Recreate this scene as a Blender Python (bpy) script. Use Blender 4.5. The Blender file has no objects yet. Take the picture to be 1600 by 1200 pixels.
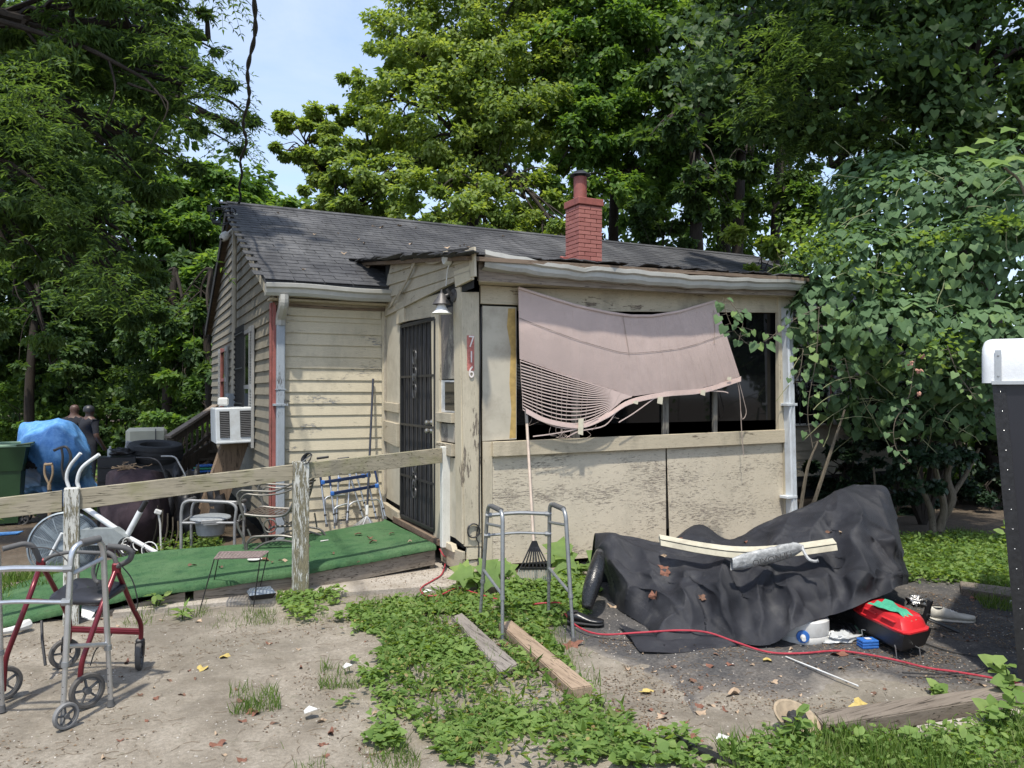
import bpy, math, random
import numpy as np
from mathutils import Vector, Matrix
from mathutils import noise as mn

random.seed(7)
rng = np.random.default_rng(7)
scene = bpy.context.scene
col = scene.collection
RAD = math.radians

# ------------------------------------------------------------------ camera
FPX, CAMH, HOR, VPR = 1210.0, 1.6, 613.0, 3250.0
_a = math.atan((VPR - 800) / FPX)
_p = math.atan((HOR - 600) / FPX)
_fw = Vector((math.cos(_a), math.sin(_a), 0))
CR = Vector((math.sin(_a), -math.cos(_a), 0))
CF = (_fw * math.cos(_p) + Vector((0, 0, math.sin(_p)))).normalized()
CU = CR.cross(CF)
CP = Vector((0, 0, CAMH))
cam_d = bpy.data.cameras.new('camera')
cam_d.sensor_width = 36.0
cam_d.lens = 36.0 * FPX / 1600.0
cam_d.clip_start = 0.05
cam_d.clip_end = 1000
cam = bpy.data.objects.new('camera', cam_d)
col.objects.link(cam)
cam.matrix_world = Matrix(((CR.x, CU.x, -CF.x, 0), (CR.y, CU.y, -CF.y, 0), (CR.z, CU.z, -CF.z, CAMH), (0, 0, 0, 1)))
scene.camera = cam

# ------------------------------------------------------------------ sky and sun
SUN_DIR = Vector((0.26, 0.36, -1.0)).normalized()          # the way the light travels
sun_el = math.asin(-SUN_DIR.z)
sun_az = math.atan2(-SUN_DIR.x, -SUN_DIR.y)                # from +Y towards +X
world = bpy.data.worlds.new('World')
scene.world = world
world.use_nodes = True
wn = world.node_tree.nodes
wl = world.node_tree.links
wn.clear()
w_out = wn.new('ShaderNodeOutputWorld')
w_bg = wn.new('ShaderNodeBackground')
sky = wn.new('ShaderNodeTexSky')
sky.sky_type = 'NISHITA'
sky.sun_disc = False
sky.sun_elevation = sun_el
sky.sun_rotation = sun_az
sky.air_density = 1.0
sky.dust_density = 1.6
w_co = wn.new('ShaderNodeTexCoord')
w_mp = wn.new('ShaderNodeMapping')
w_mp.inputs['Scale'].default_value = (1.0, 1.6, 4.0)
w_ns = wn.new('ShaderNodeTexNoise')
w_ns.inputs['Scale'].default_value = 2.2
w_ns.inputs['Detail'].default_value = 7
w_ns.inputs['Roughness'].default_value = 0.62
w_ns.inputs['Distortion'].default_value = 0.6
w_rp = wn.new('ShaderNodeValToRGB')
w_rp.color_ramp.elements[0].position = 0.36
w_rp.color_ramp.elements[1].position = 0.72
w_rp.color_ramp.elements[0].color = (0.25, 0.25, 0.25, 1)
w_rp.color_ramp.elements[1].color = (0.85, 0.85, 0.85, 1)
w_mx = wn.new('ShaderNodeMixRGB')
w_mx.inputs['Color2'].default_value = (2.5, 2.95, 3.8, 1)
wl.new(w_co.outputs['Generated'], w_mp.inputs['Vector'])
wl.new(w_mp.outputs['Vector'], w_ns.inputs['Vector'])
wl.new(w_ns.outputs['Fac'], w_rp.inputs['Fac'])
wl.new(w_rp.outputs['Color'], w_mx.inputs['Fac'])
wl.new(sky.outputs['Color'], w_mx.inputs['Color1'])
wl.new(w_mx.outputs['Color'], w_bg.inputs['Color'])
w_bg.inputs['Strength'].default_value = 0.15
wl.new(w_bg.outputs['Background'], w_out.inputs['Surface'])

sun_d = bpy.data.lights.new('sun', 'SUN')
sun_d.energy = 2.7
sun_d.angle = RAD(1.6)
sun_d.color = (1.0, 0.945, 0.84)
sun_o = bpy.data.objects.new('sun', sun_d)
col.objects.link(sun_o)
sun_o.location = (-6, -6, 30)
sun_o.rotation_euler = SUN_DIR.to_track_quat('-Z', 'Y').to_euler()

scene.view_settings.view_transform = 'Standard'
scene.view_settings.look = 'None'
scene.view_settings.gamma = 1.0
scene.view_settings.use_curve_mapping = False
scene.view_settings.exposure = 1.0
scene.cycles.max_bounces = 8
scene.cycles.transparent_max_bounces = 12
scene.cycles.diffuse_bounces = 5
scene.cycles.use_denoising = True

# ------------------------------------------------------------------ placing helpers
def V(*a):
    return Vector(a)
def ray(px, py):
    return CF + CR * ((px - 800) / FPX) + CU * ((600 - py) / FPX)
def PV(px, py, v):
    d = ray(px, py); return CP + d * (v / d.y)
def PU(px, py, u):
    d = ray(px, py); return CP + d * (u / d.x)
def PZ(px, py, z):
    d = ray(px, py); return CP + d * ((z - CAMH) / d.z)
def PD(px, py, dep):
    return CP + ray(px, py) * dep
def sstep(a, b, x):
    t = np.clip((np.asarray(x, float) - a) / (b - a), 0, 1)
    return t * t * (3 - 2 * t)
def gz(x, y):
    """height of the terrain: it falls away behind the left of the house"""
    x = np.asarray(x, float); y = np.asarray(y, float)
    fall = -0.26 * sstep(9.5, 16, y) * (1 - sstep(0.8, 3.5, x)) - 0.17 * sstep(7.7, 8.4, y) * (1 - sstep(1.3, 2.6, x))
    rise = 0.10 * sstep(3.5, 0.5, y) * sstep(2.5, 4.5, x) * 0
    n = 0.012 * np.sin(x * 2.1 + 0.6 * y) * np.cos(y * 1.7 - x * 0.5) + 0.006 * np.sin(5.3 * x + 1) * np.sin(4.7 * y)
    flat = 1 - sstep(5.2, 5.6, y) * (1 - sstep(8.6, 9.2, y)) * sstep(-0.5, 0.2, x) * (1 - sstep(3, 3.5, x))
    return fall + n * flat + rise
def G(px, py):
    p = PZ(px, py, 0.0)
    for _ in range(6):
        p = PZ(px, py, float(gz(p.x, p.y)))
    return p
def GP(x, y, dz=0.0):
    return V(x, y, float(gz(x, y)) + dz)

# ------------------------------------------------------------------ objects
def empty(name, loc, label=None, cat=None, group=None, rz=0.0, parent=None):
    o = bpy.data.objects.new(name, None)
    o.empty_display_size = 0.1
    col.objects.link(o)
    o.location = loc
    o.rotation_euler = (0, 0, rz)
    if label: o['label'] = label
    if cat: o['category'] = cat
    if group: o['group'] = group
    if parent is not None:
        o.parent = parent
        o.location = Vector(loc) - origin_of(parent)
    return o
def origin_of(o):
    p = Vector((0, 0, 0))
    while o is not None:
        p = p + Vector(o.location)
        o = o.parent
    return p
def tag(o, label=None, cat=None, group=None, kind=None, category=None):
    cat = cat or category
    if label: o['label'] = label
    if cat: o['category'] = cat
    if group: o['group'] = group
    if kind: o['kind'] = kind
    return o
def copy_tree(o, parent=None):
    c = o.copy()
    col.objects.link(c)
    c.parent = parent
    for ch in list(o.children):
        copy_tree(ch, c)
    return c

class MB:
    """collects shapes in world coordinates; build() links them as ONE mesh object"""
    def __init__(self):
        self.v = []; self.f = []; self.n = 0
    def add(self, vs, fs):
        b = self.n
        self.v.extend([tuple(p) for p in vs]); self.n += len(vs)
        self.f.extend([tuple(i + b for i in f) for f in fs])
        return self
    def box(self, c, s, rot=None, ch=0.0):
        hx, hy, hz = s[0] / 2, s[1] / 2, s[2] / 2
        c = Vector(c)
        M = rot if rot is not None else Matrix.Identity(3)
        if ch <= 0:
            vs = [c + M @ Vector((x * hx, y * hy, z * hz)) for x in (-1, 1) for y in (-1, 1) for z in (-1, 1)]
            fs = [(0, 1, 3, 2), (4, 6, 7, 5), (0, 4, 5, 1), (2, 3, 7, 6), (0, 2, 6, 4), (1, 5, 7, 3)]
            return self.add(vs, fs)
        ch = min(ch, hx * .9, hy * .9, hz * .9)
        vs = []
        idx = {}
        for x in (-1, 1):
            for y in (-1, 1):
                for z in (-1, 1):
                    for k in range(3):
                        p = [x * (hx - ch), y * (hy - ch), z * (hz - ch)]
                        p[k] = (x * hx, y * hy, z * hz)[k]
                        idx[(x, y, z, k)] = len(vs)
                        vs.append(c + M @ Vector(p))
        fs = []
        for k in range(3):
            a, b = [i for i in range(3) if i != k]
            for s_ in (-1, 1):
                q = []
                for (sa, sb) in ((-1, -1), (1, -1), (1, 1), (-1, 1)):
                    t = [0, 0, 0]; t[k] = s_; t[a] = sa; t[b] = sb
                    q.append(idx[(t[0], t[1], t[2], k)])
                fs.append(q)
        for a in range(3):
            b, k = [i for i in range(3) if i != a]
            for sb in (-1, 1):
                for sk in (-1, 1):
                    q = []
                    for (sa, face) in ((-1, b), (1, b), (1, k), (-1, k)):
                        t = [0, 0, 0]; t[a] = sa; t[b] = sb; t[k] = sk
                        q.append(idx[(t[0], t[1], t[2], face)])
                    fs.append(q)
        for x in (-1, 1):
            for y in (-1, 1):
                for z in (-1, 1):
                    fs.append([idx[(x, y, z, 0)], idx[(x, y, z, 1)], idx[(x, y, z, 2)]])
        return self.add(vs, fs)
    def beam(self, a, b, w, h, up=(0, 0, 1), ch=0.0):
        """a box between two points, w across, h along up"""
        a = Vector(a); b = Vector(b); d = b - a
        x = d.normalized(); u = Vector(up); y = u.cross(x).normalized(); z = x.cross(y)
        M = Matrix((x, y, z)).transposed()
        return self.box((a + b) / 2, (d.length, w, h), M, ch)
    def tube(self, pts, r, n=8, closed=False, cap=True):
        pts = [Vector(p) for p in pts]
        m = len(pts)
        rs = r if isinstance(r, (list, tuple, np.ndarray)) else [r] * m
        vs = []; fs = []
        N = None
        for i in range(m):
            if closed:
                t = (pts[(i + 1) % m] - pts[i - 1])
            else:
                t = pts[min(i + 1, m - 1)] - pts[max(i - 1, 0)]
            if t.length < 1e-9: t = Vector((0, 0, 1))
            t.normalize()
            if N is None:
                N = t.orthogonal().normalized()
            else:
                N = N - t * N.dot(t)
                if N.length < 1e-6: N = t.orthogonal()
                N.normalize()
            Bn = t.cross(N)
            for k in range(n):
                an = 2 * math.pi * k / n
                vs.append(pts[i] + (N * math.cos(an) + Bn * math.sin(an)) * rs[i])
        for i in range(m - 1 + (1 if closed else 0)):
            j = (i + 1) % m
            for k in range(n):
                k2 = (k + 1) % n
                fs.append((i * n + k, i * n + k2, j * n + k2, j * n + k))
        if cap and not closed:
            fs.append(tuple(reversed(range(n))))
            fs.append(tuple((m - 1) * n + k for k in range(n)))
        return self.add(vs, fs)
    def lathe(self, prof, n=20, c=(0, 0, 0), axis=(0, 0, 1), cap=False):
        c = Vector(c); z = Vector(axis).normalized(); x = z.orthogonal().normalized(); y = z.cross(x)
        vs = []; fs = []
        for (r, h) in prof:
            for k in range(n):
                a = 2 * math.pi * k / n
                vs.append(c + z * h + (x * math.cos(a) + y * math.sin(a)) * r)
        for i in range(len(prof) - 1):
            for k in range(n):
                k2 = (k + 1) % n
                fs.append((i * n + k, i * n + k2, (i + 1) * n + k2, (i + 1) * n + k))
        if cap:
            fs.append(tuple(reversed(range(n))))
            fs.append(tuple((len(prof) - 1) * n + k for k in range(n)))
        return self.add(vs, fs)
    def prism(self, poly, d):
        """closed polygon of 3D points pushed along d"""
        poly = [Vector(p) for p in poly]; d = Vector(d); n = len(poly)
        vs = poly + [p + d for p in poly]
        fs = [tuple(reversed(range(n))), tuple(range(n, 2 * n))]
        for i in range(n):
            j = (i + 1) % n
            fs.append((i, j, j + n, i + n))
        return self.add(vs, fs)
    def grid(self, P, closed_u=False):
        nu = len(P); nv = len(P[0])
        vs = [p for row in P for p in row]
        fs = []
        for i in range(nu - 1 + (1 if closed_u else 0)):
            for j in range(nv - 1):
                a = i * nv + j; b = ((i + 1) % nu) * nv + j
                fs.append((a, b, b + 1, a + 1))
        return self.add(vs, fs)
    def build(self, name, mat, parent=None, smooth=False, origin=None, **tags):
        vs = np.array(self.v, float)
        if parent is not None:
            o0 = origin_of(parent)
        elif origin is not None:
            o0 = Vector(origin)
        else:
            mnv = vs.min(0); mxv = vs.max(0)
            o0 = Vector(((mnv[0] + mxv[0]) / 2, (mnv[1] + mxv[1]) / 2, mnv[2]))
        me = bpy.data.meshes.new(name)
        me.from_pydata((vs - np.array(o0)).tolist(), [], self.f)
        me.validate(clean_customdata=False)
        if smooth:
            me.shade_smooth() if hasattr(me, 'shade_smooth') else me.polygons.foreach_set('use_smooth', [True] * len(me.polygons))
            if smooth != 'all':
                me.set_sharp_from_angle(angle=RAD(40))
        me.materials.append(mat)
        o = bpy.data.objects.new(name, me)
        col.objects.link(o)
        if parent is not None:
            o.parent = parent
        else:
            o.location = o0
        return tag(o, **tags)

def fast_mesh(name, verts, faces_flat, face_len, mat, parent=None, attrs=None, smooth=False, origin=None, **tags):
    """numpy meshes: every face has face_len corners"""
    o0 = origin_of(parent) if parent is not None else Vector(origin or (0, 0, 0))
    vs = (np.asarray(verts, np.float32) - np.array(o0, np.float32))
    me = bpy.data.meshes.new(name)
    nf = len(faces_flat) // face_len
    me.vertices.add(len(vs)); me.vertices.foreach_set('co', vs.ravel())
    me.loops.add(len(faces_flat)); me.loops.foreach_set('vertex_index', np.asarray(faces_flat, np.int32))
    me.polygons.add(nf)
    me.polygons.foreach_set('loop_start', np.arange(nf, dtype=np.int32) * face_len)
    if smooth: me.polygons.foreach_set('use_smooth', np.ones(nf, bool))
    me.update(calc_edges=True)
    for k, a in (attrs or {}).items():
        at = me.attributes.new(k, 'FLOAT', 'POINT')
        at.data.foreach_set('value', np.asarray(a, np.float32))
    me.materials.append(mat)
    o = bpy.data.objects.new(name, me)
    col.objects.link(o)
    if parent is not None: o.parent = parent
    else: o.location = o0
    return tag(o, **tags)

def link_piece(name, me, loc, parent, rot=(0, 0, 0), scale=None):
    o = bpy.data.objects.new(name, me)
    col.objects.link(o)
    o.parent = parent
    o.location = Vector(loc) - (origin_of(parent) if parent is not None else Vector())
    o.rotation_euler = rot
    if scale is not None: o.scale = scale
    return o

def arc(c, r, a0, a1, n, ex, ey):
    c = Vector(c); ex = Vector(ex); ey = Vector(ey)
    return [c + ex * (r * math.cos(a0 + (a1 - a0) * i / n)) + ey * (r * math.sin(a0 + (a1 - a0) * i / n)) for i in range(n + 1)]
def smooth_path(pts, n=6):
    """Catmull-Rom through points"""
    pts = [Vector(p) for p in pts]
    P = [pts[0] * 2 - pts[1]] + pts + [pts[-1] * 2 - pts[-2]]
    out = []
    for i in range(1, len(P) - 2):
        for k in range(n):
            t = k / n
            a, b, c, d = P[i - 1], P[i], P[i + 1], P[i + 2]
            out.append(0.5 * ((2 * b) + (c - a) * t + (2 * a - 5 * b + 4 * c - d) * t * t + (3 * b - 3 * c + d - a) * t ** 3))
    out.append(pts[-1])
    return out
def round_path(pts, r, n=5):
    """polyline with rounded corners"""
    pts = [Vector(p) for p in pts]
    out = [pts[0]]
    for i in range(1, len(pts) - 1):
        a = pts[i - 1] - pts[i]; b = pts[i + 1] - pts[i]
        q = min(r, a.length * .49, b.length * .49)
        s = pts[i] + a.normalized() * q; e = pts[i] + b.normalized() * q
        for k in range(n + 1):
            t = k / n
            out.append((1 - t) ** 2 * s + 2 * t * (1 - t) * pts[i] + t * t * e)
    out.append(pts[-1])
    return out

# ------------------------------------------------------------------ materials
class Mat:
    def __init__(self, name, rough=0.8, metal=0.0, spec=0.5):
        self.m = bpy.data.materials.new(name)
        self.m.use_nodes = True
        self.nt = self.m.node_tree
        self.b = self.nt.nodes['Principled BSDF']
        self.b.inputs['Roughness'].default_value = rough
        self.b.inputs['Metallic'].default_value = metal
        self.b.inputs['Specular IOR Level'].default_value = spec
        g = self.nt.nodes.new('ShaderNodeNewGeometry')
        self.pos = g.outputs['Position']
    def node(self, t, **kw):
        n = self.nt.nodes.new(t)
        for k, v in kw.items():
            if k in n.inputs: n.inputs[k].default_value = v
            else: setattr(n, k, v)
        return n
    def link(self, a, b): self.nt.links.new(a, b)
    def map(self, scale=(1, 1, 1), rot=(0, 0, 0), src=None):
        n = self.node('ShaderNodeMapping')
        n.inputs['Scale'].default_value = scale
        n.inputs['Rotation'].default_value = rot
        self.link(src or self.pos, n.inputs['Vector'])
        return n.outputs['Vector']
    def noise(self, scale, detail=4, rough=0.55, vec=None, dist=0.0):
        n = self.node('ShaderNodeTexNoise')
        n.inputs['Scale'].default_value = scale
        n.inputs['Detail'].default_value = detail
        n.inputs['Roughness'].default_value = rough
        n.inputs['Distortion'].default_value = dist
        self.link(vec or self.pos, n.inputs['Vector'])
        return n.outputs['Fac']
    def ramp(self, fac, stops):
        n = self.node('ShaderNodeValToRGB')
        e = n.color_ramp.elements
        while len(e) < len(stops): e.new(0.5)
        for i, (p, c) in enumerate(stops):
            e[i].position = p
            e[i].color = (c, c, c, 1) if isinstance(c, (int, float)) else (*c, 1)
        self.link(fac, n.inputs['Fac'])
        return n.outputs['Color']
    def mix(self, fac, a, b, mode='MIX'):
        n = self.node('ShaderNodeMixRGB', blend_type=mode)
        for s, v in ((n.inputs['Fac'], fac), (n.inputs['Color1'], a), (n.inputs['Color2'], b)):
            if isinstance(v, (int, float)): s.default_value = v if s.name == 'Fac' or s.type == 'VALUE' else (v, v, v, 1)
            elif isinstance(v, tuple): s.default_value = (*v, 1)
            else: self.link(v, s)
        return n.outputs['Color']
    def math(self, op, a, b=0.0):
        n = self.node('ShaderNodeMath', operation=op)
        for s, v in ((n.inputs[0], a), (n.inputs[1], b)):
            if isinstance(v, (int, float)): s.default_value = v
            else: self.link(v, s)
        return n.outputs[0]
    def color(self, c):
        if isinstance(c, tuple): self.b.inputs['Base Color'].default_value = (*c, 1)
        else: self.link(c, self.b.inputs['Base Color'])
        return self
    def rough(self, c):
        self.link(c, self.b.inputs['Roughness']); return self
    def bump(self, h, strength=0.4, dist=0.01):
        n = self.node('ShaderNodeBump')
        n.inputs['Strength'].default_value = strength
        n.inputs['Distance'].default_value = dist
        self.link(h, n.inputs['Height'])
        self.link(n.outputs['Normal'], self.b.inputs['Normal'])
        return self
    def rnd(self):
        n = self.node('ShaderNodeObjectInfo')
        return n.outputs['Random']
    def attr(self, name):
        n = self.node('ShaderNodeAttribute', attribute_name=name)
        return n.outputs['Fac']

def simple(name, c, rough=0.6, metal=0.0, var=0.15, scale=18, bump=0.15, spec=0.5, dirt=None, bd=0.004):
    m = Mat(name, rough, metal, spec)
    n = m.noise(scale, 5, 0.6)
    lo = tuple(x * (1 - var) for x in c); hi = tuple(min(1, x * (1 + var)) for x in c)
    cc = m.ramp(n, [(0.3, lo), (0.7, hi)])
    if dirt:
        cc = m.mix(m.ramp(m.noise(4.5, 7, 0.7), [(0.48, 0.0), (0.72, 0.75)]), cc, dirt)
    m.color(cc)
    if bump: m.bump(m.noise(scale * 3, 5, 0.6), bump, bd)
    return m.m

def peeling(name, base, under, axis='x', amount=0.62, old=None, fine=1.0, grime=0.5, wb=0.62):
    """old paint: cracked along the grain, flaking to what is beneath"""
    m = Mat(name, 0.72, 0, 0.3)
    sc = {'x': (1, 1, 9), 'z': (9, 9, 1), 'y': (1, 1, 9)}[axis]
    v = m.map(sc)
    big = m.noise(1.6, 5, 0.6, m.map((1, 1, 2.4) if axis != 'z' else (2.4, 2.4, 1)))
    grain = m.noise(9 * fine, 8, 0.72, v)
    fleck = m.noise(26 * fine, 6, 0.7, v, 0.6)
    f1 = m.math('ADD', m.math('MULTIPLY', big, wb), m.math('MULTIPLY', grain, 1 - wb))
    f1 = m.math('ADD', f1, m.math('MULTIPLY', m.math('SUBTRACT', fleck, .5), .10))
    chip = m.ramp(f1, [(amount, 0.0), (amount + 0.008, 1.0)])
    rim = m.ramp(f1, [(amount - .012, 0.0), (amount - .002, 1.0)])
    crack = m.ramp(fleck, [(0.595, 0.0), (0.61, 1.0)])
    tone = m.mix(m.noise(2.3, 4, 0.6), tuple(x * 0.86 for x in base), tuple(min(1, x * 1.1) for x in base))
    tone = m.mix(m.ramp(grain, [(0.42, 0.22), (0.6, 0.0)]), tone, tuple(x * 0.6 for x in base))
    ucol = m.mix(m.ramp(fleck, [(0.45, 0.0), (0.6, 1.0)]), under, old or tuple(x * 0.55 for x in under))
    c = m.mix(chip, tone, ucol)
    c = m.mix(m.math('MULTIPLY', m.math('SUBTRACT', rim, chip), .45), c, tuple(min(1, x * 1.25) for x in base))
    c = m.mix(m.math('MULTIPLY', crack, 0.5 * grime + 0.15), c, tuple(x * 0.35 for x in under))
    gr = m.ramp(m.noise(3.4, 7, 0.68, m.map((1, 1, 0.55))), [(0.5, 0.0), (0.78, grime)])
    c = m.mix(gr, c, (0.10, 0.095, 0.075))
    m.color(c)
    h = m.math('SUBTRACT', m.math('MULTIPLY', grain, 0.5), chip)
    m.bump(h, 0.9, 0.004)
    return m.m

def wood(name, base, dark, axis='x', scale=1.0, rough=0.85, stain=None):
    m = Mat(name, rough, 0, 0.25)
    sc = {'x': (0.7, 12, 12), 'y': (12, 0.7, 12), 'z': (12, 12, 0.7)}[axis]
    v = m.map(tuple(s * scale for s in sc))
    g = m.noise(3.0, 8, 0.7, v, 1.2)
    big = m.noise(1.7, 4, 0.6)
    c = m.ramp(g, [(0.3, dark), (0.5, base), (0.75, tuple(min(1, x * 1.25) for x in base))])
    c = m.mix(m.ramp(big, [(0.35, 0.0), (0.7, 0.45)]), c, dark)
    cr = m.ramp(m.noise(5.5, 4, 0.5, v, 2.0), [(0.36, 0.85), (0.40, 0.0)])
    c = m.mix(cr, c, tuple(x * 0.3 for x in dark))
    if stain:
        c = m.mix(m.ramp(m.noise(3.1, 6, 0.6), [(0.5, 0.0), (0.66, 0.7)]), c, stain)
    m.color(c)
    m.bump(g, 0.5, 0.004)
    return m.m

def leaf_mat(name, cols, trans=0.35, rough=0.5, tcol=None, spec=0.4):
    m = Mat(name, max(rough, .5), 0, spec * .6)
    r = m.attr('rnd')
    n = len(cols)
    c = m.ramp(r, [(i / (n - 1), cols[i]) for i in range(n)])
    c = m.mix(m.ramp(m.noise(14, 2), [(0.35, 0.0), (0.65, 0.3)]), c, tuple(x * 0.6 for x in cols[0]))
    m.color(c)
    tr = m.node('ShaderNodeBsdfTranslucent')
    tc = m.mix(1.0, c, tcol or (1.9, 1.75, 0.7), 'MULTIPLY')
    m.link(tc, tr.inputs['Color'])
    mx = m.node('ShaderNodeMixShader')
    mx.inputs['Fac'].default_value = trans
    out = m.nt.nodes['Material Output']
    m.link(m.b.outputs['BSDF'], mx.inputs[1])
    m.link(tr.outputs['BSDF'], mx.inputs[2])
    m.link(mx.outputs['Shader'], out.inputs['Surface'])
    return m.m

# ------------------------------------------------------------------ foliage
def leaf_shape(kind):
    """verts (x across, y to the tip, z up), faces as triangles"""
    if kind == 'diamond':
        v = [(0, 0, 0), (-.30, .45, .07), (0, 1, -.10), (.30, .45, .07)]
        f = [(0, 1, 2), (0, 2, 3)]
    elif kind == 'lance':
        v = [(0, 0, 0), (-.15, .35, .04), (0, 1, -.16), (.15, .35, .04)]
        f = [(0, 1, 2), (0, 2, 3)]
    elif kind == 'heart':
        v = [(0, 0.08, -.02), (-.30, -.08, .05), (-.52, .22, .02), (-.30, .68, -.03), (0, 1.02, -.16), (.30, .68, -.03), (.52, .22, .02), (.30, -.08, .05), (0, .5, .0)]
        f = [(8, 0, 1), (8, 1, 2), (8, 2, 3), (8, 3, 4), (8, 4, 5), (8, 5, 6), (8, 6, 7), (8, 7, 0)]
    elif kind == 'lobed':
        v = [(0, 0, 0), (-.34, .02, .03), (-.30, .24, .0), (-.56, .44, -.05), (-.24, .56, .01), (0, 1.0, -.14), (.24, .56, .01), (.56, .44, -.05), (.30, .24, 0), (.34, .02, .03), (0, .42, .03)]
        f = [(10, i, i + 1) for i in range(0, 9)] + [(10, 9, 0)]
    elif kind == 'oval':
        v = [(0, 0, 0), (-.26, .25, .05), (-.27, .65, .03), (0, 1, -.08), (.27, .65, .03), (.26, .25, .05), (0, .5, 0)]
        f = [(6, 0, 1), (6, 1, 2), (6, 2, 3), (6, 3, 4), (6, 4, 5), (6, 5, 0)]
    elif kind == 'blade':
        v = [(-.03, 0, 0), (.03, 0, 0), (-.022, .5, .05), (.022, .5, .05), (0, 1, -.12)]
        f = [(0, 1, 3), (0, 3, 2), (2, 3, 4)]
    return np.array(v, np.float32), np.array(f, np.int32)

def leaves(name, C, Nn, T, S, shape, mat, parent=None, rnd=None, **tags):
    """C centres, Nn normals, T tip directions (N,3 arrays), S sizes"""
    C = np.asarray(C, np.float32); n = len(C)
    Nn = Nn / (np.linalg.norm(Nn, axis=1, keepdims=True) + 1e-9)
    T = T - Nn * (T * Nn).sum(1, keepdims=True)
    T = T / (np.linalg.norm(T, axis=1, keepdims=True) + 1e-9)
    X = np.cross(T, Nn)
    lv, lf = leaf_shape(shape)
    S = np.asarray(S, np.float32).reshape(-1, 1, 1)
    co = C[:, None, :] + S * (lv[None, :, 0:1] * X[:, None, :] + lv[None, :, 1:2] * T[:, None, :] + lv[None, :, 2:3] * Nn[:, None, :])
    co = co.reshape(-1, 3)
    k = len(lv)
    fa = (lf[None, :, :] + (np.arange(n, dtype=np.int32) * k)[:, None, None]).reshape(-1)
    if rnd is None: rnd = rng.random(n)
    return fast_mesh(name, co, fa, 3, mat, parent, {'rnd': np.repeat(rnd, k)}, **tags)

def clump_points(centres, radii, per, flat=0.55, shell=0.5):
    """points in flattened blobs with outward normals"""
    centres = np.asarray(centres, float); radii = np.asarray(radii, float)
    n = len(centres)
    per = np.full(n, per) if np.isscalar(per) else np.asarray(per)
    idx = np.repeat(np.arange(n), per)
    d = rng.normal(size=(len(idx), 3)); d /= np.linalg.norm(d, axis=1, keepdims=True)
    r = (rng.random(len(idx)) ** shell)
    off = d * r[:, None] * radii[idx]
    off[:, 2] *= flat
    return centres[idx] + off, d, idx
# ================================================================== MATERIALS
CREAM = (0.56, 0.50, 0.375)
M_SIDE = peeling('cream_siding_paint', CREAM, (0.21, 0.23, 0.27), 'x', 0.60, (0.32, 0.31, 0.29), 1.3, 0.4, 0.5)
M_GABLE = peeling('shaded_siding_paint', (0.24, 0.215, 0.165), (0.16, 0.155, 0.14), 'y', 0.60, None, 1.0, 0.7)  # shaded copy of the cream siding: the gable's shade is put into its colour
M_TRIM = peeling('beige_trim_paint', (0.52, 0.46, 0.345), (0.26, 0.22, 0.17), 'z', 0.63, (0.12, 0.1, 0.08), 0.8, 0.4)
M_TRIMX = peeling('beige_board_paint', (0.49, 0.425, 0.31), (0.24, 0.19, 0.14), 'x', 0.60, (0.10, 0.08, 0.06), 0.8, 0.6)
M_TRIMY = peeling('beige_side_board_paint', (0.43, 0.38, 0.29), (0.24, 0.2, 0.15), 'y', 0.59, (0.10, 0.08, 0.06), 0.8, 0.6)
M_PLY = peeling('weathered_plywood_paint', (0.60, 0.53, 0.41), (0.38, 0.33, 0.28), 'x', 0.565, (0.20, 0.16, 0.13), 2.2, 0.25, 0.30)
M_PANEL = simple('smooth_beige_panel', (0.46, 0.42, 0.335), 0.7, 0, 0.06, 6, 0.05, dirt=(0.3, 0.26, 0.2))
M_OSB = peeling('bare_osb', (0.36, 0.33, 0.28), (0.10, 0.09, 0.085), 'z', 0.50, (0.25, 0.22, 0.2), 3.0, 0.5)
M_MUST = simple('mustard_streak', (0.42, 0.29, 0.10), 0.7, 0, 0.25, 20)
M_RED = simple('brick_red_paint', (0.27, 0.085, 0.07), 0.62, 0, 0.18, 10, dirt=(0.12, 0.05, 0.04))
M_BLUEG = peeling('pale_blue_grey_metal', (0.30, 0.335, 0.37), (0.15, 0.14, 0.13), 'z', 0.62, (0.07, 0.07, 0.08), 1.2, 0.3)
M_GUT = simple('old_gutter_metal', (0.40, 0.39, 0.35), 0.45, 0.15, 0.15, 9, 0.08, dirt=(0.2, 0.19, 0.17))
M_WHITEM = simple('white_downspout_metal', (0.56, 0.60, 0.64), 0.4, 0.05, 0.06, 6, 0.05, dirt=(0.38, 0.39, 0.4))
M_DARK = simple('dark_hollow', (0.012, 0.012, 0.012), 0.9, 0, 0.1, 5, 0)
M_BLACK = simple('black_painted_iron', (0.018, 0.019, 0.021), 0.45, 0.2, 0.3, 12, 0.1)
M_GLASS = Mat('dark_window_glass', 0.06, 0, 0.5).color((0.006, 0.0065, 0.007)).m
M_ROTW = wood('rotted_wood', (0.20, 0.15, 0.11), (0.07, 0.05, 0.035), 'x')
M_FASC = wood('faded_fascia_wood', (0.28, 0.235, 0.19), (0.12, 0.09, 0.07), 'x')
M_RAIL = wood('mossy_rail_wood', (0.31, 0.275, 0.205), (0.15, 0.135, 0.095), 'x', 1.0, 0.85, (0.19, 0.19, 0.085))
M_POSTW = peeling('flaking_white_post', (0.60, 0.60, 0.55), (0.24, 0.215, 0.14), 'z', 0.495, (0.10, 0.09, 0.06), 1.3, 0.3, 0.35)
M_RAWP = wood('bare_ringed_post_wood', (0.42, 0.40, 0.30), (0.17, 0.15, 0.10), 'z')
M_BOARD = wood('grey_board_wood', (0.25, 0.215, 0.175), (0.11, 0.09, 0.07), 'x')
M_BEAMW = wood('tan_beam_wood', (0.32, 0.24, 0.17), (0.18, 0.13, 0.09), 'y')
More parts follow.
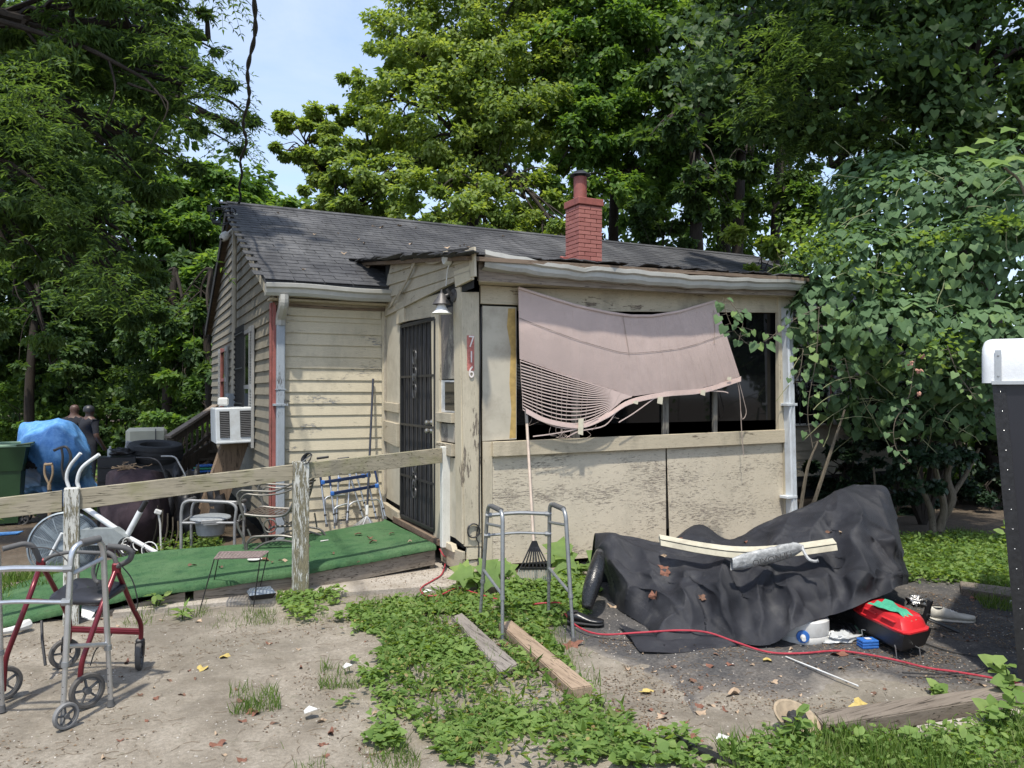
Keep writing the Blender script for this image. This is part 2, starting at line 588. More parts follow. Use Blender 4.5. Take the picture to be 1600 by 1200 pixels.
M_GREYPL = wood('silver_grey_plank', (0.24, 0.215, 0.19), (0.10, 0.085, 0.075), 'y')
M_TIMB = wood('landscape_timber_wood', (0.19, 0.16, 0.13), (0.09, 0.072, 0.055), 'x', 0.8)
M_BARK = wood('bark', (0.04, 0.032, 0.025), (0.014, 0.011, 0.009), 'z', 1.5)
M_PALEBARK = wood('pale_bark', (0.16, 0.135, 0.10), (0.06, 0.05, 0.035), 'z', 1.5)

def shingle_mat():
    m = Mat('weathered_asphalt_shingle', 0.88, 0, 0.25)
    g = m.noise(160, 2, 0.5)
    c = m.ramp(g, [(0.35, (0.022, 0.023, 0.026)), (0.65, (0.065, 0.066, 0.071))])
    bigv = m.noise(1.3, 5, 0.6, m.map((1, 0.6, 1)))
    c = m.mix(m.ramp(bigv, [(0.42, 0.0), (0.70, 0.75)]), c, (0.14, 0.14, 0.142))
    streak = m.noise(5, 6, 0.7, m.map((2.2, 0.35, 0.35)))
    c = m.mix(m.ramp(streak, [(0.45, 0.0), (0.75, 0.75)]), c, (0.022, 0.022, 0.023))
    c = m.mix(m.ramp(m.rnd(), [(0, 0.0), (1, 0.12)]), c, (0.11, 0.11, 0.115))
    m.color(c)
    m.bump(g, 0.5, 0.002)
    return m.m
M_SHING = shingle_mat()

def ground_mat():
    m = Mat('trodden_sandy_dirt', 0.95, 0, 0.2)
    big = m.noise(0.55, 6, 0.6)
    med = m.noise(3.5, 8, 0.68)
    fine = m.noise(45, 6, 0.75)
    grit = m.noise(150, 3, 0.7)
    c = m.ramp(med, [(0.28, (0.155, 0.13, 0.10)), (0.48, (0.255, 0.222, 0.178)), (0.7, (0.36, 0.32, 0.265))])
    c = m.mix(m.ramp(fine, [(0.35, 0.6), (0.6, 0.0)]), c, (0.13, 0.115, 0.09))
    c = m.mix(m.ramp(grit, [(0.58, 0.0), (0.7, 0.6)]), c, (0.45, 0.42, 0.37))
    c = m.mix(m.ramp(big, [(0.46, 0.0), (0.62, 0.5)]), c, (0.16, 0.145, 0.115))
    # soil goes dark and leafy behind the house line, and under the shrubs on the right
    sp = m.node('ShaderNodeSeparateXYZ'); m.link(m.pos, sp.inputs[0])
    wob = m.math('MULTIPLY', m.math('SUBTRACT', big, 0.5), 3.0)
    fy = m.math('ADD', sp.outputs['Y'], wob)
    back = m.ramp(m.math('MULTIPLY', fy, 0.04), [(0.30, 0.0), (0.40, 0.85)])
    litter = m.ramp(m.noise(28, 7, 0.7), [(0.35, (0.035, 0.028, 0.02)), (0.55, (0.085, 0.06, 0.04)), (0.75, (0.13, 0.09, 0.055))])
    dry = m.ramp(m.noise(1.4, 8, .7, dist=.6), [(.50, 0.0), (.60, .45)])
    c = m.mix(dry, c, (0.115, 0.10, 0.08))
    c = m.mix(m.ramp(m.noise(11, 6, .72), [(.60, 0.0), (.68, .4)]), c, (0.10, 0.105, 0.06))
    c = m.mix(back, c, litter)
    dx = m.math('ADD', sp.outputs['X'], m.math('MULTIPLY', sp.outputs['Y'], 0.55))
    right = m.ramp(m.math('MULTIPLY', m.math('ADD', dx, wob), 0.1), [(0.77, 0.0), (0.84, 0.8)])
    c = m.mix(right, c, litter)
    m.color(c)
    h = m.math('ADD', m.math('MULTIPLY', fine, 0.7), m.math('MULTIPLY', grit, 0.3))
    m.bump(h, 0.9, 0.012)
    return m.m
M_GROUND = ground_mat()

def concrete_mat():
    m = Mat('old_gritty_concrete', 0.93, 0, 0.2)
    fine = m.noise(70, 6, 0.75); med = m.noise(2.6, 7, 0.66)
    c = m.ramp(fine, [(0.3, (0.22, 0.195, 0.165)), (0.55, (0.39, 0.35, 0.30)), (0.75, (0.52, 0.48, 0.42))])
    c = m.mix(m.ramp(med, [(0.45, 0.0), (0.66, 0.7)]), c, (0.19, 0.16, 0.12))
    m.color(c); m.bump(fine, 0.7, 0.006)
    return m.m
M_CONC = concrete_mat()

def fabric_ground_mat():
    m = Mat('dirty_weed_fabric', 0.9, 0, 0.25)
    med = m.noise(1.7, 9, 0.68, dist=0.4); fine = m.noise(60, 6, 0.75)
    dirt = m.ramp(fine, [(0.35, (0.13, 0.11, 0.09)), (0.7, (0.34, 0.30, 0.255))])
    blk = m.ramp(fine, [(0.35, (0.028, 0.028, 0.03)), (0.68, (0.085, 0.083, 0.082))])
    c = m.mix(m.ramp(med, [(0.47, 0.05), (0.74, 0.55)]), blk, dirt)
    c = m.mix(m.ramp(m.noise(34, 3, 0.6), [(0.64, 0.0), (0.70, 0.8)]), c, (0.36, 0.31, 0.25))
    soil = m.ramp(m.noise(3.5, 8, .68), [(0.28, (0.15, 0.13, 0.11)), (0.48, (0.24, 0.215, 0.185)), (0.7, (0.35, 0.32, 0.28))])
    soil = m.mix(m.ramp(m.noise(45, 6, .75), [(0.35, 0.6), (0.6, 0.0)]), soil, (0.10, 0.085, 0.065))
    soil = m.mix(.35, soil, (.06, .055, .05))
    e = m.math('ADD', m.attr('edge'), m.math('MULTIPLY', m.math('SUBTRACT', m.noise(4.5, 8, .7), .5), 1.5))
    c = m.mix(m.ramp(e, [(.20, 1.0), (.55, 0.0)]), c, soil)
    m.color(c); m.bump(fine, 0.6, 0.006)
    return m.m
M_WEEDF = fabric_ground_mat()

# ================================================================== GROUND
def axis(lo, hi, fine, far):
    a = list(np.arange(lo, hi, fine))
    k = []
    s = fine; p = hi
    while p < far: k.append(p); s *= 1.35; p += s
    j = []
    s = fine; p = lo - fine
    while p > -far: j.append(p); s *= 1.35; p -= s
    return np.array(sorted(j) + a + k)
gx = axis(-3.5, 9.5, 0.07, 260); gy = axis(1.0, 12.0, 0.07, 260)
XX, YY = np.meshgrid(gx, gy, indexing='ij')
ZZ = gz(XX, YY)
near = (XX > -4) & (XX < 10) & (YY > 0) & (YY < 13)
ii, jj = np.where(near)
for i, j in zip(ii, jj):
    x, y = XX[i, j], YY[i, j]
    ZZ[i, j] += -0.012 * max(0, mn.noise((x * .9 + 4, y * 1.5, 8))) + 0.014 * (mn.noise((x * 2.3, y * 2.3, 0)) ) + 0.006 * mn.noise((x * 9, y * 9, 3))
nv = len(gy)
q = (np.arange(len(gx) - 1)[:, None] * nv + np.arange(nv - 1)[None, :]).ravel()
fa = np.stack([q, q + nv, q + nv + 1, q + 1], 1).ravel()
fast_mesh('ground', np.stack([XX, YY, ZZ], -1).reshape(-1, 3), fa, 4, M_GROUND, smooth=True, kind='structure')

# concrete slab the porch steps stand on
poly = [(-0.1, 6.19), (0.45, 6.16), (1.2, 6.08), (2.05, 5.93), (2.55, 5.75), (2.7, 6.0), (2.62, 6.9), (0.0, 6.9)]
mb = MB(); mb.prism([V(x, y, -0.06) for x, y in poly], V(0, 0, 0.095))
o = mb.build('concrete_slab', M_CONC, origin=(1.2, 6.3, -0.06), kind='structure')
del o['kind']; tag(o, 'cracked sandy concrete slab along the foot of the green ramp', 'slab', kind='structure')
# weed fabric sheet spread over the dirt on the right
nx, ny = 90, 60
rows = []
for i in range(nx + 1):
    s = i / nx
    row = []
    for j in range(ny + 1):
        t = j / ny
        x0 = 2.45 + 0.25 * t + 0.12 * math.sin(t * 9); x1 = 7.1 + .2 * math.sin(t * 7)
        x = x0 + (x1 - x0) * s
        yl = 2.95 + 0.25 * math.sin(s * 11) - 0.75 * s + 0.12 * math.sin(s * 31)
        yh = 5.75 + 0.1 * math.sin(s * 9) - 0.6 * s * s
        y = yl + (yh - yl) * t
        eg = min(1.0, min(s * 8, (1 - s) * 8, t * 6, (1 - t) * 8)); z = float(gz(x, y)) + 0.024 * eg - .004 + 0.012 * mn.noise((x * 2.3, y * 2.3, 0)) + 0.010 * abs(mn.noise((x * 1.5 + y * 3.2, y * 1.1, 5))) + 0.03 * max(0, mn.noise((x * .9 - y * 2.6, x * 1.7, 9)) - .25)
        if i in (0, nx) or j in (0, ny): z -= 0.03
        row.append(V(x, y, z))
    rows.append(row)
mb = MB(); mb.grid(rows)
wf = mb.build('weed_fabric', M_WEEDF, smooth='all')
at = wf.data.attributes.new('edge', 'FLOAT', 'POINT')
at.data.foreach_set('value', [min(1.0, min(i / nx * 22, (nx - i) / nx * 8, j / ny * 9.0, (ny - j) / ny * 8)) for i in range(nx + 1) for j in range(ny + 1)])
tag(wf, 'dirty black landscape fabric spread flat on the bare ground around the tarp heap', 'ground sheet', kind='structure')

# ================================================================== HOUSE
XA, YA = 2.57, 6.15          # porch corner
XE = 6.38                    # porch right end
YB = 8.39                    # main front wall
XB = 1.36                    # gable wall
XR = 11.2                    # right end
YR, ZR = 11.85, 4.34         # ridge
YE, ZE = 8.20, 2.75          # eave
SL = (ZR - ZE) / (YR - YE)
YBK = 15.3
house = empty('house', (XB, YB, 0), 'small peeling cream clapboard house with dark shingle roof, red brick chimney and boxed-in porch', 'house')
def hp(name, mb, mat, parent=house, **k):
    return mb.build(name, mat, parent, **k)

# ---- lap boards, one mesh per length
def lap_mesh(name, L, h=0.125, axis='x', t0=0.005, t1=0.019):
    """length along x (facing -y) or along -y.. (facing -x); origin at the lower start corner"""
    if axis == 'x':
        pr = [(-t1, 0), (-t0, h + 0.004), (0.0, h + 0.004), (0.0, 0)]
        vs = [(0, a, b) for a, b in pr] + [(L, a, b) for a, b in pr]
    else:
        pr = [(-t1, 0), (-t0, h + 0.004), (0.0, h + 0.004), (0.0, 0)]
        vs = [(a, 0, b) for a, b in pr] + [(a, L, b) for a, b in pr]
    fs = [(0, 1, 2, 3), (7, 6, 5, 4)] + [(i, (i + 4), ((i + 1) % 4) + 4, (i + 1) % 4) for i in range(4)]
    me = bpy.data.meshes.new(name); me.from_pydata(vs, [], fs); me.update()
    import bmesh
    bm = bmesh.new(); bm.from_mesh(me); bmesh.ops.recalc_face_normals(bm, faces=bm.faces); bm.to_mesh(me); bm.free()
    return me
LAP = 0.1255
# front wall left of the porch
mb = MB(); mb.box(((XB + 12.0) / 2 - .4, YB + 0.06, 1.45), (XR - XB - 0.02, 0.1, 2.5))
fw = hp('front_wall', mb, M_DARK)
me = lap_mesh('siding_board', XA - XB - 0.04, LAP)
me.materials.append(M_SIDE)
z = 0.10
while z < 2.5:
    link_piece('siding_board', me, (XB + 0.03, YB + random.uniform(-.002, .002), z), fw, rot=(random.uniform(-.006, .006), 0, 0))
    z += LAP
# front wall right of the porch
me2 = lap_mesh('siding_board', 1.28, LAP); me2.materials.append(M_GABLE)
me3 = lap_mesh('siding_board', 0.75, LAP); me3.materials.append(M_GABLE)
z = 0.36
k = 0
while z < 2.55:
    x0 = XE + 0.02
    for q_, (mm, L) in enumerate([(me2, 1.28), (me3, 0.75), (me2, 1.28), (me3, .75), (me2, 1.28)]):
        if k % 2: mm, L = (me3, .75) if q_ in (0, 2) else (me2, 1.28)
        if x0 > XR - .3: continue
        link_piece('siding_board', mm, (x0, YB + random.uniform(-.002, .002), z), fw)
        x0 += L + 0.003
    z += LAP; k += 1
# gable wall boards cut to the rakes
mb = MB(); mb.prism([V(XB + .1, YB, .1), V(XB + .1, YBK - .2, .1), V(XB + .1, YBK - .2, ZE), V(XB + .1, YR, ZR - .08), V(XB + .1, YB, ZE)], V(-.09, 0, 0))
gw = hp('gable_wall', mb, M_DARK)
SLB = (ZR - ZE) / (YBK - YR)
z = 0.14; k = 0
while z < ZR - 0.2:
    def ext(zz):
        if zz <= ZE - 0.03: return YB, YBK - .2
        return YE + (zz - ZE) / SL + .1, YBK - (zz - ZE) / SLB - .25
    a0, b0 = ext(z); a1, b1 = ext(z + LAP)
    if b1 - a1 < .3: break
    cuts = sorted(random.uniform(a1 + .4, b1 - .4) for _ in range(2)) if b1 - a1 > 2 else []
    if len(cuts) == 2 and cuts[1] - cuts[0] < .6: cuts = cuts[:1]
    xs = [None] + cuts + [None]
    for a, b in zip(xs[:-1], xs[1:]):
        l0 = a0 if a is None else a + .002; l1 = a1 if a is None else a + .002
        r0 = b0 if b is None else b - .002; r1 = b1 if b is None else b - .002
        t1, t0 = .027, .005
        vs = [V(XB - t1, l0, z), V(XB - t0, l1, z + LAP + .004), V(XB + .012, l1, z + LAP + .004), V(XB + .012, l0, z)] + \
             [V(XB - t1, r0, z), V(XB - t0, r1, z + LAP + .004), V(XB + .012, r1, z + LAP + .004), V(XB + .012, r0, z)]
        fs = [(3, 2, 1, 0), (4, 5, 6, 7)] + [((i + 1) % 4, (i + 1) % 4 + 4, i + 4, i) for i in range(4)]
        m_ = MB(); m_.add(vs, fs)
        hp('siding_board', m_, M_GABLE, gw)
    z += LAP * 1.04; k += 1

# ---- roof deck, shingles
mb = MB()
th = V(0, 0, -0.05)
XL0, XR0 = XB - 0.12, XR + 0.15
mb.prism([V(XL0, YE, ZE), V(XL0, YR, ZR), V(XL0, YBK, ZE), V(XL0, YBK, ZE - .05), V(XL0, YR, ZR - .06), V(XL0, YE, ZE - .05)], V(XR0 - XL0, 0, 0))
roof = hp('roof', mb, M_SHING)
sv = V(0, YR - YE, ZR - ZE); SLEN = sv.length; sv.normalize(); snr = V(0, -sv.z, sv.y)
Mroof = Matrix((V(1, 0, 0), sv, snr)).transposed()
TW, TE = 0.305, 0.142
tab = MB().box((0, 0, 0), (TW - .008, TE + .03, .007))
tm = bpy.data.meshes.new('shingle'); tm.from_pydata(tab.v, [], tab.f); tm.update(); tm.materials.append(M_SHING)
nr = int(SLEN / TE) + 1
allt = []
for r in range(nr):
    off = (r % 2) * TW / 2 + random.uniform(-.01, .01)
    x = XL0 + TW / 2 - off
    while x < XR0:
        s = r * TE + TE / 2
        xx = max(x, XL0 + .05)
        tilt = RAD(1.9) + random.uniform(-.004, .004)
        lift = random.uniform(0, .003)
        P_ = V(xx, YE, ZE) + sv * s + snr * (0.010 + lift)
        if s < SLEN - .02:
            allt.append((P_, tilt, random.uniform(-.006, .006)))
        x += TW
def near_key(t):
    return (t[0] - CP).length
allt.sort(key=near_key)
base_rot = Mroof.to_4x4()
rot_mb = MB()
for n_, (P_, tilt, yaw) in enumerate(allt):
    Rm = Mroof @ Matrix.Rotation(-tilt, 3, 'X') @ Matrix.Rotation(yaw, 3, 'Z')
    if n_ < 290:
        link_piece('shingle', tm, P_, roof, rot=Rm.to_euler())
    else:
        rot_mb.box(P_, (TW - .008, TE + .03, .007), Rm)
tag(hp('shingles', rot_mb, M_SHING, roof), kind='stuff')
# back slope shingle rows (seen only from the side)
cap = MB().box((0, 0, 0), (.30, .15, .008), None)
x = XL0 + .15
while x < XR0 - .1:
    m_ = MB()
    for sgn in (-1, 1):
        m_.box(V(x, YR + sgn * .062, ZR - .005 + random.uniform(0, .004)), (.29, .14, .009), Matrix.Rotation(-sgn * .40, 3, 'X'))
    hp('ridge_cap', m_, M_SHING, roof)
    x += .28
# rake boards at the gable
mb = MB()
mb.beam(V(XL0 + .012, YE + .0, ZE - .10), V(XL0 + .012, YR, ZR - .10), .024, .10, up=(0, 0, 1))
hp('rake_board', mb, M_TRIMY)
mb = MB(); mb.beam(V(XL0 + .012, YR + .01, ZR - .10), V(XL0 + .012, YBK, ZE - .10), .024, .10)
hp('rake_board', mb, M_DARK)
# soffit underside of rake overhang
mb = MB(); mb.beam(V(XL0 + .07, YE + .0, ZE - .075), V(XL0 + .07, YR, ZR - .075), .085, .02); mb.beam(V(XL0 + .07, YR, ZR - .075), V(XL0 + .07, YBK, ZE - .075), .085, .02)
hp('rake_soffit', mb, M_ROTW)
# back and right walls
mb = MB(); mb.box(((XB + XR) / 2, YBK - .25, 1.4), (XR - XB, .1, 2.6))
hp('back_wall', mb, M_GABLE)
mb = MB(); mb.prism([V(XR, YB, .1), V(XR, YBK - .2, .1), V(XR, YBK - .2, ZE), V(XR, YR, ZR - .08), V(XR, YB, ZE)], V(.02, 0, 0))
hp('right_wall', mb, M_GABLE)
# foundation
mb = MB(); mb.box(((XB + XR) / 2, (YB + YBK) / 2, .06), (XR - XB - .3, YBK - YB - .5, .5))
hp('foundation', mb, M_DARK)

# ---- left eave: gutter, fascia, trim strips
def gutter(name, path, prof, mat, parent=house):
    """extrude an open K profile (y outward is -Y, z up), given at each path point, with thickness"""
    rows = []
    for p, tw, sc in path:
        row = []
        c, s = math.cos(tw), math.sin(tw)
        for (a, b) in prof:
            a *= sc; b *= sc
            row.append(p + V(0, -(a * c - b * s), a * s + b * c))
        rows.append(row)
    m_ = MB(); m_.grid(rows)
    # inner skin
    rows2 = [[q_ + V(0, .004, .004) for q_ in r] for r in rows]
    m_.grid([list(reversed(r)) for r in rows2])
    return hp(name, m_, mat, parent)
K = [(0.0, .12), (0.0, 0.0), (.065, 0.0), (.085, .03), (.09, .07), (.115, .085), (.118, .12), (.108, .124), (.104, .108)]
g0 = PV(418, 441, 8.09)
path = [(V(x, YE - .01, 2.585 + .008 * math.sin(x * 5)), 0.02 * math.sin(x * 4), 1.0) for x in np.linspace(XB - .13, XA + .0, 12)]
gut1 = gutter('gutter', path, K, M_GUT)
m_ = MB(); m_.prism([V(XB - .13, YE - .01 - a, 2.585 + b) for a, b in K[:7]], V(.004, 0, 0)); hp('gutter_end', m_, M_GUT)
m_ = MB(); m_.box(((XB + XA) / 2 - .02, YE + .012, 2.66), (XA - XB + .16, .022, .14), ch=.002); hp('fascia', m_, M_TRIMX)
m_ = MB(); m_.box(((XB + XA) / 2 - .02, (YE + YB) / 2 + .02, 2.565), (XA - XB + .1, YB - YE - .02, .02)); hp('soffit', m_, M_TRIMX)
m_ = MB()
pth = [V(x, YB - .035, 2.53 - .02 * math.sin((x - XB) * 2.2)) for x in np.linspace(XB, XA - .02, 8)]
for a, b in zip(pth[:-1], pth[1:]): m_.beam(a, b + V(.0, 0, 0), .018, .03)
hp('sagging_trim', m_, M_ROTW)
m_ = MB(); m_.box((XB + .045 + .55, YB - .02, 2.455), (XA - XB - .12, .022, .085), ch=.002); hp('frieze_board', m_, M_SIDE)
# corner trim, red one on the gable side, blue grey downspout in front
m_ = MB(); m_.box((XB - .032, YB + .035, 1.32), (.016, .085, 2.44), ch=.002); m_.box((XB - .005, YB - .034, 1.32), (.038, .016, 2.44), ch=.002)
hp('corner_board', m_, M_RED)
DSX = PV(438, 700, YB - .075).x
m_ = MB(); m_.box((DSX, YB - .075, 1.22), (.085, .065, 2.40), ch=.008)
for zz in (.35, 1.63): m_.box((DSX, YB - .075, zz + .0), (.10, .074, .01))
ds = hp('downspout', m_, M_BLUEG)
m_ = MB()
pp = round_path([V(DSX, YE - .07, 2.60), V(DSX, YE - .07, 2.50), V(DSX, YB - .075, 2.38), V(DSX, YB - .075, 2.30)], .05, 4)
m_.tube(pp, .052, 8)
hp('downspout_elbow', m_, M_GUT)
m_ = MB(); m_.box((DSX, YB - .078, 1.47), (.15, .078, .022), ch=.002); hp('strap', m_, M_BLUEG, ds)
m_ = MB(); m_.box((XA - .028, YB - .03, 1.3), (.05, .03, 2.4), ch=.003); hp('inside_corner_board', m_, M_TRIM)

# ---- porch
def poly_panel(name, plane, pts, t, mat, off=0.0, parent=house, **k):
    """pixel-measured outline set on the porch wall it belongs to, given real thickness outward"""
    if plane == 'F':
        P_ = [PV(x, y, YA - off) for x, y in pts]; d = V(0, -t, 0)
    elif plane == 'S':
        P_ = [PU(x, y, XA - off) for x, y in pts]; d = V(-t, 0, 0)
    elif plane == 'M':
        P_ = [PV(x, y, YB - off) for x, y in pts]; d = V(0, -t, 0)
    elif plane == 'L':
        P_ = [PU(x, y, XB - off) for x, y in pts]; d = V(-t, 0, 0)
    m_ = MB(); m_.prism(P_, d)
    me_fix = hp(name, m_, mat, parent, **k)
    import bmesh
    bm = bmesh.new(); bm.from_mesh(me_fix.data); bmesh.ops.recalc_face_normals(bm, faces=bm.faces)
    bmesh.ops.bevel(bm, geom=bm.edges[:], offset=min(.0025, t * .3), segments=1, affect='EDGES')
    bm.to_mesh(me_fix.data); bm.free()
    return me_fix
porch_z0 = 0.14
# shell behind everything
m_ = MB(); m_.box(((XA + XE) / 2, YA + .06, .78), (XE - XA - .04, .05, 1.05))
m_.box(((XA + XE) / 2, YA + .06, 2.36), (XE - XA - .04, .05, .22))
m_.box((XA + .22, YA + .06, 1.7), (.40, .05, 1.3)); m_.box((XE - .05, YA + .06, 1.7), (.08, .05, 1.3))
hp('porch_front_backing', m_, M_DARK)
m_ = MB(); m_.box((XA + .06, (YA + YB) / 2, 1.35), (.05, YB - YA - .1, 2.2)); hp('porch_side_backing', m_, M_DARK)
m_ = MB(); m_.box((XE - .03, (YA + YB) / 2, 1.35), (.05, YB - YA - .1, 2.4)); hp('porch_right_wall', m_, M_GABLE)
m_ = MB(); m_.box(((XA + XE) / 2, (YA + YB) / 2, .28), (XE - XA - .2, YB - YA - .1, .05)); hp('porch_floor', m_, M_DARK)
m_ = MB(); m_.box(((XA + XE) / 2, YB - .07, 1.4), (XE - XA - .2, .02, 2.2)); hp('porch_inner_wall', m_, M_DARK)

poly_panel('corner_post', 'F', [(719, 457), (746, 457), (750, 853), (724, 853)], .035, M_TRIM, .0)
poly_panel('corner_post', 'S', [(711, 452), (722.2, 448), (725.6, 850), (716, 842)], .02, M_TRIM, .002)
poly_panel('post_base_block', 'F', [(728, 855), (750, 853), (750, 872), (727, 874)], .03, M_SIDE, .0)
poly_panel('post_base_block', 'F', [(727, 876), (750, 874), (750, 891), (727, 896)], .02, M_SIDE, .0)
poly_panel('sill_board', 'F', [(728, 897), (752, 893), (840, 888), (1040, 868), (1222, 848), (1222, 858), (1040, 880), (840, 902), (728, 912)], .02, M_ROTW, -.03)
poly_panel('edge_board', 'F', [(753, 690), (768, 690), (768, 893), (754, 897)], .022, M_TRIM, .0)
poly_panel('lower_panel', 'F', [(768, 708), (1039, 698), (1040, 862), (768, 883)], .012, M_PLY, .002)
poly_panel('lower_panel', 'F', [(1041, 697), (1221, 688), (1224, 836), (1046, 856)], .013, M_PLY, .006, label='second plywood panel, more weathered and split at its left edge')
poly_panel('window_sill', 'F', [(767, 690), (1221, 671), (1221, 691), (767, 713)], .05, M_TRIMX, .01)
m_ = MB(); m_.prism([PV(753, 478, YA), PV(806, 480, YA), PV(806, 686, YA), PV(753, 689, YA)], V(0, -.012, 0)); hp('upper_panel', m_, M_PANEL)
poly_panel('mustard_streak', 'F', [(794, 482), (805, 482), (806, 560), (806, 640), (806, 684), (796, 685), (799, 640), (796, 600), (798, 545), (792, 510)], .002, M_MUST, .0122)
poly_panel('panel_header', 'F', [(749, 446), (808, 450), (808, 477), (749, 475)], .03, M_TRIMX, .0)
poly_panel('window_header', 'F', [(809, 450), (1222, 462), (1222, 489), (809, 486)], .03, M_TRIMX, .0)
poly_panel('corner_post', 'F', [(1211, 462), (1234, 462), (1236, 846), (1222, 846), (1221, 690), (1212, 672)], .05, M_TRIM, .0)
# the wide window: four panes and posts between
wz = YA + .035
win = empty('porch_window', PV(1010, 680, wz), parent=house)
edges = [807, 895, 1035, 1113, 1216]
for a, b in zip(edges[:-1], edges[1:]):
    m_ = MB(); m_.prism([PV(a, 480, wz), PV(b, 482, wz), PV(b, 690, wz), PV(a, 694, wz)], V(0, .004, 0))
    hp('pane', m_, M_GLASS, win)
M_MULL = wood('dirty_grey_mullion', (0.22, 0.205, 0.175), (0.05, 0.045, 0.04), 'z')
for a, w in ((895, 11), (1036, 9), (1115, 6)):
    m_ = MB(); m_.prism([PV(a, 480, wz - .03), PV(a + w, 480, wz - .03), PV(a + w, 692, wz - .03), PV(a, 692, wz - .03)], V(0, .025, 0)); hp('mullion', m_, M_MULL, win)

# side wall with the door
def S(name, pts, t, mat, off=0.0, parent=house, **k): return poly_panel(name, 'S', pts, t, mat, off, parent, **k)
S('side_panel', [(605, 480), (626, 474), (626, 790), (605, 778)], .012, M_PANEL)
S('side_trim', [(605, 628), (626, 631), (626, 645), (605, 641)], .04, M_TRIMY)
S('side_trim', [(605, 657), (626, 662), (626, 698), (605, 688)], .045, M_TRIMY)
S('side_trim', [(604, 784), (628, 800), (629, 818), (604, 802)], .05, M_TRIMY)
S('door_header', [(630, 476), (690, 458), (690, 493), (627, 504)], .015, M_TRIMY)
S('door_header_trim', [(624, 474), (636, 471), (636, 503), (624, 507)], .035, M_TRIM)
S('door_jamb', [(678, 490), (690, 486), (692, 842), (682, 838)], .03, M_TRIM)
S('osb_strip', [(691, 484), (712, 478), (713, 592), (692, 593)], .014, M_OSB)
S('narrow_window_frame', [(690, 594), (713, 594), (713, 645), (692, 644)], .02, simple('white_vinyl', (.62, .62, .6), .4), -.012)
S('narrow_window_glass', [(696, 597), (712, 597), (712, 642), (696, 641)], .006, M_GLASS, .0085)
S('ledge', [(688, 644), (713, 646), (713, 661), (688, 658)], .05, M_TRIMY)
S('side_panel', [(691, 661), (712, 663), (712, 692), (691, 689)], .012, M_OSB)
S('ledge', [(688, 690), (713, 694), (713, 713), (688, 708)], .05, M_TRIMY)
S('side_panel', [(692, 712), (714, 716), (716, 842), (694, 832)], .012, M_PANEL)
S('bottom_board', [(695, 842), (713, 850), (716, 862), (700, 854)], .05, M_TRIM)
S('skirt_board', [(692, 850), (727, 862), (726, 897), (694, 876)], .03, M_TRIMY)
S('skirt_board', [(694, 880), (727, 900), (727, 913), (694, 893)], .02, M_RED, -.04)
# sloping lap boards over the door
M_LAPS = M_TRIMY
S('gable_infill', [(603, 402), (741, 386), (741, 450), (603, 500)], .006, M_DARK)
rowsb = [((605, 468, 495), (714, 424, 441)), ((605, 446, 467), (741, 404, 424)), ((608, 428, 447), (741, 388, 406)), ((612, 414, 428), (700, 392, 401))]
for n_, ((xa, ya0, ya1), (xb, yb0, yb1)) in enumerate(rowsb):
    P_ = [PU(xa, ya1, XA - .008), PU(xb, yb1, XA - .008), PU(xb, yb0, XA - .008), PU(xa, ya0, XA - .008)]
    m_ = MB()
    a = P_; b = [P_[0] + V(-.034, 0, 0), P_[1] + V(-.034, 0, 0), P_[2] + V(-.012, 0, 0), P_[3] + V(-.012, 0, 0)]
    m_.add(a + b, [(0, 1, 2, 3), (7, 6, 5, 4), (0, 4, 5, 1), (1, 5, 6, 2), (2, 6, 7, 3), (3, 7, 4, 0)])
    hp('sloping_board', m_, M_LAPS)
S('rafter_tail', [(714, 424), (741, 414), (741, 437), (716, 449)], .03, M_SIDE, .01)
S('corner_cleat', [(736, 388), (744, 386), (745, 432), (737, 434)], .02, M_TRIM, .03)

# security door
dr = empty('door', PU(655, 820, XA), parent=house)
D4 = [(628, 510), (678, 498), (682, 836), (629, 806)]
m_ = MB(); m_.prism([PU(x, y, XA + .02) for x, y in D4], V(.03, 0, 0)); hp('wood_door', m_, wood('grey_worn_door', (0.085, 0.082, 0.085), (0.02, 0.02, 0.022), 'z', .8), dr)
d0 = PU(628, 510, XA - .02); d1 = PU(681, 510, XA - .02); zt = PU(655, 504, XA - .02).z; zb = PU(655, 818, XA - .02).z
ya, yb = d0.y, d1.y
m_ = MB()
for yy in (ya, yb): m_.box((XA - .022, yy, (zt + zb) / 2), (.03, .035, zt - zb), ch=.003)
for zz in (zt, zb): m_.box((XA - .022, (ya + yb) / 2, zz), (.03, abs(ya - yb), .035), ch=.003)
hp('door_frame', m_, M_BLACK, dr)
for i in range(1, 8):
    yy = ya + (yb - ya) * i / 8
    m_ = MB(); m_.box((XA - .022, yy, (zt + zb) / 2), (.014, .014, zt - zb - .03)); hp('bar', m_, M_BLACK, dr)
for zz in (PU(655, 588, XA).z, PU(655, 665, XA).z, PU(655, 748, XA).z):
    m_ = MB(); m_.box((XA - .030, (ya + yb) / 2, zz), (.012, abs(ya - yb) - .03, .022)); hp('cross_bar', m_, M_BLACK, dr)
M_SCR = simple('worn_iron_scroll', (0.10, 0.10, 0.10), .4, .5)
for (zc, hh) in ((PU(650, 587, XA).z, .27), (PU(650, 750, XA).z, .20)):
    m_ = MB(); yc = (ya + yb) / 2 + .03
    for sg in (-1, 1):
        for k_ in range(3):
            cz = zc + (k_ - 1) * hh * .62
            pts = []
            for i in range(14):
                t = i / 13; a = t * 5.2
                pts.append(V(XA - .045, yc + sg * (.012 + .045 * (1 - t) * abs(math.sin(a)) + .01), cz + hh * .3 * math.cos(a) * (1 - .5 * t)))
            m_.tube(pts, .0055, 5)
    m_.lathe([(0.002, -.012), (.022, 0), (.002, .012)], 8, V(XA - .05, yc, zc), (1, 0, 0))
    hp('scroll_ornament', m_, M_SCR, dr)
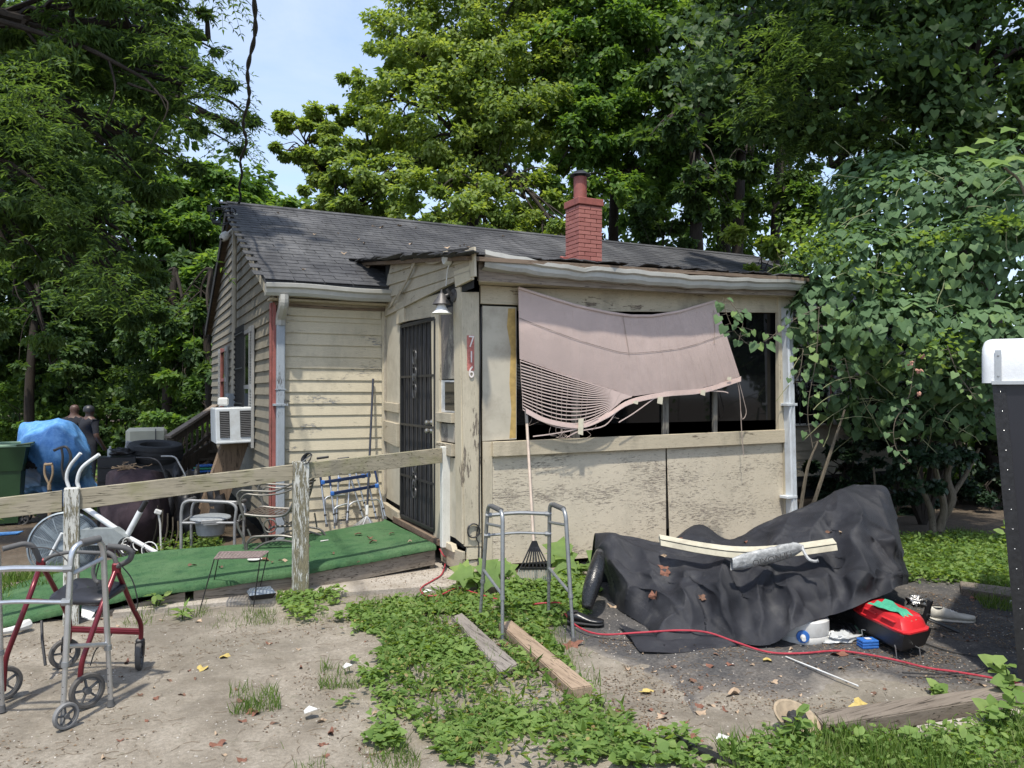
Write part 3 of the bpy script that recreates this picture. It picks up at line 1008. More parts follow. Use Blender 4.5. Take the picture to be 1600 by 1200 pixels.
for yy_ in (660, 673):
    c_ = PU(673, yy_, XA - .035)
    m_ = MB(); m_.lathe([(.026, .02), (.026, 0.004), (.012, -.01), (.022, -.028), (.024, -.045), (.014, -.055), (.001, -.056)], 14, c_, (1, 0, 0)); hp('door_knob', m_, simple('dull_steel', (.35, .34, .32), .35, .8), dr, smooth=True)
S('threshold', [(622, 806), (694, 843), (694, 852), (622, 815)], .06, M_ROTW, .0)

# ---- porch roof: low shed with torn front edge
FZ0 = PV(745, 400, YA - .32).z; FZ1 = PV(1245, 432, YA - .32).z
def proof(x, t):      # t 0 at front edge, 1 at main roof
    zf = FZ0 + (FZ1 - FZ0) * ((x - XA) / (XE - XA))
    return V(x, YA - .30 + t * (9.15 - YA + .30), zf + t * (3.16 - zf))
rows = []; rows2 = []
for i in range(25):
    x = XA - .10 + (XE - XA + .25) * i / 24
    rows.append([proof(x, t) for t in np.linspace(0, 1, 6)])
m_ = MB(); m_.grid(rows); m_.grid([[p + V(0, 0, -.035) for p in reversed(r)] for r in rows])
m_.add([rows[0][0], rows[0][-1], rows[0][-1] + V(0, 0, -.035), rows[0][0] + V(0, 0, -.035)], [(0, 1, 2, 3)])
m_.add([r[0] for r in rows] + [r[0] + V(0, 0, -.035) for r in rows], [(i, i + 1, i + 26, i + 25) for i in range(24)])
hp('porch_roof', m_, M_ROTW)
# torn shingle scraps along the front and the left edge
for i in range(34):
    x = XA - .16 + (XE - XA + .22) * (i + random.uniform(-.2, .2)) / 33
    w = random.uniform(.13, .24); d_ = random.uniform(.10, .24)
    c_ = proof(x, .02 + random.uniform(0, .03)) + V(0, .02, .012)
    if 12 < i < 30 and random.random() < .35: continue
    pl = []
    for k_ in range(8):
        a = k_ / 8 * 2 * math.pi
        pl.append(c_ + V(math.copysign(abs(math.cos(a)) ** .6, math.cos(a)) * w * .5 * random.uniform(.8, 1.15), math.copysign(abs(math.sin(a)) ** .6, math.sin(a)) * d_ * .6 * random.uniform(.7, 1.2), random.uniform(-.006, .014)))
    m_ = MB(); m_.prism(pl, V(0, 0, .008)); hp('torn_shingle', m_, M_SHING)
for i in range(17):
    t = i / 16
    c_ = proof(XA - .11, t) + V(random.uniform(-.03, .02), 0, .018 + random.uniform(-.004, .012))
    pl = []
    for k_ in range(7):
        a = k_ / 7 * 2 * math.pi
        pl.append(c_ + V(math.cos(a) * random.uniform(.07, .12), math.sin(a) * random.uniform(.12, .18), random.uniform(-.012, .012)))
    m_ = MB(); m_.prism(pl, V(0, 0, .008)); hp('torn_shingle', m_, M_SHING)
m_ = MB(); m_.prism([PV(748, 402, YA - .2), PV(762, 400, YA - .2), PV(900, 428, YA - .2), PV(1080, 441, YA - .2), PV(1245, 441, YA - .2), PV(1243, 462, YA - .2), PV(1080, 458, YA - .2), PV(900, 448, YA - .2), PV(748, 438, YA - .2)], V(0, .035, 0))
hp('porch_fascia', m_, M_FASC)
m_ = MB(); m_.prism([PV(748, 440, YA - .19), PV(1243, 463, YA - .19), PV(1236, 467, YA + .01), PV(748, 446, YA + .01)], V(0, 0, .015)); hp('porch_soffit', m_, M_TRIMX)
# gutter: twisted and bowed
gp = [(752, 423, .30, 1.05), (790, 427, .22, 1.0), (850, 434, .10, .9), (905, 438, -.05, .85), (930, 441, .12, .95), (1000, 446, .06, .95), (1080, 451, .0, .9), (1160, 453, .0, .85), (1248, 454, .0, .8)]
path = []
xs_ = np.linspace(752, 1248, 40)
for xx in xs_:
    yy = np.interp(xx, [g[0] for g in gp], [g[1] for g in gp]); tw = np.interp(xx, [g[0] for g in gp], [g[2] for g in gp]); sc = np.interp(xx, [g[0] for g in gp], [g[3] for g in gp])
    p_ = PV(xx, yy, YA - .205)
    path.append((p_ + V(0, .0, .004 * math.sin(xx * .11) + .003 * math.sin(xx * .31)), tw, sc))
gutter('gutter', path, K, M_GUT)
# white downspout on the right corner
m_ = MB()
a = PV(1229, 480, YA - .09); b = PV(1237, 806, YA - .09)
m_.beam(b, a, .078, .10, up=(0, 1, 0), ch=.012)
for sx in (-.02, .02): m_.beam(b + V(sx, -.052, 0), a + V(sx, -.052, 0), .012, .008, up=(0, 1, 0))
dsp = hp('downspout', m_, M_WHITEM, label='white corrugated downspout')
for yy in (632, 776):
    c_ = PV(1232, yy, YA - .09); m_ = MB(); m_.box(c_, (.14, .118, .028), ch=.003); hp('strap', m_, M_WHITEM, dsp)

# ---- chimney with bricks
cx0 = PV(905, 410, 9.75).x; cx1 = PV(943, 410, 9.75).x
CW = .40; cy0 = 9.75; ccx = cx0 + CW / 2
cz1 = PV(925, 320, cy0).z
zb0 = 3.30
m_ = MB(); m_.box((ccx, cy0 + CW / 2, (zb0 + cz1) / 2), (CW - .03, CW - .03, cz1 - zb0))
chim = hp('chimney', m_, simple('red_mortar', (.16, .05, .042), .9, 0, .2, 30))
M_BRICK = Mat('painted_red_brick', .75, 0, .3)
bn = M_BRICK.noise(22, 6, .65)
bc = M_BRICK.mix(bn, (.30, .115, .10), (.42, .185, .16))
bc = M_BRICK.mix(M_BRICK.ramp(M_BRICK.rnd(), [(0, 0.0), (1, .45)]), bc, (.17, .05, .045))
bc = M_BRICK.mix(M_BRICK.ramp(M_BRICK.noise(60, 5, .7), [(.66, 0.0), (.72, .8)]), bc, (.45, .36, .32))
M_BRICK.color(bc).bump(bn, .4, .003)
BL, BH = .2, .0625
bmesh_b = MB().box((0, 0, 0), (BL - .009, .09, BH - .008), None, .003)
bm_l = bpy.data.meshes.new('brick'); bm_l.from_pydata(bmesh_b.v, [], bmesh_b.f); bm_l.update(); bm_l.materials.append(M_BRICK.m)
bmesh_b = MB().box((0, 0, 0), (.096 - .006, .09, BH - .008), None, .003)
bm_s = bpy.data.meshes.new('brick'); bm_s.from_pydata(bmesh_b.v, [], bmesh_b.f); bm_s.update(); bm_s.materials.append(M_BRICK.m)
zz = zb0 + BH / 2; r_ = 0
while zz < cz1 - .02:
    for face in range(4):
        ang = face * math.pi / 2
        ctr = V(ccx, cy0 + CW / 2, zz)
        ex = V(math.cos(ang), math.sin(ang), 0); ey = V(math.sin(ang), -math.cos(ang), 0)
        if face in (1, 2) and zz < 3.9 and face == 2: continue
        lay = [(-.10, 'l'), (.10, 'l')] if (r_ + face) % 2 == 0 else [(-.151, 's'), (.0, 'l'), (.151, 's')]
        for (u_, kd) in lay:
            link_piece('brick', bm_l if kd == 'l' else bm_s, ctr + ex * u_ + ey * (CW / 2 - .045 + random.uniform(0, .004)), chim, rot=(0, 0, ang))
    zz += BH; r_ += 1
m_ = MB(); m_.box((ccx, cy0 + CW / 2, cz1 + .045), (CW + .035, CW + .035, .10), ch=.006); hp('chimney_crown', m_, M_RED, chim)
ft = PV(912, 278, cy0 + .2).z
m_ = MB(); m_.lathe([(.10, 0), (.10, ft - cz1 - .09), (.085, ft - cz1 - .09), (.085, 0)], 24, (ccx - .06, cy0 + CW / 2, cz1 + .09)); hp('flue_pipe', m_, M_RED, chim, smooth=True)
m_ = MB(); m_.lathe([(.001, .075), (.08, .06), (.155, .0), (.16, -.006), (.14, -.002), (.07, .045), (.001, .05)], 24, (ccx - .06, cy0 + CW / 2, ft + .03))
for k_ in range(4):
    a = k_ * math.pi / 2 + .4; m_.box((ccx - .06 + .09 * math.cos(a), cy0 + CW / 2 + .09 * math.sin(a), ft + .02), (.012, .012, .09))
hp('flue_cap', m_, M_BLACK, chim, smooth=True)
m_ = MB()
for k_ in range(14):
    a = random.uniform(0, 1); side = random.random() < .5
    p_ = V(ccx - CW / 2 + CW * a, cy0 - .03, 0) if side else V(ccx - CW / 2 - .03, cy0 + CW * a, 0)
    p_.z = ZE + (p_.y - YE) * SL + .02
    m_.box(p_, (.13, .10, .03 + .05 * random.random()), Matrix.Rotation(random.uniform(-.6, .6), 3, 'X') @ Matrix.Rotation(random.uniform(-.6, .6), 3, 'Z'))
hp('flashing', m_, M_RED, chim)

# ---- gable windows with shutters and bars
def L(name, pts, t, mat, off=0.0, parent=house, **k): return poly_panel(name, 'L', pts, t, mat, off, parent, **k)
M_SHUT = simple('grey_shutter', (.30, .30, .29), .6, 0, .1, 10)
def quad(px0, px1, yt, yb_, plane=XB):
    y0 = PU(px0, 600, plane).y; y1 = PU(px1, 600, plane).y
    zt_ = PU((px0 + px1) / 2, yt, plane).z; zb_ = PU((px0 + px1) / 2, yb_, plane).z
    return y0, y1, zt_, zb_
def lwindow(px0, px1, yt, yb_, shut=True, bars=True):
    y0, y1, zt_, zb_ = quad(px0, px1, yt, yb_)
    w = empty('window', V(XB - .03, (y0 + y1) / 2, zb_), parent=house)
    m_ = MB(); m_.box((XB - .030, (y0 + y1) / 2, (zt_ + zb_) / 2), (.008, abs(y0 - y1), zt_ - zb_)); hp('pane', m_, M_GLASS, w)
    m_ = MB()
    for yy in (y0, y1): m_.box((XB - .04, yy, (zt_ + zb_) / 2), (.035, .05, zt_ - zb_ + .1), ch=.003)
    for zz in (zt_, zb_, (zt_ + zb_) / 2): m_.box((XB - .042, (y0 + y1) / 2, zz), (.033, abs(y0 - y1), .05), ch=.003)
    hp('frame', m_, M_RED if not bars else M_SHUT, w)
    if bars:
        for i in range(9):
            yy = y0 + (y1 - y0) * i / 8
            m_ = MB(); m_.box((XB - .12, yy, (zt_ + zb_) / 2 + .02), (.012, .012, zt_ - zb_ + .12)); hp('bar', m_, M_BLACK, w)
        for zz in np.linspace(zb_ + .05, zt_ - .02, 4):
            m_ = MB(); m_.box((XB - .13, (y0 + y1) / 2, zz), (.01, abs(y0 - y1) + .04, .014)); hp('cross_bar', m_, M_BLACK, w)
        m_ = MB()
        for i in range(22):
            zz = zb_ + (zt_ - zb_) * i / 21
            m_.lathe([(.001, -.012), (.02, 0), (.001, .012)], 6, V(XB - .13, y1 - .04, zz), (0, 1, 0))
        hp('bar_scrolls', m_, M_BLACK, w)
    if shut:
        for sy, (a, b) in (('n', (y0 - .30, y0 - .03)), ('f', (y1 + .03, y1 + .3))):
            m_ = MB()
            zt2, zb2 = zt_ + .04, zb_ - .04
            for yy in (a + .02, b - .02): m_.box((XB - .048, yy, (zt2 + zb2) / 2), (.03, .045, zt2 - zb2), ch=.002)
            for zz in (zt2 - .03, zb2 + .05, (zt2 + zb2) / 2): m_.box((XB - .047, (a + b) / 2, zz), (.028, b - a - .05, .07), ch=.002)
            s_ = hp('shutter', m_, M_SHUT, w)
            zz = zb2 + .1; m_ = MB()
            while zz < zt2 - .06:
                m_.box((XB - .045, (a + b) / 2, zz), (.03, b - a - .08, .006), Matrix.Rotation(.7, 3, 'Y')); zz += .034
            mm_ = m_.build('louvres', M_SHUT, w); tag(mm_, kind='stuff')
lwindow(396, 383, 520, 690)
lwindow(357, 350, 548, 640, True, False)
# electrical mast and meter on the gable
my = PU(366, 480, XB - .09).y
zt_ = PU(363, 350, XB - .09).z; zb_ = PU(368, 616, XB - .09).z
m_ = MB(); m_.tube([V(XB - .09, my, zb_), V(XB - .09, my, zt_)], .032, 12)
mast = hp('electrical_mast', m_, simple('tan_painted_pipe', (.36, .33, .27), .5, 0, .1, 8), smooth=True)
m_ = MB(); m_.lathe([(.032, 0), (.055, .02), (.06, .07), (.04, .11), (.001, .125)], 12, V(XB - .09, my, zt_ - .02)); hp('weatherhead', m_, M_GUT, mast, smooth=True)
m_ = MB()
ft_ = V(XB - .2, my - .12, PU(363, 390, XB).z)
m_.lathe([(.001, 0), (.05, .01), (.06, .07), (.045, .12), (.02, .14)], 14, ft_, (-.5, -.5, -.6)); m_.tube([V(XB - .03, my - .05, ft_.z + .1), V(XB - .12, my - .08, ft_.z + .09), ft_], .015, 8)
hp('flood_lamp', m_, simple('white_lamp_glass', (.6, .6, .58), .3), mast, smooth=True)
m_ = MB(); m_.box((XB - .12, my, zb_ - .14), (.13, .20, .3), ch=.01); hp('meter_box', m_, M_BLUEG, mast)
m_ = MB()
for k_ in range(5):
    p0 = V(XB - .1, my, zt_ + .06)
    pts = [p0 + V(-.08 * t * k_ * .6 + .02 * math.sin(t * 9 + k_), -.1 * t, .10 * math.sin(t * 3.1) - .12 * t * (k_ % 3)) for t in np.linspace(0, 1, 9)]
    m_.tube(pts, .008, 5)
m_.box((XB - .42, my - .1, zt_ + .1), (.06, .05, .09), ch=.01); m_.box((XB - .33, my - .1, zt_ - .07), (.11, .05, .05), ch=.01)
for k_ in range(3): m_.tube(arc((XB - .28, my - .1, zt_ + .02), .09 + .02 * k_, k_, k_ + 4.5, 10, (1, 0, 0), (0, 0, 1)), .007, 5)
hp('drip_loops', m_, M_BLACK, mast)

# right window, trims
w = empty('window', PV(1265, 660, YB - .03), parent=house)
m_ = MB(); m_.prism([PV(1242, 545, YB - .03), PV(1290, 545, YB - .03), PV(1290, 664, YB - .03), PV(1242, 666, YB - .03)], V(0, -.006, 0)); hp('pane', m_, M_GLASS, w)
M_WGR = simple('grimy_white_frame', (.33, .33, .31), .5)
m_ = MB()
x0 = PV(1238, 600, YB).x; x1 = PV(1290, 600, YB).x; z0 = PV(1265, 663, YB).z; z1 = PV(1265, 545, YB).z; zm = PV(1265, 594, YB).z
for zz in (z0, zm, z1): m_.box(((x0 + x1) / 2, YB - .05, zz), (x1 - x0, .03, .03), ch=.003)
m_.box((x1, YB - .05, (z0 + z1) / 2), (.035, .03, z1 - z0), ch=.003)
hp('frame', m_, M_WGR, w)
for k_ in range(5):
    m_ = MB(); m_.box((x0 + (x1 - x0) * (k_ + .5) / 5, YB - .075, (z0 + z1) / 2), (.012, .012, z1 - z0)); hp('bar', m_, M_BLACK, w)
poly_panel('window_trim', 'M', [(1292, 545), (1298, 545), (1298, 664), (1292, 664)], .03, M_RED, .026)
sx0 = PV(1299, 600, YB).x; sx1 = PV(1326, 600, YB).x; sz0 = PV(1310, 663, YB).z; sz1 = PV(1310, 535, YB).z
m_ = MB()
for xx in (sx0 + .02, sx1 - .02): m_.box((xx, YB - .045, (sz0 + sz1) / 2), (.045, .03, sz1 - sz0), ch=.002)
for zz in (sz0 + .03, sz1 - .03, (sz0 + sz1) / 2): m_.box(((sx0 + sx1) / 2, YB - .044, zz), (sx1 - sx0, .027, .06), ch=.002)
sh = hp('shutter', m_, M_SHUT)
m_ = MB(); zz = sz0 + .08
while zz < sz1 - .06:
    m_.box(((sx0 + sx1) / 2, YB - .043, zz), (sx1 - sx0 - .06, .03, .006), Matrix.Rotation(-.7, 3, 'X')); zz += .036
tag(m_.build('louvres', M_SHUT, sh), kind='stuff')

# house number
num = empty('house_number', PV(736, 592, YA - .037), parent=house)
m_ = MB(); m_.prism([PV(729.5, 524, YA - .036), PV(741, 524, YA - .036), PV(741, 579, YA - .036), PV(730, 579, YA - .036)], V(0, -.001, 0)); hp('red_patch', m_, simple('faded_red_patch', (.42, .14, .115), .8, 0, .3, 60), num)
M_DIG = simple('white_number_metal', (.66, .6, .57), .4)
def text_mesh(name, s, size, loc, rot, mat, parent, extr=.003, sx=1.0):
    cu = bpy.data.curves.new(name, 'FONT'); cu.body = s; cu.size = size; cu.extrude = extr; cu.align_x = 'CENTER'; cu.align_y = 'CENTER'
    tmp = bpy.data.objects.new(name, cu); col.objects.link(tmp)
    dg = bpy.context.evaluated_depsgraph_get()
    me_ = bpy.data.meshes.new_from_object(tmp.evaluated_get(dg))
    bpy.data.objects.remove(tmp)
    me_.materials.clear(); me_.materials.append(mat)
    o_ = bpy.data.objects.new(name, me_); col.objects.link(o_)
    o_.parent = parent; o_.location = Vector(loc) - origin_of(parent); o_.rotation_euler = rot; o_.scale = (sx, 1, 1)
    return o_
for ch_, yy in (('7', 534.5), ('1', 558.5), ('6', 582)):
    text_mesh('digit', ch_, .142, PV(736.5, yy, YA - .044), (math.pi / 2, 0, 0), M_DIG, num, .003, .8)
# ================================================================== THINGS
M_ALU = simple('brushed_aluminium', (.50, .51, .52), .30, .8, .10, 20, .05)
M_ALUD = simple('dull_grey_aluminium', (.27, .28, .285), .42, .6, .12, 20, .05)
M_GRIP = simple('grey_foam_grip', (.085, .085, .085), .8)
M_NAVY = simple('navy_powder_coat', (.018, .032, .085), .35, .3)
M_BLUEP = simple('blue_plastic', (.03, .13, .42), .4)
M_BLKP = simple('black_plastic', (.016, .016, .018), .45, 0, .2, 20, .1)
M_BLKR = simple('black_rubber', (.02, .02, .021), .75, 0, .2, 30, .2)
M_WHITEP = simple('scuffed_white_plastic', (.58, .58, .56), .5, 0, .08, 8, .05, dirt=(.36, .34, .3))
M_MAROON = simple('maroon_metallic_paint', (.13, .014, .022), .3, .35, .1, 12, .03)
M_REDCORD = simple('red_cord_rubber', (.33, .03, .045), .5, 0, .3, 30)

def tube(name, pts, r, mat, parent, n=8, smooth=True, closed=False, **k):
    m_ = MB(); m_.tube(pts, r, n, closed)
    return m_.build(name, mat, parent, smooth=smooth, **k)

# ---------------------------------------------------------------- ramp
RT = [PV(x, y, 6.27) for x, y in ((690, 858), (400, 901), (204, 927), (0, 974), (-190, 1030))]
def ramp_z(x):
    return float(np.interp(x, [p.x for p in reversed(RT)], [p.z for p in reversed(RT)]))
RX0, RX1 = RT[-1].x, RT[0].x + .02
def ry0(x): return 6.27 + .20 * float(np.clip((x - 1.2) / 1.3, 0, 1))
_rb = [PZ(x, y, z) for x, y, z in ((0, 918, .02), (50, 906, .04), (250, 872, .09), (420, 855, .14), (600, 823, .19))]
def ry1(x): return float(np.interp(x, [-1.5] + [p.x for p in _rb] + [2.5], [_rb[0].y - .1] + [min(p.y, 8.25) for p in _rb] + [8.2]))
ramp = empty('wooden_ramp', V(.8, 7.2, 0), 'low weathered wooden entrance ramp leading from the dirt up to the barred door', 'ramp')
x = RX0; k_ = 0
while x < RX1 - .05:
    w = .137; xc = x + w / 2
    m_ = MB(); a = V(xc, ry0(xc) + .03, ramp_z(xc) - .03); b = V(xc, ry1(xc) - .02, ramp_z(xc) - .03)
    m_.beam(a, b, w - .006, .026); m_.build('plank', M_BOARD, ramp); x += w
segs = [(RX0, .38), (.44, 1.19), (1.22, RX1)]
for (a, b) in segs:
    m_ = MB()
    za, zb_ = ramp_z(a) - .05, ramp_z(b) - .05
    ya_, yb_ = ry0(a) + .02, ry0(b) + .02
    h = .125
    m_.add([V(a, ya_, max(za - h, -.05)), V(b, yb_, zb_ - h), V(b, yb_, zb_), V(a, ya_, za), V(a, ya_ + .035, max(za - h, -.05)), V(b, yb_ + .035, zb_ - h), V(b, yb_ + .035, zb_), V(a, ya_ + .035, za)],
           [(0, 1, 2, 3), (7, 6, 5, 4), (0, 4, 5, 1), (1, 5, 6, 2), (2, 6, 7, 3), (3, 7, 4, 0)])
    m_.build('rim_joist', M_BOARD, ramp)
m_ = MB(); m_.box((RX1 - .02, 7.35, .08), (.035, 1.7, .12)); m_.build('rim_joist', M_BOARD, ramp)
for xx in (-.3, .42, 1.2, 2.3):
    for yy in (6.6, 7.9):
        m_ = MB(); m_.box((xx, yy, ramp_z(xx) * .5 - .09), (.09, .09, max(ramp_z(xx) + .02, .08)))
        m_.build('support_block', M_BOARD, ramp)
m_ = MB(); m_.box((.80, 6.36, .06), (.38, .12, .13), ch=.01); m_.build('concrete_block', M_CONC, ramp)

# turf carpet
def turf_mat():
    m = Mat('worn_green_turf', .95, 0, .1)
    f_ = m.noise(220, 4, .7); b_ = m.noise(2.4, 6, .65)
    c = m.mix(f_, (.03, .075, .032), (.085, .18, .08))
    c = m.mix(m.ramp(b_, [(.42, 0.0), (.66, .7)]), c, (.10, .17, .085))
    c = m.mix(m.ramp(m.noise(6, 7, .72), [(.5, 0.0), (.66, .6)]), c, (.022, .065, .035))
    c = m.mix(m.ramp(m.noise(9, 6, .7), [(.62, 0.0), (.7, .6)]), c, (.06, .055, .035))
    m.color(c); m.bump(f_, .9, .006); return m.m
M_TURF = turf_mat()
rows = []
for i in range(121):
    s = i / 120; x = RX0 + (RX1 - RX0) * s
    row = []
    for j in range(50):
        t = j / 49
        y = (ry0(x) - .015) + (ry1(x) - ry0(x) + .02) * t
        z = ramp_z(x) + .004 + .007 * mn.noise((x * 3, y * 3, 1)) + .006 * math.exp(-((t - .13) / .012) ** 2) + .004 * math.exp(-((t - .17) / .012) ** 2)
        if j == 0: z -= .045 + .006 * mn.noise((x * 20, 0, 0)); y += .004
        if j == 1: z -= .010; y -= .02
        row.append(V(x, y, z))
    rows.append(row)
m_ = MB(); m_.grid(rows)
carpet = m_.build('turf_carpet', M_TURF, smooth='all', label='worn green artificial turf carpet laid over the wooden ramp', category='turf carpet')
# fuzzy edge and pile
nb = 24000
bx = rng.uniform(RX0 + .1, RX1, nb); bt = rng.random(nb) ** 1.3
by = np.array([ry0(a) for a in bx]); by1 = np.array([ry1(a) for a in bx]); yy = by + (by1 - by) * bt
zz = np.array([ramp_z(a) for a in bx]) + .003
edge = rng.random(nb) < .25
yy[edge] = by[edge] - .022; zz[edge] -= rng.random(edge.sum()) * .035
M_PILE = leaf_mat('green_turf_pile', [(.02, .055, .028), (.045, .11, .055), (.085, .16, .09)], .2, .8)
T = rng.normal(size=(nb, 3)) * .6; T[:, 2] = 1
leaves('turf_pile', np.stack([bx, yy, zz], 1), rng.normal(size=(nb, 3)), T, rng.uniform(.010, .020, nb), 'blade', M_PILE, carpet, kind='stuff')

# ---------------------------------------------------------------- railing
rail = empty('wooden_railing', G(470, 932), 'mossy grey wooden handrail on three flaking posts along the green ramp', 'railing')
pm = G(470, 930); PYm = pm.y - .0
def post(px0, px1, yt, yb, Y, mat, name='post', d=.09, top_mat=None):
    a = PV(px0, yb, Y); b = PV(px1, yb, Y); zt = PV(px0, yt, Y).z
    m_ = MB(); m_.box(((a.x + b.x) / 2, Y + d / 2, (zt + a.z - .03) / 2), (b.x - a.x, d, zt - a.z + .03), ch=.005)
    return m_.build(name, mat, rail)
post(459, 483, 722, 930, 6.13, M_POSTW)
post(98, 123, 764, 974, 6.13, M_POSTW)
M_POSTN = peeling('flaky_white_board', (.62, .62, .58), (.25, .22, .16), 'z', .56, (.1, .09, .06), 1.0, .25)
post(691, 704, 698, 851, 6.42, M_POSTN, 'post', .06)
def railboard(p0, p1, h, mat=M_RAIL):
    a0 = PV(*p0[:2], p0[3]); a1 = PV(p0[0], p0[2], p0[3]); b0 = PV(*p1[:2], p1[3]); b1 = PV(p1[0], p1[2], p1[3])
    m_ = MB(); d = V(0, .038, 0)
    m_.prism([a1, b1, b0, a0], d)
    o = m_.build('rail', mat, rail)
    import bmesh
    bm = bmesh.new(); bm.from_mesh(o.data); bmesh.ops.recalc_face_normals(bm, faces=bm.faces); bmesh.ops.bevel(bm, geom=bm.edges[:], offset=.003, segments=1, affect='EDGES'); bm.to_mesh(o.data); bm.free()
railboard((483, 723, 748, 6.16), (691, 700, 723, 6.40), .14)
railboard((124, 764, 796, 6.16), (458, 726, 750, 6.16), .14)
railboard((-120, 792, 824, 6.16), (97, 767, 799, 6.16), .14)

# ---------------------------------------------------------------- walkers
def walker(label, feet, H, mat, parts_mat=None, r=.0125, bars=(.78, .62), lean=.06, wheels=False, grip=M_GRIP, group=None):
    """feet: near-left, far-left, near-right, far-right; the cross bars join the far pair"""
    nl, fl, nr_, fr = [Vector(p) for p in feet]
    c = (nl + fl + nr_ + fr) / 4
    w = empty('walking_frame', (c.x, c.y, min(p.z for p in feet)), label, 'walker', group)
    tops = {}
    for key, (n, f_, other) in {'l': (nl, fl, (nr_ + fr) / 2), 'r': (nr_, fr, (nl + fl) / 2)}.items():
        inw = ((other - (n + f_) / 2)); inw.z = 0; inw = inw.normalized() * lean * .5
        mid = (n + f_) / 2
        nt_ = n.lerp(mid, .30) + inw + V(0, 0, H); ft_ = f_.lerp(mid, .42) + inw + V(0, 0, H + .0)
        kn = n.lerp(nt_, .35); kf = f_.lerp(ft_, .35)
        pth = round_path([kn, nt_, ft_, kf], .07, 6)
        tube('side_frame', pth, r, mat, w, 10)
        for a, b in ((n, kn), (f_, kf)):
            tube('leg', [a + V(0, 0, .02), b + (b - a) * .08], r * .85, mat, w, 10)
            d = (b - a).normalized()
            m_ = MB(); m_.tube([b - d * .012, b + d * .012], r * 1.25, 10); m_.build('collar', M_ALUD, w, smooth=True)
            if not (wheels and a is f_):
                m_ = MB(); m_.lathe([(.001, 0), (.019, 0), (.017, .012), (.0145, .035), (.001, .036)], 12, a + V(0, 0, .0), (0, 0, 1)); m_.build('foot_tip', M_GRIP, w, smooth=True)
            m_ = MB()
            side = CF * -1
            for q_ in range(5):
                m_.lathe([(.003, 0), (.001, .0015)], 6, a + (b - a) * (.22 + .11 * q_) + V(side.x, side.y, 0) * (r * .84), (side.x, side.y, 0), cap=True)
            m_.build('adjustment_holes', M_DARK, w)
        g0 = nt_.lerp(ft_, .12); g1 = nt_.lerp(ft_, .72)
        tube('grip', [g0, g1], r * 1.35, grip, w, 10)
        s0 = kn.lerp(nt_, .82); s1 = kf.lerp(ft_, .75)
        tube('side_bar', [s0, s1], r * .75, mat, w, 8)
        s0 = kn.lerp(nt_, .03); s1 = kf.lerp(ft_, .15)
        tube('side_bar', [s0, s1], r * .75, mat, w, 8)
        tops[key] = (kf, ft_)
    for bz in bars:
        q_ = (bz * H - tops['l'][0].z) / (tops['l'][1].z - tops['l'][0].z)
        q_ = bz
        a = tops['l'][0].lerp(tops['l'][1], q_); b = tops['r'][0].lerp(tops['r'][1], q_)
        m_c = (a + b) / 2 + V(0, 0, .012)
        tube('cross_bar', smooth_path([a, a.lerp(m_c, .3), m_c, b.lerp(m_c, .3), b], 3), r * (1.0 if bz > .7 else .7), parts_mat or mat, w, 8)
        for e, o_ in ((a, b), (b, a)):
            d = (o_ - e).normalized()
            m_ = MB(); m_.tube([e - d * .012, e + d * .03], r * 1.3, 8); m_.build('clamp', M_ALUD, w, smooth=True)
    return w
# by the porch, standing in the weeds
walker('dull grey folding walking frame standing in clover in front of the porch panel', (G(785, 1008), G(750, 972), G(896, 1005), G(857, 968)), .83, M_ALUD, None, .0135, (.86, .60), .05)
wB = G(173, 1103); wA = G(97, 1140); wBl = G(3, 1112)
wk = walker('shiny aluminium walking frame nearest the camera, in front of the red rollator', (wBl, wA + (wBl - wB), wB, wA), .86, M_ALU, None, .0145, (.80, .52), .02, True)
def wheel(name, c, ax, R_, w, mat, parent, spokes=5, rim=None):
    ax = Vector(ax).normalized()
    m_ = MB()
    m_.lathe([(R_ * .80, -w / 2), (R_ * .95, -w / 2), (R_, -w * .25), (R_, w * .25), (R_ * .95, w / 2), (R_ * .80, w / 2), (R_ * .76, 0), (R_ * .80, -w / 2)], 24, c, ax)
    o_ = m_.build(name, mat, parent, smooth=True)
    m_ = MB(); m_.lathe([(R_ * .7, -w * .3), (R_ * .79, -w * .35), (R_ * .79, w * .35), (R_ * .7, w * .3), (R_ * .7, -w * .3)], 24, c, ax)
    m_.lathe([(.001, -w * .6), (R_ * .2, -w * .6), (R_ * .2, w * .6), (.001, w * .6)], 12, c, ax)
    x_ = ax.orthogonal().normalized(); y_ = ax.cross(x_)
    for i in range(spokes):
        a = 2 * math.pi * i / spokes + .4
        d = x_ * math.cos(a) + y_ * math.sin(a)
        m_.beam(Vector(c) + d * R_ * .12, Vector(c) + d * R_ * .75, w * .35, R_ * .13, up=ax)
    m_.build('rim', rim or M_GRIP, o_, smooth=True)
    return o_
wc = wA + V(.015, 0, .062)
wheel('wheel', wc, CR - CF * .55, .062, .024, simple('grey_wheel', (.16, .16, .16), .6), wk)

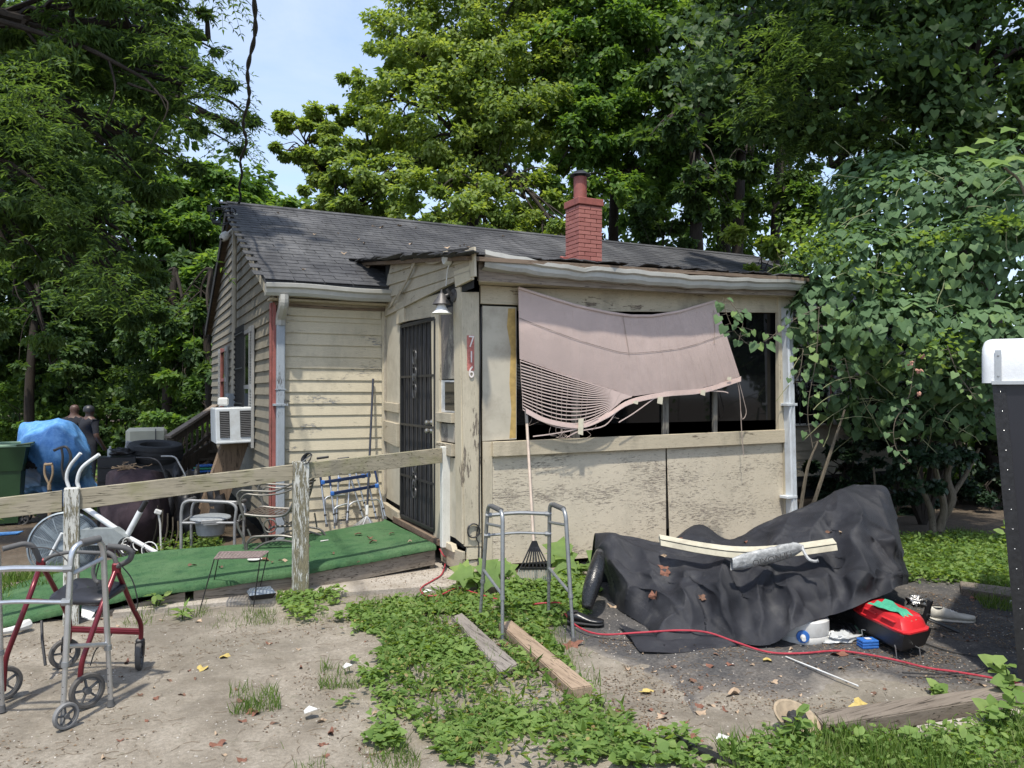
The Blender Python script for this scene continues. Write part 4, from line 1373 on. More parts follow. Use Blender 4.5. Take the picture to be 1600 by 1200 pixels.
# folded blue and silver walkers leaning on the siding
def fpx(x, y): return 440 + x / 7.06, 690 + y / 7.06
def lean(x, y, off=0.0):
    px, py = fpx(x, y)
    t = max(0, min(1, (1060 - y) / 1100))
    return PV(px, py, 8.02 + .27 * t - off)
def folded(label, legs, arcs_, bars_, off, parts):
    c = lean(700, 1040, off)
    w = empty('folded_walking_frame', V(c.x, c.y, ramp_z(c.x)), label, 'walker', 'folded walkers leaning on the cream siding')
    for (a, b) in legs:
        A_, B_ = lean(*a, off), lean(*b, off)
        B_.z = max(B_.z, ramp_z(B_.x) + .012)
        up_ = A_ + (A_ - B_) * .32
        tube('leg', [B_, A_], .0105, M_ALU, w, 8)
        tube('upper_leg', [A_ + (B_ - A_) * .18, up_], .0125, parts, w, 8)
        m_ = MB(); q_ = B_.lerp(A_, .22); d = (A_ - B_).normalized(); m_.tube([q_ - d * .008, q_ + d * .008], .0145, 8); m_.build('collar', M_BLKP, w)
        m_ = MB(); m_.lathe([(.001, 0), (.016, 0), (.014, .03), (.001, .031)], 10, B_ - V(0, 0, .008)); m_.build('foot_tip', M_GRIP, w)
    for pts in arcs_:
        tube('brace', round_path([lean(*p, off) for p in pts], .035, 5), .0095, M_ALU, w, 8)
    for (a, b) in bars_:
        m_ = MB(); m_.beam(lean(*a, off + .01), lean(*b, off + .01), .018, .034, ch=.004); m_.build('cross_bar', M_NAVY, w)
        for e in (a, b):
            m_ = MB(); m_.box(lean(*e, off + .018), (.04, .04, .045), ch=.008); m_.build('clamp', M_BLUEP, w)
    # hand grips sticking up over the rail
    for (a, b) in (legs[0], legs[-1]):
        A_, B_ = lean(*a, off), lean(*b, off); up_ = A_ + (A_ - B_) * .34
        m_ = MB(); m_.beam(up_ + V(-.02, 0, 0), up_ + V(.10, -.03, .015), .028, .026, ch=.006); m_.build('grip', M_BLKP, w)
    return w
folded('folded walker with navy upper legs and blue clamps leaning on cream siding, nearest the post', [((430, 400), (497, 1048)), ((530, 400), (592, 1030)), ((1040, 365), (1148, 925))],
       [[(480, 760), (478, 620), (560, 595), (700, 585)], [(585, 960), (578, 735), (640, 705), (720, 685)], [(940, 645), (1070, 638), (1095, 690), (1125, 850)]], [((455, 450), (960, 372)), ((560, 572), (1050, 488))], .05, M_NAVY)
folded('folded all silver walker leaning on cream siding behind the navy one', [((628, 400), (602, 1020)), ((755, 380), (720, 1008)), ((830, 380), (935, 760)), ((975, 540), (1045, 935)), ((770, 430), (905, 850))],
       [[(730, 900), (740, 700), (800, 660), (940, 645)]], [((640, 420), (900, 380))], .0, M_ALU)

# ---------------------------------------------------------------- rakes
rk = empty('leaf_rake', lean(900, 960), 'spring tine leaf rake with long dark pole leaning in the corner beside the door', 'rake')
p0 = lean(945, 720, .10); p1 = PV(583, 592, 8.34); 
tube('handle', [p0, p1], .0125, simple('dark_blue_grey_pole', (.035, .04, .055), .4, .3), rk, 8)
m_ = MB(); m_.tube([lean(942, 810, .10), lean(945, 700, .10)], .017, 8); m_.build('socket', M_WHITEP, rk, smooth=True)
hd = lean(942, 815, .10)
for i in range(17):
    t = i / 16
    e = lean(760 + 290 * t, 960 - 12 * t, .12); e = e + V(0, 0, 0)
    q_ = hd.lerp(e, .8) + V(0, 0, .005)
    tube('tine', [hd + (e - hd) * .05, q_, e + V(0, -.02, 0), e + V(0, -.025, -.035)], .0028, M_ALUD, rk, 5)
m_ = MB(); m_.beam(lean(765, 955, .13), lean(1002, 945, .13), .014, .012); m_.build('crosspiece', M_BLKP, rk)
for e in ((890, 935), (1000, 925)):
    tube('brace', [hd, lean(*e, .13)], .005, M_ALU, rk, 6)

rk = empty('leaf_rake', G(836, 925), 'black plastic leaf rake with pale wooden handle propped on the porch wall', 'rake')
b0 = G(836, 925); top = PV(822, 640, 6.04); hb = PV(834, 852, b0.y + .16)
tube('handle', [hb, top.lerp(hb, .10)], .0125, simple('pale_pink_wood_pole', (.47, .38, .31), .6), rk, 10)
tube('grip', [top.lerp(hb, .11), top], .0145, M_GRIP, rk, 10)
hp0 = hb + V(0, 0, .0)
m_ = MB()
for _t in np.linspace(0, 1, 8): m_.beam(PV(832 + 5 * _t, 846, hb.y), PV(811 + 50 * _t, 893, b0.y + .06), .008, .01, up=(0, 1, 0))
m_.prism([PV(831, 845, hb.y - .004), PV(838, 845, hb.y - .004), PV(844, 862, hb.y - .02), PV(826, 862, hb.y - .02)], V(0, -.01, .002))

m_.beam(PV(812, 888, b0.y + .05), PV(860, 888, b0.y + .05), .02, .018); m_.beam(PV(818, 880, b0.y + .05), PV(854, 880, b0.y + .05), .02, .008)
m_.build('head', M_BLKP, rk)
M_TINE = simple('grey_green_tine', (.17, .19, .16), .5)
for i in range(22):
    t = i / 21
    a = PV(811 + 50 * t, 889, b0.y + .05); e = PV(804 + 62 * t, 922 - 6 * math.sin(t * 3.14) + 4, b0.y - .02)
    e.z = max(e.z, .005)
    tube('tine', [a, a.lerp(e, .7) + V(0, -.012, 0), e], [.004, .0035, .002], M_TINE, rk, 5)

# ---------------------------------------------------------------- air conditioner in the gable window
ac = empty('air_conditioner', PU(396, 690, XB), 'white window air conditioner jutting out of the gable wall above a leaning board', 'air conditioner')
yn = PU(400, 660, XB).y - .02
zt_ = PV(365, 637, yn).z; zb_ = PV(370, 693, yn).z
x1 = XB + .0; x0 = PV(337, 660, yn).x
cc = V((x0 + x1) / 2, yn + .31, (zt_ + zb_) / 2)
RA = Matrix.Rotation(-.03, 3, 'Y')
M_ACW = simple('yellowed_white_enamel', (.52, .55, .57), .45, 0, .06, 6, .03, dirt=(.38, .38, .36))
m_ = MB(); m_.box(cc, (x1 - x0, .62, zt_ - zb_), RA, .012); m_.build('casing', M_ACW, ac)
w_, h_ = x1 - x0, zt_ - zb_
for (u0, u1) in ((-.40, -.16), (.10, .40)):
    m_ = MB(); m_.box(cc + RA @ V((u0 + u1) / 2 * w_, -.311, 0.02), ((u1 - u0) * w_, .006, h_ * .74), RA); m_.build('vent_recess', M_DARK, ac)
    nsl = 15
    for i in range(nsl):
        m_ = MB(); m_.box(cc + RA @ V((u0 + u1) / 2 * w_, -.317, 0.02 - h_ * .35 + h_ * .70 * i / (nsl - 1)), ((u1 - u0) * w_ - .01, .008, h_ * .022), RA @ Matrix.Rotation(.5, 3, 'X'))
        m_.build('louvre', simple('grey_louvre', (.13, .13, .135), .6) if i == 0 else bpy.data.materials['grey_louvre'], ac)
m_ = MB(); m_.box(cc + RA @ V(0, -.315, -h_ * .455), (w_ * 1.0, .012, h_ * .05), RA, .003); m_.build('bottom_lip', M_ACW, ac)
m_ = MB(); m_.box(V(cc.x - .12, cc.y - .05, zt_ + .07), (.12, .12, .10), ch=.02)
m_.build('white_tub', M_WHITEP, None, label='small white plastic tub standing on top of the air conditioner', category='tub')
# leaning board
pb = MB(); a = PU(372, 694, XB - .12); b = GP(XB - .55, a.y + .0); 
m_ = MB(); m_.beam(GP(XB - .60, yn + .22, .0), V(XB - .10, yn + .22, zb_ - .02), .36, .03, up=(0, 1, 0)); 
m_ = MB()
q0, q1, q2, q3 = V(XB - .78, yn + .02, GP(XB - .7, yn).z), V(XB - .50, yn + .10, GP(XB - .5, yn).z), V(XB - .06, yn + .30, zb_ + .01), V(XB - .38, yn + .20, zb_ + .01)
m_.prism([q0, q1, q2, q3], V(.02, -.04, 0)); m_.build('leaning_board', wood('rough_brown_board', (.20, .145, .10), (.08, .055, .04), 'z'), label='rough brown board propped under the air conditioner', category='board')

# ---------------------------------------------------------------- lamp, junction box, cables on the porch
lp = empty('wall_lamp', PU(716, 466, XA), 'grey bell shaped porch lamp with frosted white shade beside the door', 'lamp')
base = PU(712, 462, XA - .01); lc = V(base.x - .20, base.y - .0, 0); 
lc = PD(690, 475, (base - CP).dot(CF) - .05)
M_LM = simple('weathered_grey_lamp_metal', (.10, .095, .095), .5, .4)
m_ = MB(); m_.lathe([(.001, .03), (.055, .03), (.06, .015), (.06, 0)], 18, base, (-1, 0, 0)); m_.build('backplate', M_LM, lp, smooth=True)
zt_ = PD(690, 468, (lc - CP).dot(CF)).z
tube('arm', smooth_path([base + V(-.03, 0, 0), base + V(-.08, 0, .05), V((base.x + lc.x) / 2, (base.y + lc.y) / 2, zt_ + .05), V(lc.x, lc.y, zt_ + .02)], 5), .013, M_LM, lp, 8)
m_ = MB(); m_.lathe([(.001, .09), (.008, .085), (.01, .06), (.03, .045), (.045, .01), (.075, -.03), (.08, -.042), (.07, -.038), (.04, .0)], 24, (lc.x, lc.y, zt_)); m_.build('bell_cap', M_LM, lp, smooth=True)
gl = Mat('frosted_white_glass', .35, 0, .5).color((.72, .72, .70)).m
m_ = MB(); m_.lathe([(.034, -.045), (.042, -.07), (.06, -.10), (.078, -.115), (.090, -.122), (.085, -.118), (.055, -.095), (.03, -.045)], 24, (lc.x, lc.y, zt_)); m_.build('glass_shade', gl, lp, smooth=True)
jb = PU(700, 404, XA - .075)
M_TANP = simple('tan_painted_cable', (.34, .30, .24), .6, 0, .15, 20)
jo = empty('junction_box', jb, 'round white junction box with tan conduit running down the house corner', 'junction box')
m_ = MB(); m_.lathe([(.001, .04), (.05, .04), (.056, .03), (.056, -.02)], 20, jb, (-1, 0, 0)); m_.build('box', M_WHITEP, jo, smooth=True)
pts = [PU(x, y, XA - .07) for x, y in ((694, 404), (680, 410), (668, 410), (655, 403), (648, 403), (642, 425), (632, 445), (622, 460))] + [PU(612, 476, XA - .06), PV(604, 490, YB - .05), PV(602, 510, YB - .045), PV(602, 600, YB - .045), PV(602, 845, YB - .045)]
tube('conduit', smooth_path(pts, 4), .012, M_TANP, jo, 7)
tube('conduit', smooth_path([PU(x, y, XA - .075) for x, y in ((655, 398), (650, 406), (636, 438), (620, 468))], 4), .008, M_TANP, jo, 6)
tube('conduit', smooth_path([PU(x, y, XA - .07) for x, y in ((702, 412), (699, 425), (697, 447))], 4), .006, M_WHITEP, jo, 6)

m_ = MB()
cp_ = [(752, 480), (751, 540), (749.5, 600), (749, 700), (748.5, 780), (749, 815)]
pts = [PV(x, y, YA - .045) for x, y in cp_]
c0 = PV(739, 829, YA - .045)
pts += [c0 + V(.056 * math.cos(a) * (1 + .12 * math.sin(a * 1.3)), -.004 * a * .3, .058 * math.sin(a)) for a in np.linspace(.6, .6 + 4 * math.pi, 40)]
pts += [PV(x, y, YA - .045) for x, y in ((744, 842), (748, 848), (747.5, 870), (746, 892))]
m_.tube(smooth_path(pts, 2), .0052, 6)
for _ in range(7):
    a = random.uniform(0, 6.28); q_ = c0 + V(.055 * math.cos(a), -.008, .055 * math.sin(a)); m_.tube([q_, q_ + V(random.uniform(-.03, .03), -.012, random.uniform(-.02, .03))], .003, 4)
m_.build('coiled_cable', M_BLKP, smooth=True, label='black coax cable coiled and tied to the porch corner post', category='cable')

# power line
a = PD(373, 318, 10.6); b = PD(404, -60, 4.2)
def twist(a, b, r0, n, turns, ph, sag=0.0, wob=0.0):
    pts = []
    for i in range(n):
        t = i / (n - 1); p = a.lerp(b, t); p.z -= sag * 4 * t * (1 - t)
        p += CR * (wob * math.sin(t * 17) * (1 - t) + .02 * math.sin(t * 31)) * (1 - abs(2 * t - 1) * .4)
        an = t * turns * 2 * math.pi + ph
        pts.append(p + CR * r0 * math.cos(an) + V(0, 0, 1) * 0 + CF * r0 * math.sin(an))
    return pts
pl = empty('power_line', a, 'thick twisted black service cable rising from the gable peak against the sky', 'power line')
tube('wire', twist(a, b, .008, 140, 11, 0, -.0, .012), .009, M_BLKR, pl, 5)
tube('wire', twist(a, b, .008, 140, 11, 3.14, -.0, .012), .009, M_BLKR, pl, 5)

# ---------------------------------------------------------------- roll-up shade
M_BLIND = simple('faded_pink_vinyl_slat', (.56, .44, .395), .7, 0, .07, 4, .03, dirt=(.49, .385, .345))
YS = YA - .10
sh = empty('roll_up_shade', PV(985, 625, YS), 'torn faded pink roll-up slat shade sagging across the porch window', 'window shade')
topx = [810, 850, 900, 950, 985, 1020, 1060, 1090, 1118]; topy = [450, 463, 478, 489, 494, 494, 488, 479, 471]
botx = [812, 860, 905, 950, 985, 1040, 1090, 1130, 1156]; boty = [561, 578, 594, 608, 620, 612, 608, 598, 588]
def shade_pt(u, v, off=0.0):
    """u 0..1 across, v 0..1 down the woven part"""
    xt = 810 + (1118 - 810) * u; xb = 812 + (1156 - 812) * u
    yt = np.interp(xt, topx, topy); yb_ = np.interp(xb, botx, boty)
    x = xt + (xb - xt) * v; y = yt + (yb_ - yt) * v
    return PV(x, y, YS - .02 * math.sin(v * 3) - .007 * math.sin(u * 7 + v * 2) - off)
NS = 74
m_ = MB()
for k_ in range(NS):
    v0 = k_ / NS; v1 = (k_ + .82) / NS
    rows = []
    for i in range(29):
        u = i / 28
        p = shade_pt(u, v0); q_ = shade_pt(u, v1)
        rows.append([p, q_ + V(0, 0, 0), q_ + V(0, .004, 0), p + V(0, .004, 0), p])
    m_.grid(rows)
m_.build('woven_slats', M_BLIND, sh, kind='stuff')
m_ = MB(); m_.tube([shade_pt(i / 28, -.004, .006) for i in range(29)], .013, 6); m_.build('top_roll', M_BLIND, sh, smooth=True)
M_STR = simple('pale_string', (.36, .29, .25), .8)
for i in range(24):
    u = (i + .5) / 24
    tube('warp_string', [shade_pt(u, v, .0012) for v in np.linspace(0, 1, 10)], .0009, M_BLIND, sh, 3, False)
tube('cord', [shade_pt(u, .42 + .05 * math.sin(u * 3), .005) for u in np.linspace(0, 1, 20)], .0015, M_BLKP, sh, 4)
tube('cord', [shade_pt(.53, v, .007) for v in np.linspace(.0, .5, 8)], .003, M_STR, sh, 4)
# loosened slats hanging open on the left
loose = []
for k_ in range(17):
    t = k_ / 16
    yl = 563 + 76 * t ** .95
    xr = 980 - 10 * t + 25 * (1 - t) * .3
    P_ = []
    for i in range(22):
        u = i / 21
        x = 813 + 4 * t + (xr - 813) * u
        yb_ = np.interp(x, botx, boty) + 3
        yend = 619 + 4 * t
        base_y = yl + (yend - yl) * u
        sag = (10 + 20 * t) * math.sin(math.pi * u) * t + 5 * (1 - u) * u
        P_.append(PV(x, base_y + sag * (.6 + .6 * t), YS - .015 - .02 * t * math.sin(u * 3)))
    loose.append(P_)
    m_ = MB()
    rows = [[p, p + V(0, 0, -.0095), p + V(0, .004, -.0095), p + V(0, .004, 0), p] for p in P_]
    m_.grid(rows); m_.build('slat', M_BLIND, sh)
for i in range(15):
    u = .04 + i * .062
    idx = int(u * 21)
    pts = [shade_pt(u * .52, .97)] + [l[idx] + V(random.uniform(-.004, .004), 0, 0) for l in loose[::3]] + [loose[-1][idx]]
    tube('warp_string', pts, .0018, M_STR, sh, 3, False)
for i in range(16):
    u = random.uniform(.1, .98); p = loose[-1][int(u * 21)]
    tube('frayed_string', smooth_path([p, p + V(random.uniform(-.03, .03), -.01, -.05), p + V(random.uniform(-.05, .06), -.01, -.09), p + V(random.uniform(-.02, .08), 0, -.05 - random.uniform(0, .07))], 3), .0016, M_STR, sh, 3, False)
# hanging bundle of slats and the bent ends
for k_ in range(5):
    pts = [PV(x, y + k_ * 1.6, YS - .03 - .004 * k_) for x, y in ((822, 638), (850, 652), (885, 660), (915, 660), (950, 645), (985, 624), (1040, 612), (1100, 606), (1158, 588))]
    m_ = MB(); sp_ = smooth_path(pts, 5); m_.grid([[p, p + V(0, 0, -.009), p + V(0, .004, -.009), p + V(0, .004, 0), p] for p in sp_]); m_.build('slat', M_BLIND, sh)
for pts in (((833, 681), (870, 676), (905, 668), (935, 652)), ((885, 683), (905, 673), (945, 664), (965, 640)), ((967, 659), (990, 645), (1022, 622)), ((1110, 610), (1130, 611), (1138, 613))):
    m_ = MB(); sp_ = smooth_path([PV(x, y, YS - .04) for x, y in pts], 5); m_.grid([[p, p + V(0, 0, -.010), p + V(0, .004, -.010), p + V(0, .004, 0), p] for p in sp_]); m_.build('slat', M_BLIND, sh)
for (x, y, w, h) in ((908, 667, 8, 26), (994, 629, 7, 6), (1032, 626, 8, 12), (1099, 614, 7, 9), (1140, 592, 6, 6)):
    m_ = MB(); m_.prism([PV(x - w / 2, y - h / 2, YS - .055), PV(x + w / 2, y - h / 2, YS - .055), PV(x + w / 2 - 1, y + h / 2, YS - .055), PV(x - w / 2 - 1, y + h / 2 - 2, YS - .055)], V(0, .002, 0)); m_.build('paper_tag', simple('cream_tag', (.6, .55, .42), .7) if x == 908 else bpy.data.materials['cream_tag'], sh)
for pts in (((1151, 590), (1156, 620), (1158, 660), (1160, 690), (1162, 712)), ((1153, 590), (1162, 625), (1166, 645), (1160, 655), (1157, 640)), ((1115, 485), (1117, 510), (1116, 537))):
    tube('pull_cord', smooth_path([PV(x, y, YS - .03) for x, y in pts], 5), .004, M_STR, sh, 4)

# ---------------------------------------------------------------- draped covers
def drape(secs, nu, nvv, fold_amp=.03, seed=0, back=.45, fold_scale=3.0, thick=0):
    """secs: list of (hem, mid, top, back) points; smooth sheet with folds"""
    S_ = [smooth_path([s[k] for s in secs], 8) for k in range(4)]
    n = len(S_[0])
    rows = []
    for i in range(nu + 1):
        f_ = i / nu * (n - 1); a = int(min(f_, n - 2)); fr = f_ - a
        pts = [S_[k][a].lerp(S_[k][a + 1], fr) for k in range(4)]
        H_, M_, T_, B_ = pts
        ctrl = [H_, M_, T_, B_]
        row = []
        for j in range(nvv + 1):
            t = j / nvv * 3; q_ = int(min(t, 2.9999)); u = t - q_
            P_ = [ctrl[0] * 2 - ctrl[1]] + ctrl + [ctrl[-1] * 2 - ctrl[-2]]
            a_, b_, c_, d_ = P_[q_], P_[q_ + 1], P_[q_ + 2], P_[q_ + 3]
            p = 0.5 * ((2 * b_) + (c_ - a_) * u + (2 * a_ - 5 * b_ + 4 * c_ - d_) * u * u + (3 * b_ - 3 * c_ + d_ - a_) * u ** 3)
            row.append(p)
        rows.append(row)
    out = []
    for i, row in enumerate(rows):
        o_ = []
        for j, p in enumerate(row):
            a = rows[min(i + 1, nu)][j] - rows[max(i - 1, 0)][j]; b = row[min(j + 1, nvv)] - row[max(j - 1, 0)]
            nrm = a.cross(b)
            nrm = nrm.normalized() if nrm.length > 1e-9 else V(0, 0, 1)
            u = i / nu; v = j / nvv
            w_ = V(mn.noise(p * 1.1 + V(seed, 0, 0)), mn.noise(p * 1.1 + V(0, seed, 0)), 0) * .5
            q_ = V(p.x * fold_scale + seed + w_.x, p.y * fold_scale * .5 + w_.y, p.z * fold_scale * .42 + p.x * .5)
            def soft(x, k): return math.sqrt(x * x + k * k) - k
            r1 = 1 - soft(mn.noise(q_), .012) * 2.3
            r2 = 1 - soft(mn.noise(q_ * 2.3 + V(5, 1, 3)), .012) * 2.4
            r3 = mn.noise(q_ * .6 + V(9, 4, 2))
            d = fold_amp * (.85 * max(r1, 0) ** 2.4 + .34 * max(r2, 0) ** 2.6 + .5 * r3 - .45)
            top_f = math.exp(-((v - .667) / .10) ** 2)
            d *= min(1, .35 + j / nvv * 4) * (1 - .75 * top_f)
            o_.append(p + nrm * d * (1 if thick == 0 else 1))
        out.append(o_)
    return out

def tarp_mat():
    m = Mat('dusty_black_weed_tarp', .60, 0, .35)
    w_ = m.node('ShaderNodeTexWave'); w_.inputs['Scale'].default_value = 95; w_.inputs['Distortion'].default_value = .4
    m.link(m.map((1, 1, 1), (.3, .5, .2)), w_.inputs['Vector'])
    n_ = m.noise(3.0, 8, .68)
    c = m.ramp(n_, [(.35, (.011, .012, .016)), (.58, (.026, .027, .033)), (.78, (.075, .075, .075))])
    c = m.mix(m.ramp(m.noise(60, 3, .6), [(.70, 0.0), (.76, .6)]), c, (.22, .2, .17))
    m.color(c); m.bump(m.mix(.8, w_.outputs['Fac'], m.noise(7, 5, .55, dist=1.5)), .5, .012); return m.m
M_TARP = tarp_mat()
def sec(h, m_, t, bk=.5):
    H_ = PZ(h[0], h[1], h[2]) if len(h) > 2 else G(h[0], h[1]) + V(0, 0, .03)
    T_ = PD(*t)
    d = V(CF.x, CF.y, 0).normalized() * bk
    return (H_, PD(*m_), T_, V(T_.x, T_.y, .02) + d)
secs = [sec((947, 908), (932, 868, 5.98), (929, 834, 6.05)), sec((957, 950), (955, 880, 5.62), (952, 833, 6.0)), sec((1005, 985), (1000, 905, 5.45), (990, 838, 6.0)),
        sec((1030, 1012), (1040, 915, 5.30), (1040, 848, 5.95)), sec((1085, 1012), (1085, 905, 5.25), (1092, 820, 6.15)), sec((1140, 1010), (1140, 905, 5.1), (1140, 842, 6.0)),
        sec((1195, 1010, .03), (1200, 905, 5.14), (1185, 820, 6.1)), sec((1240, 982, .15), (1245, 900, 5.12), (1235, 800, 6.2)), sec((1295, 962, .185), (1300, 890, 5.2), (1285, 778, 6.3)),
        sec((1330, 950, .25), (1345, 870, 5.2), (1330, 760, 6.4)), sec((1375, 930, .30), (1378, 860, 5.35), (1362, 757, 6.5)), sec((1402, 917, .33), (1398, 858, 5.6), (1384, 765, 6.6)), sec((1421, 912, .16), (1412, 865, 6.0), (1393, 800, 6.7))]
T_ = drape(secs, 300, 170, .055, 3.0, fold_scale=2.3)
_folds = [([(1310, 762), (1345, 800), (1335, 850), (1352, 890), (1330, 945)], 13, .05), ([(1250, 795), (1215, 850), (1180, 872)], 14, .04), ([(1150, 850), (1125, 900), (1135, 950), (1150, 1005)], 13, .05),
    ([(955, 835), (990, 880), (1040, 890), (1100, 897)], 12, .04), ([(1100, 900), (1060, 960), (1010, 1005)], 14, .05), ([(1275, 880), (1290, 920), (1300, 972)], 12, .04), ([(1165, 880), (1240, 902), (1310, 905), (1400, 900)], 11, .035),
    ([(1000, 850), (1030, 920), (1090, 945), (1140, 1000)], 12, .04), ([(1370, 760), (1387, 830), (1412, 905)], 12, .04), ([(1200, 880), (1185, 940), (1195, 1012)], 13, .045), ([(1290, 790), (1262, 840), (1290, 880)], 11, .035),
    ([(1345, 850), (1380, 880), (1400, 905)], 9, .03), ([(1095, 822), (1060, 850), (1010, 862)], 10, .025), ([(1230, 905), (1240, 950), (1232, 985)], 9, .03), ([(1050, 900), (1075, 930), (1080, 1000)], 9, .025), ([(960, 880), (985, 920), (975, 955)], 9, .03)]
def _creases(T__):
    A_ = np.array([[tuple(p) for p in r] for r in T__]); nu_, nv_ = A_.shape[:2]
    Q_ = A_.reshape(-1, 3) - np.array(CP); dd_ = Q_ @ np.array(CF)
    sx_ = 800 + FPX * (Q_ @ np.array(CR)) / dd_; sy_ = 600 - FPX * (Q_ @ np.array(CU)) / dd_
    gu = np.gradient(A_, axis=0); gv_ = np.gradient(A_, axis=1); nn_ = np.cross(gu, gv_); nn_ /= np.linalg.norm(nn_, axis=2, keepdims=True) + 1e-9
    tot_ = np.zeros(len(sx_))
    jit = np.array([mn.noise((a * .02, b * .02, 1.0)) for a, b in zip(sx_, sy_)]) * 14
    for pts_, w__, am_ in _folds:
        pp = np.array([tuple(p)[:2] for p in smooth_path([(a, b, 0) for a, b in pts_], 5)])
        best = np.full(len(sx_), 1e9); bt_ = np.zeros(len(sx_))
        for q__ in range(len(pp) - 1):
            a, b = pp[q__], pp[q__ + 1]; ab = b - a; t = np.clip(((sx_ + jit - a[0]) * ab[0] + (sy_ + jit - a[1]) * ab[1]) / (ab @ ab), 0, 1)
            dx = sx_ + jit - a[0] - t * ab[0]; dy = sy_ + jit - a[1] - t * ab[1]; d_ = np.hypot(dx, dy); m__ = d_ < best; best[m__] = d_[m__]; bt_[m__] = (q__ + t[m__]) / (len(pp) - 1)
        fade = np.sin(np.clip(bt_, 0.03, .97) * math.pi) ** .5
        tot_ += am_ * fade * (np.exp(-best / w__) - .55 * np.exp(-((best - 2.4 * w__) / (1.3 * w__)) ** 2))
    vfade = np.clip(np.arange(nv_) / nv_ * 6 + .3, 0, 1)[None, :] * np.where(np.arange(nv_) / nv_ > .62, .3, 1.0)[None, :]
    A_ = A_ + nn_ * (tot_.reshape(nu_, nv_) * vfade)[..., None] * _sgn
    return [[V(*p) for p in r] for r in A_]
_c = T_[150][60]; _n = (T_[151][60] - T_[149][60]).cross(T_[150][61] - T_[150][59])
_sgn = 1.0 if _n.dot(CP - _c) > 0 else -1.0
T_ = _creases(T_)
m_ = MB(); m_.grid(T_)
tarp = m_.build('tarp_heap', M_TARP, smooth='all', label='big dusty black fabric tarp draped over a heap in front of the porch', category='tarp')
# trailing flap on the ground
rows = []
for i in range(41):
    s = i / 40
    a = G(965 + 245 * s, 985 + 30 * s + 8 * math.sin(s * 9)); b = G(1000 + 190 * s, 1024 + 4 * math.sin(s * 5) - 6 * s)
    rows.append([a.lerp(b, t) + V(0, 0, .045 - .02 * t + .014 * mn.noise((a.x * 5, t * 3, 0)) + .02 * math.sin(t * 3.1) * (.5 + .5 * math.sin(s * 12))) for t in np.linspace(0, 1, 12)])
m_ = MB(); m_.grid(rows); m_.build('flap', M_TARP, tarp, smooth='all')

# ---------------------------------------------------------------- things on and around the heap
M_PALEB = simple('dirty_cream_trim_board', (.42, .39, .30), .75, 0, .18, 14, .15, dirt=(.25, .22, .17))
bd = empty('trim_board', PD(1170, 865, 5.3), 'long bent dirty cream trim board lying across the black tarp', 'board')
pts = [PD(1032, 846, 5.52), PD(1100, 859, 5.36), PD(1165, 866, 5.24), PD(1240, 862, 5.2), PD(1307, 853, 5.16)]
pts = [p + V(0, 0, .02) for p in pts]
sp_ = smooth_path(pts, 4)
m_ = MB(); rows = []
for p in sp_:
    f_ = -V(CF.x, CF.y, 0).normalized()
    rows.append([p + V(0, 0, .0), p + f_ * .02 + V(0, 0, -.045), p + f_ * .008 + V(0, 0, -.05), p - f_ * .07 + V(0, 0, -.015), p - f_ * .06 + V(0, 0, .02), p + V(0, 0, 0)])
m_.grid(rows); m_.add(rows[0][:5], [(0, 1, 2, 3, 4)]); m_.add(rows[-1][:5], [(4, 3, 2, 1, 0)])
m_.build('plank', M_PALEB, bd)
m_ = MB(); m_.tube([p - V(CF.x, CF.y, 0).normalized() * .004 + V(0, 0, -.006) for p in sp_], .003, 4); m_.build('groove', M_DARK, bd)
bag = empty('plastic_bag', PD(1190, 888, 5.1), 'crumpled silver grey plastic bag with upside-down lettering on the trim board', 'bag')
m_ = MB(); rows = []
A_ = PD(1143, 882, 5.02); B_ = PD(1252, 856, 5.08)
for i in range(26):
    u = i / 25; c = A_.lerp(B_, u); w_ = .085 * (1 - .25 * abs(2 * u - 1) ** 3) * (1.0 if u < .9 else 1 - (u - .9) * 4)
    row = []
    for k_ in range(21):
        a = k_ / 20 * 2 * math.pi
        ex = (-V(CF.x, CF.y, 0).normalized() + V(0, 0, .35)).normalized(); ez = V(0, 0, 1)
        r1 = abs(math.cos(a)) ** .7 * math.copysign(1, math.cos(a)); r2 = abs(math.sin(a)) ** .8 * math.copysign(1, math.sin(a))
        nz = 1 + .18 * mn.noise((u * 9, a * 1.2, 1.0)) + (.12 * mn.noise((u * 22, a * 3, 4.0)) if math.cos(a) < .3 else 0)
        row.append(c + ez * (r2 * w_ * .62 * nz) + ex * (r1 * w_ * .5 * nz))
    row[-1] = row[0]
    rows.append(row)
m_.grid(rows)
M_BAG = Mat('crumpled_silver_bag', .33, .0, .6); bn_ = M_BAG.noise(26, 6, .7)
M_BAG.color(M_BAG.ramp(bn_, [(.35, (.17, .175, .175)), (.6, (.38, .39, .39)), (.75, (.6, .6, .6))])).bump(M_BAG.noise(40, 6, .7), .8, .01)
m_.build('film', M_BAG.m, bag, smooth='all')
tube('twisted_neck', smooth_path([B_ + V(0, 0, .01), PD(1262, 872, 5.0), PD(1272, 877, 4.98), PD(1279, 876, 4.97)], 4), [.018] + [.010] * 11 + [.014], M_BAG.m, bag, 8)
fdir = -V(CF.x, CF.y, 0).normalized()
ux = (B_ - A_).normalized()
zz_ = ux.cross(-fdir).normalized(); 
if zz_.z < 0: zz_ = -zz_
nn = (ux.cross(zz_)).normalized()
if nn.dot(CP - A_) < 0: nn = -nn
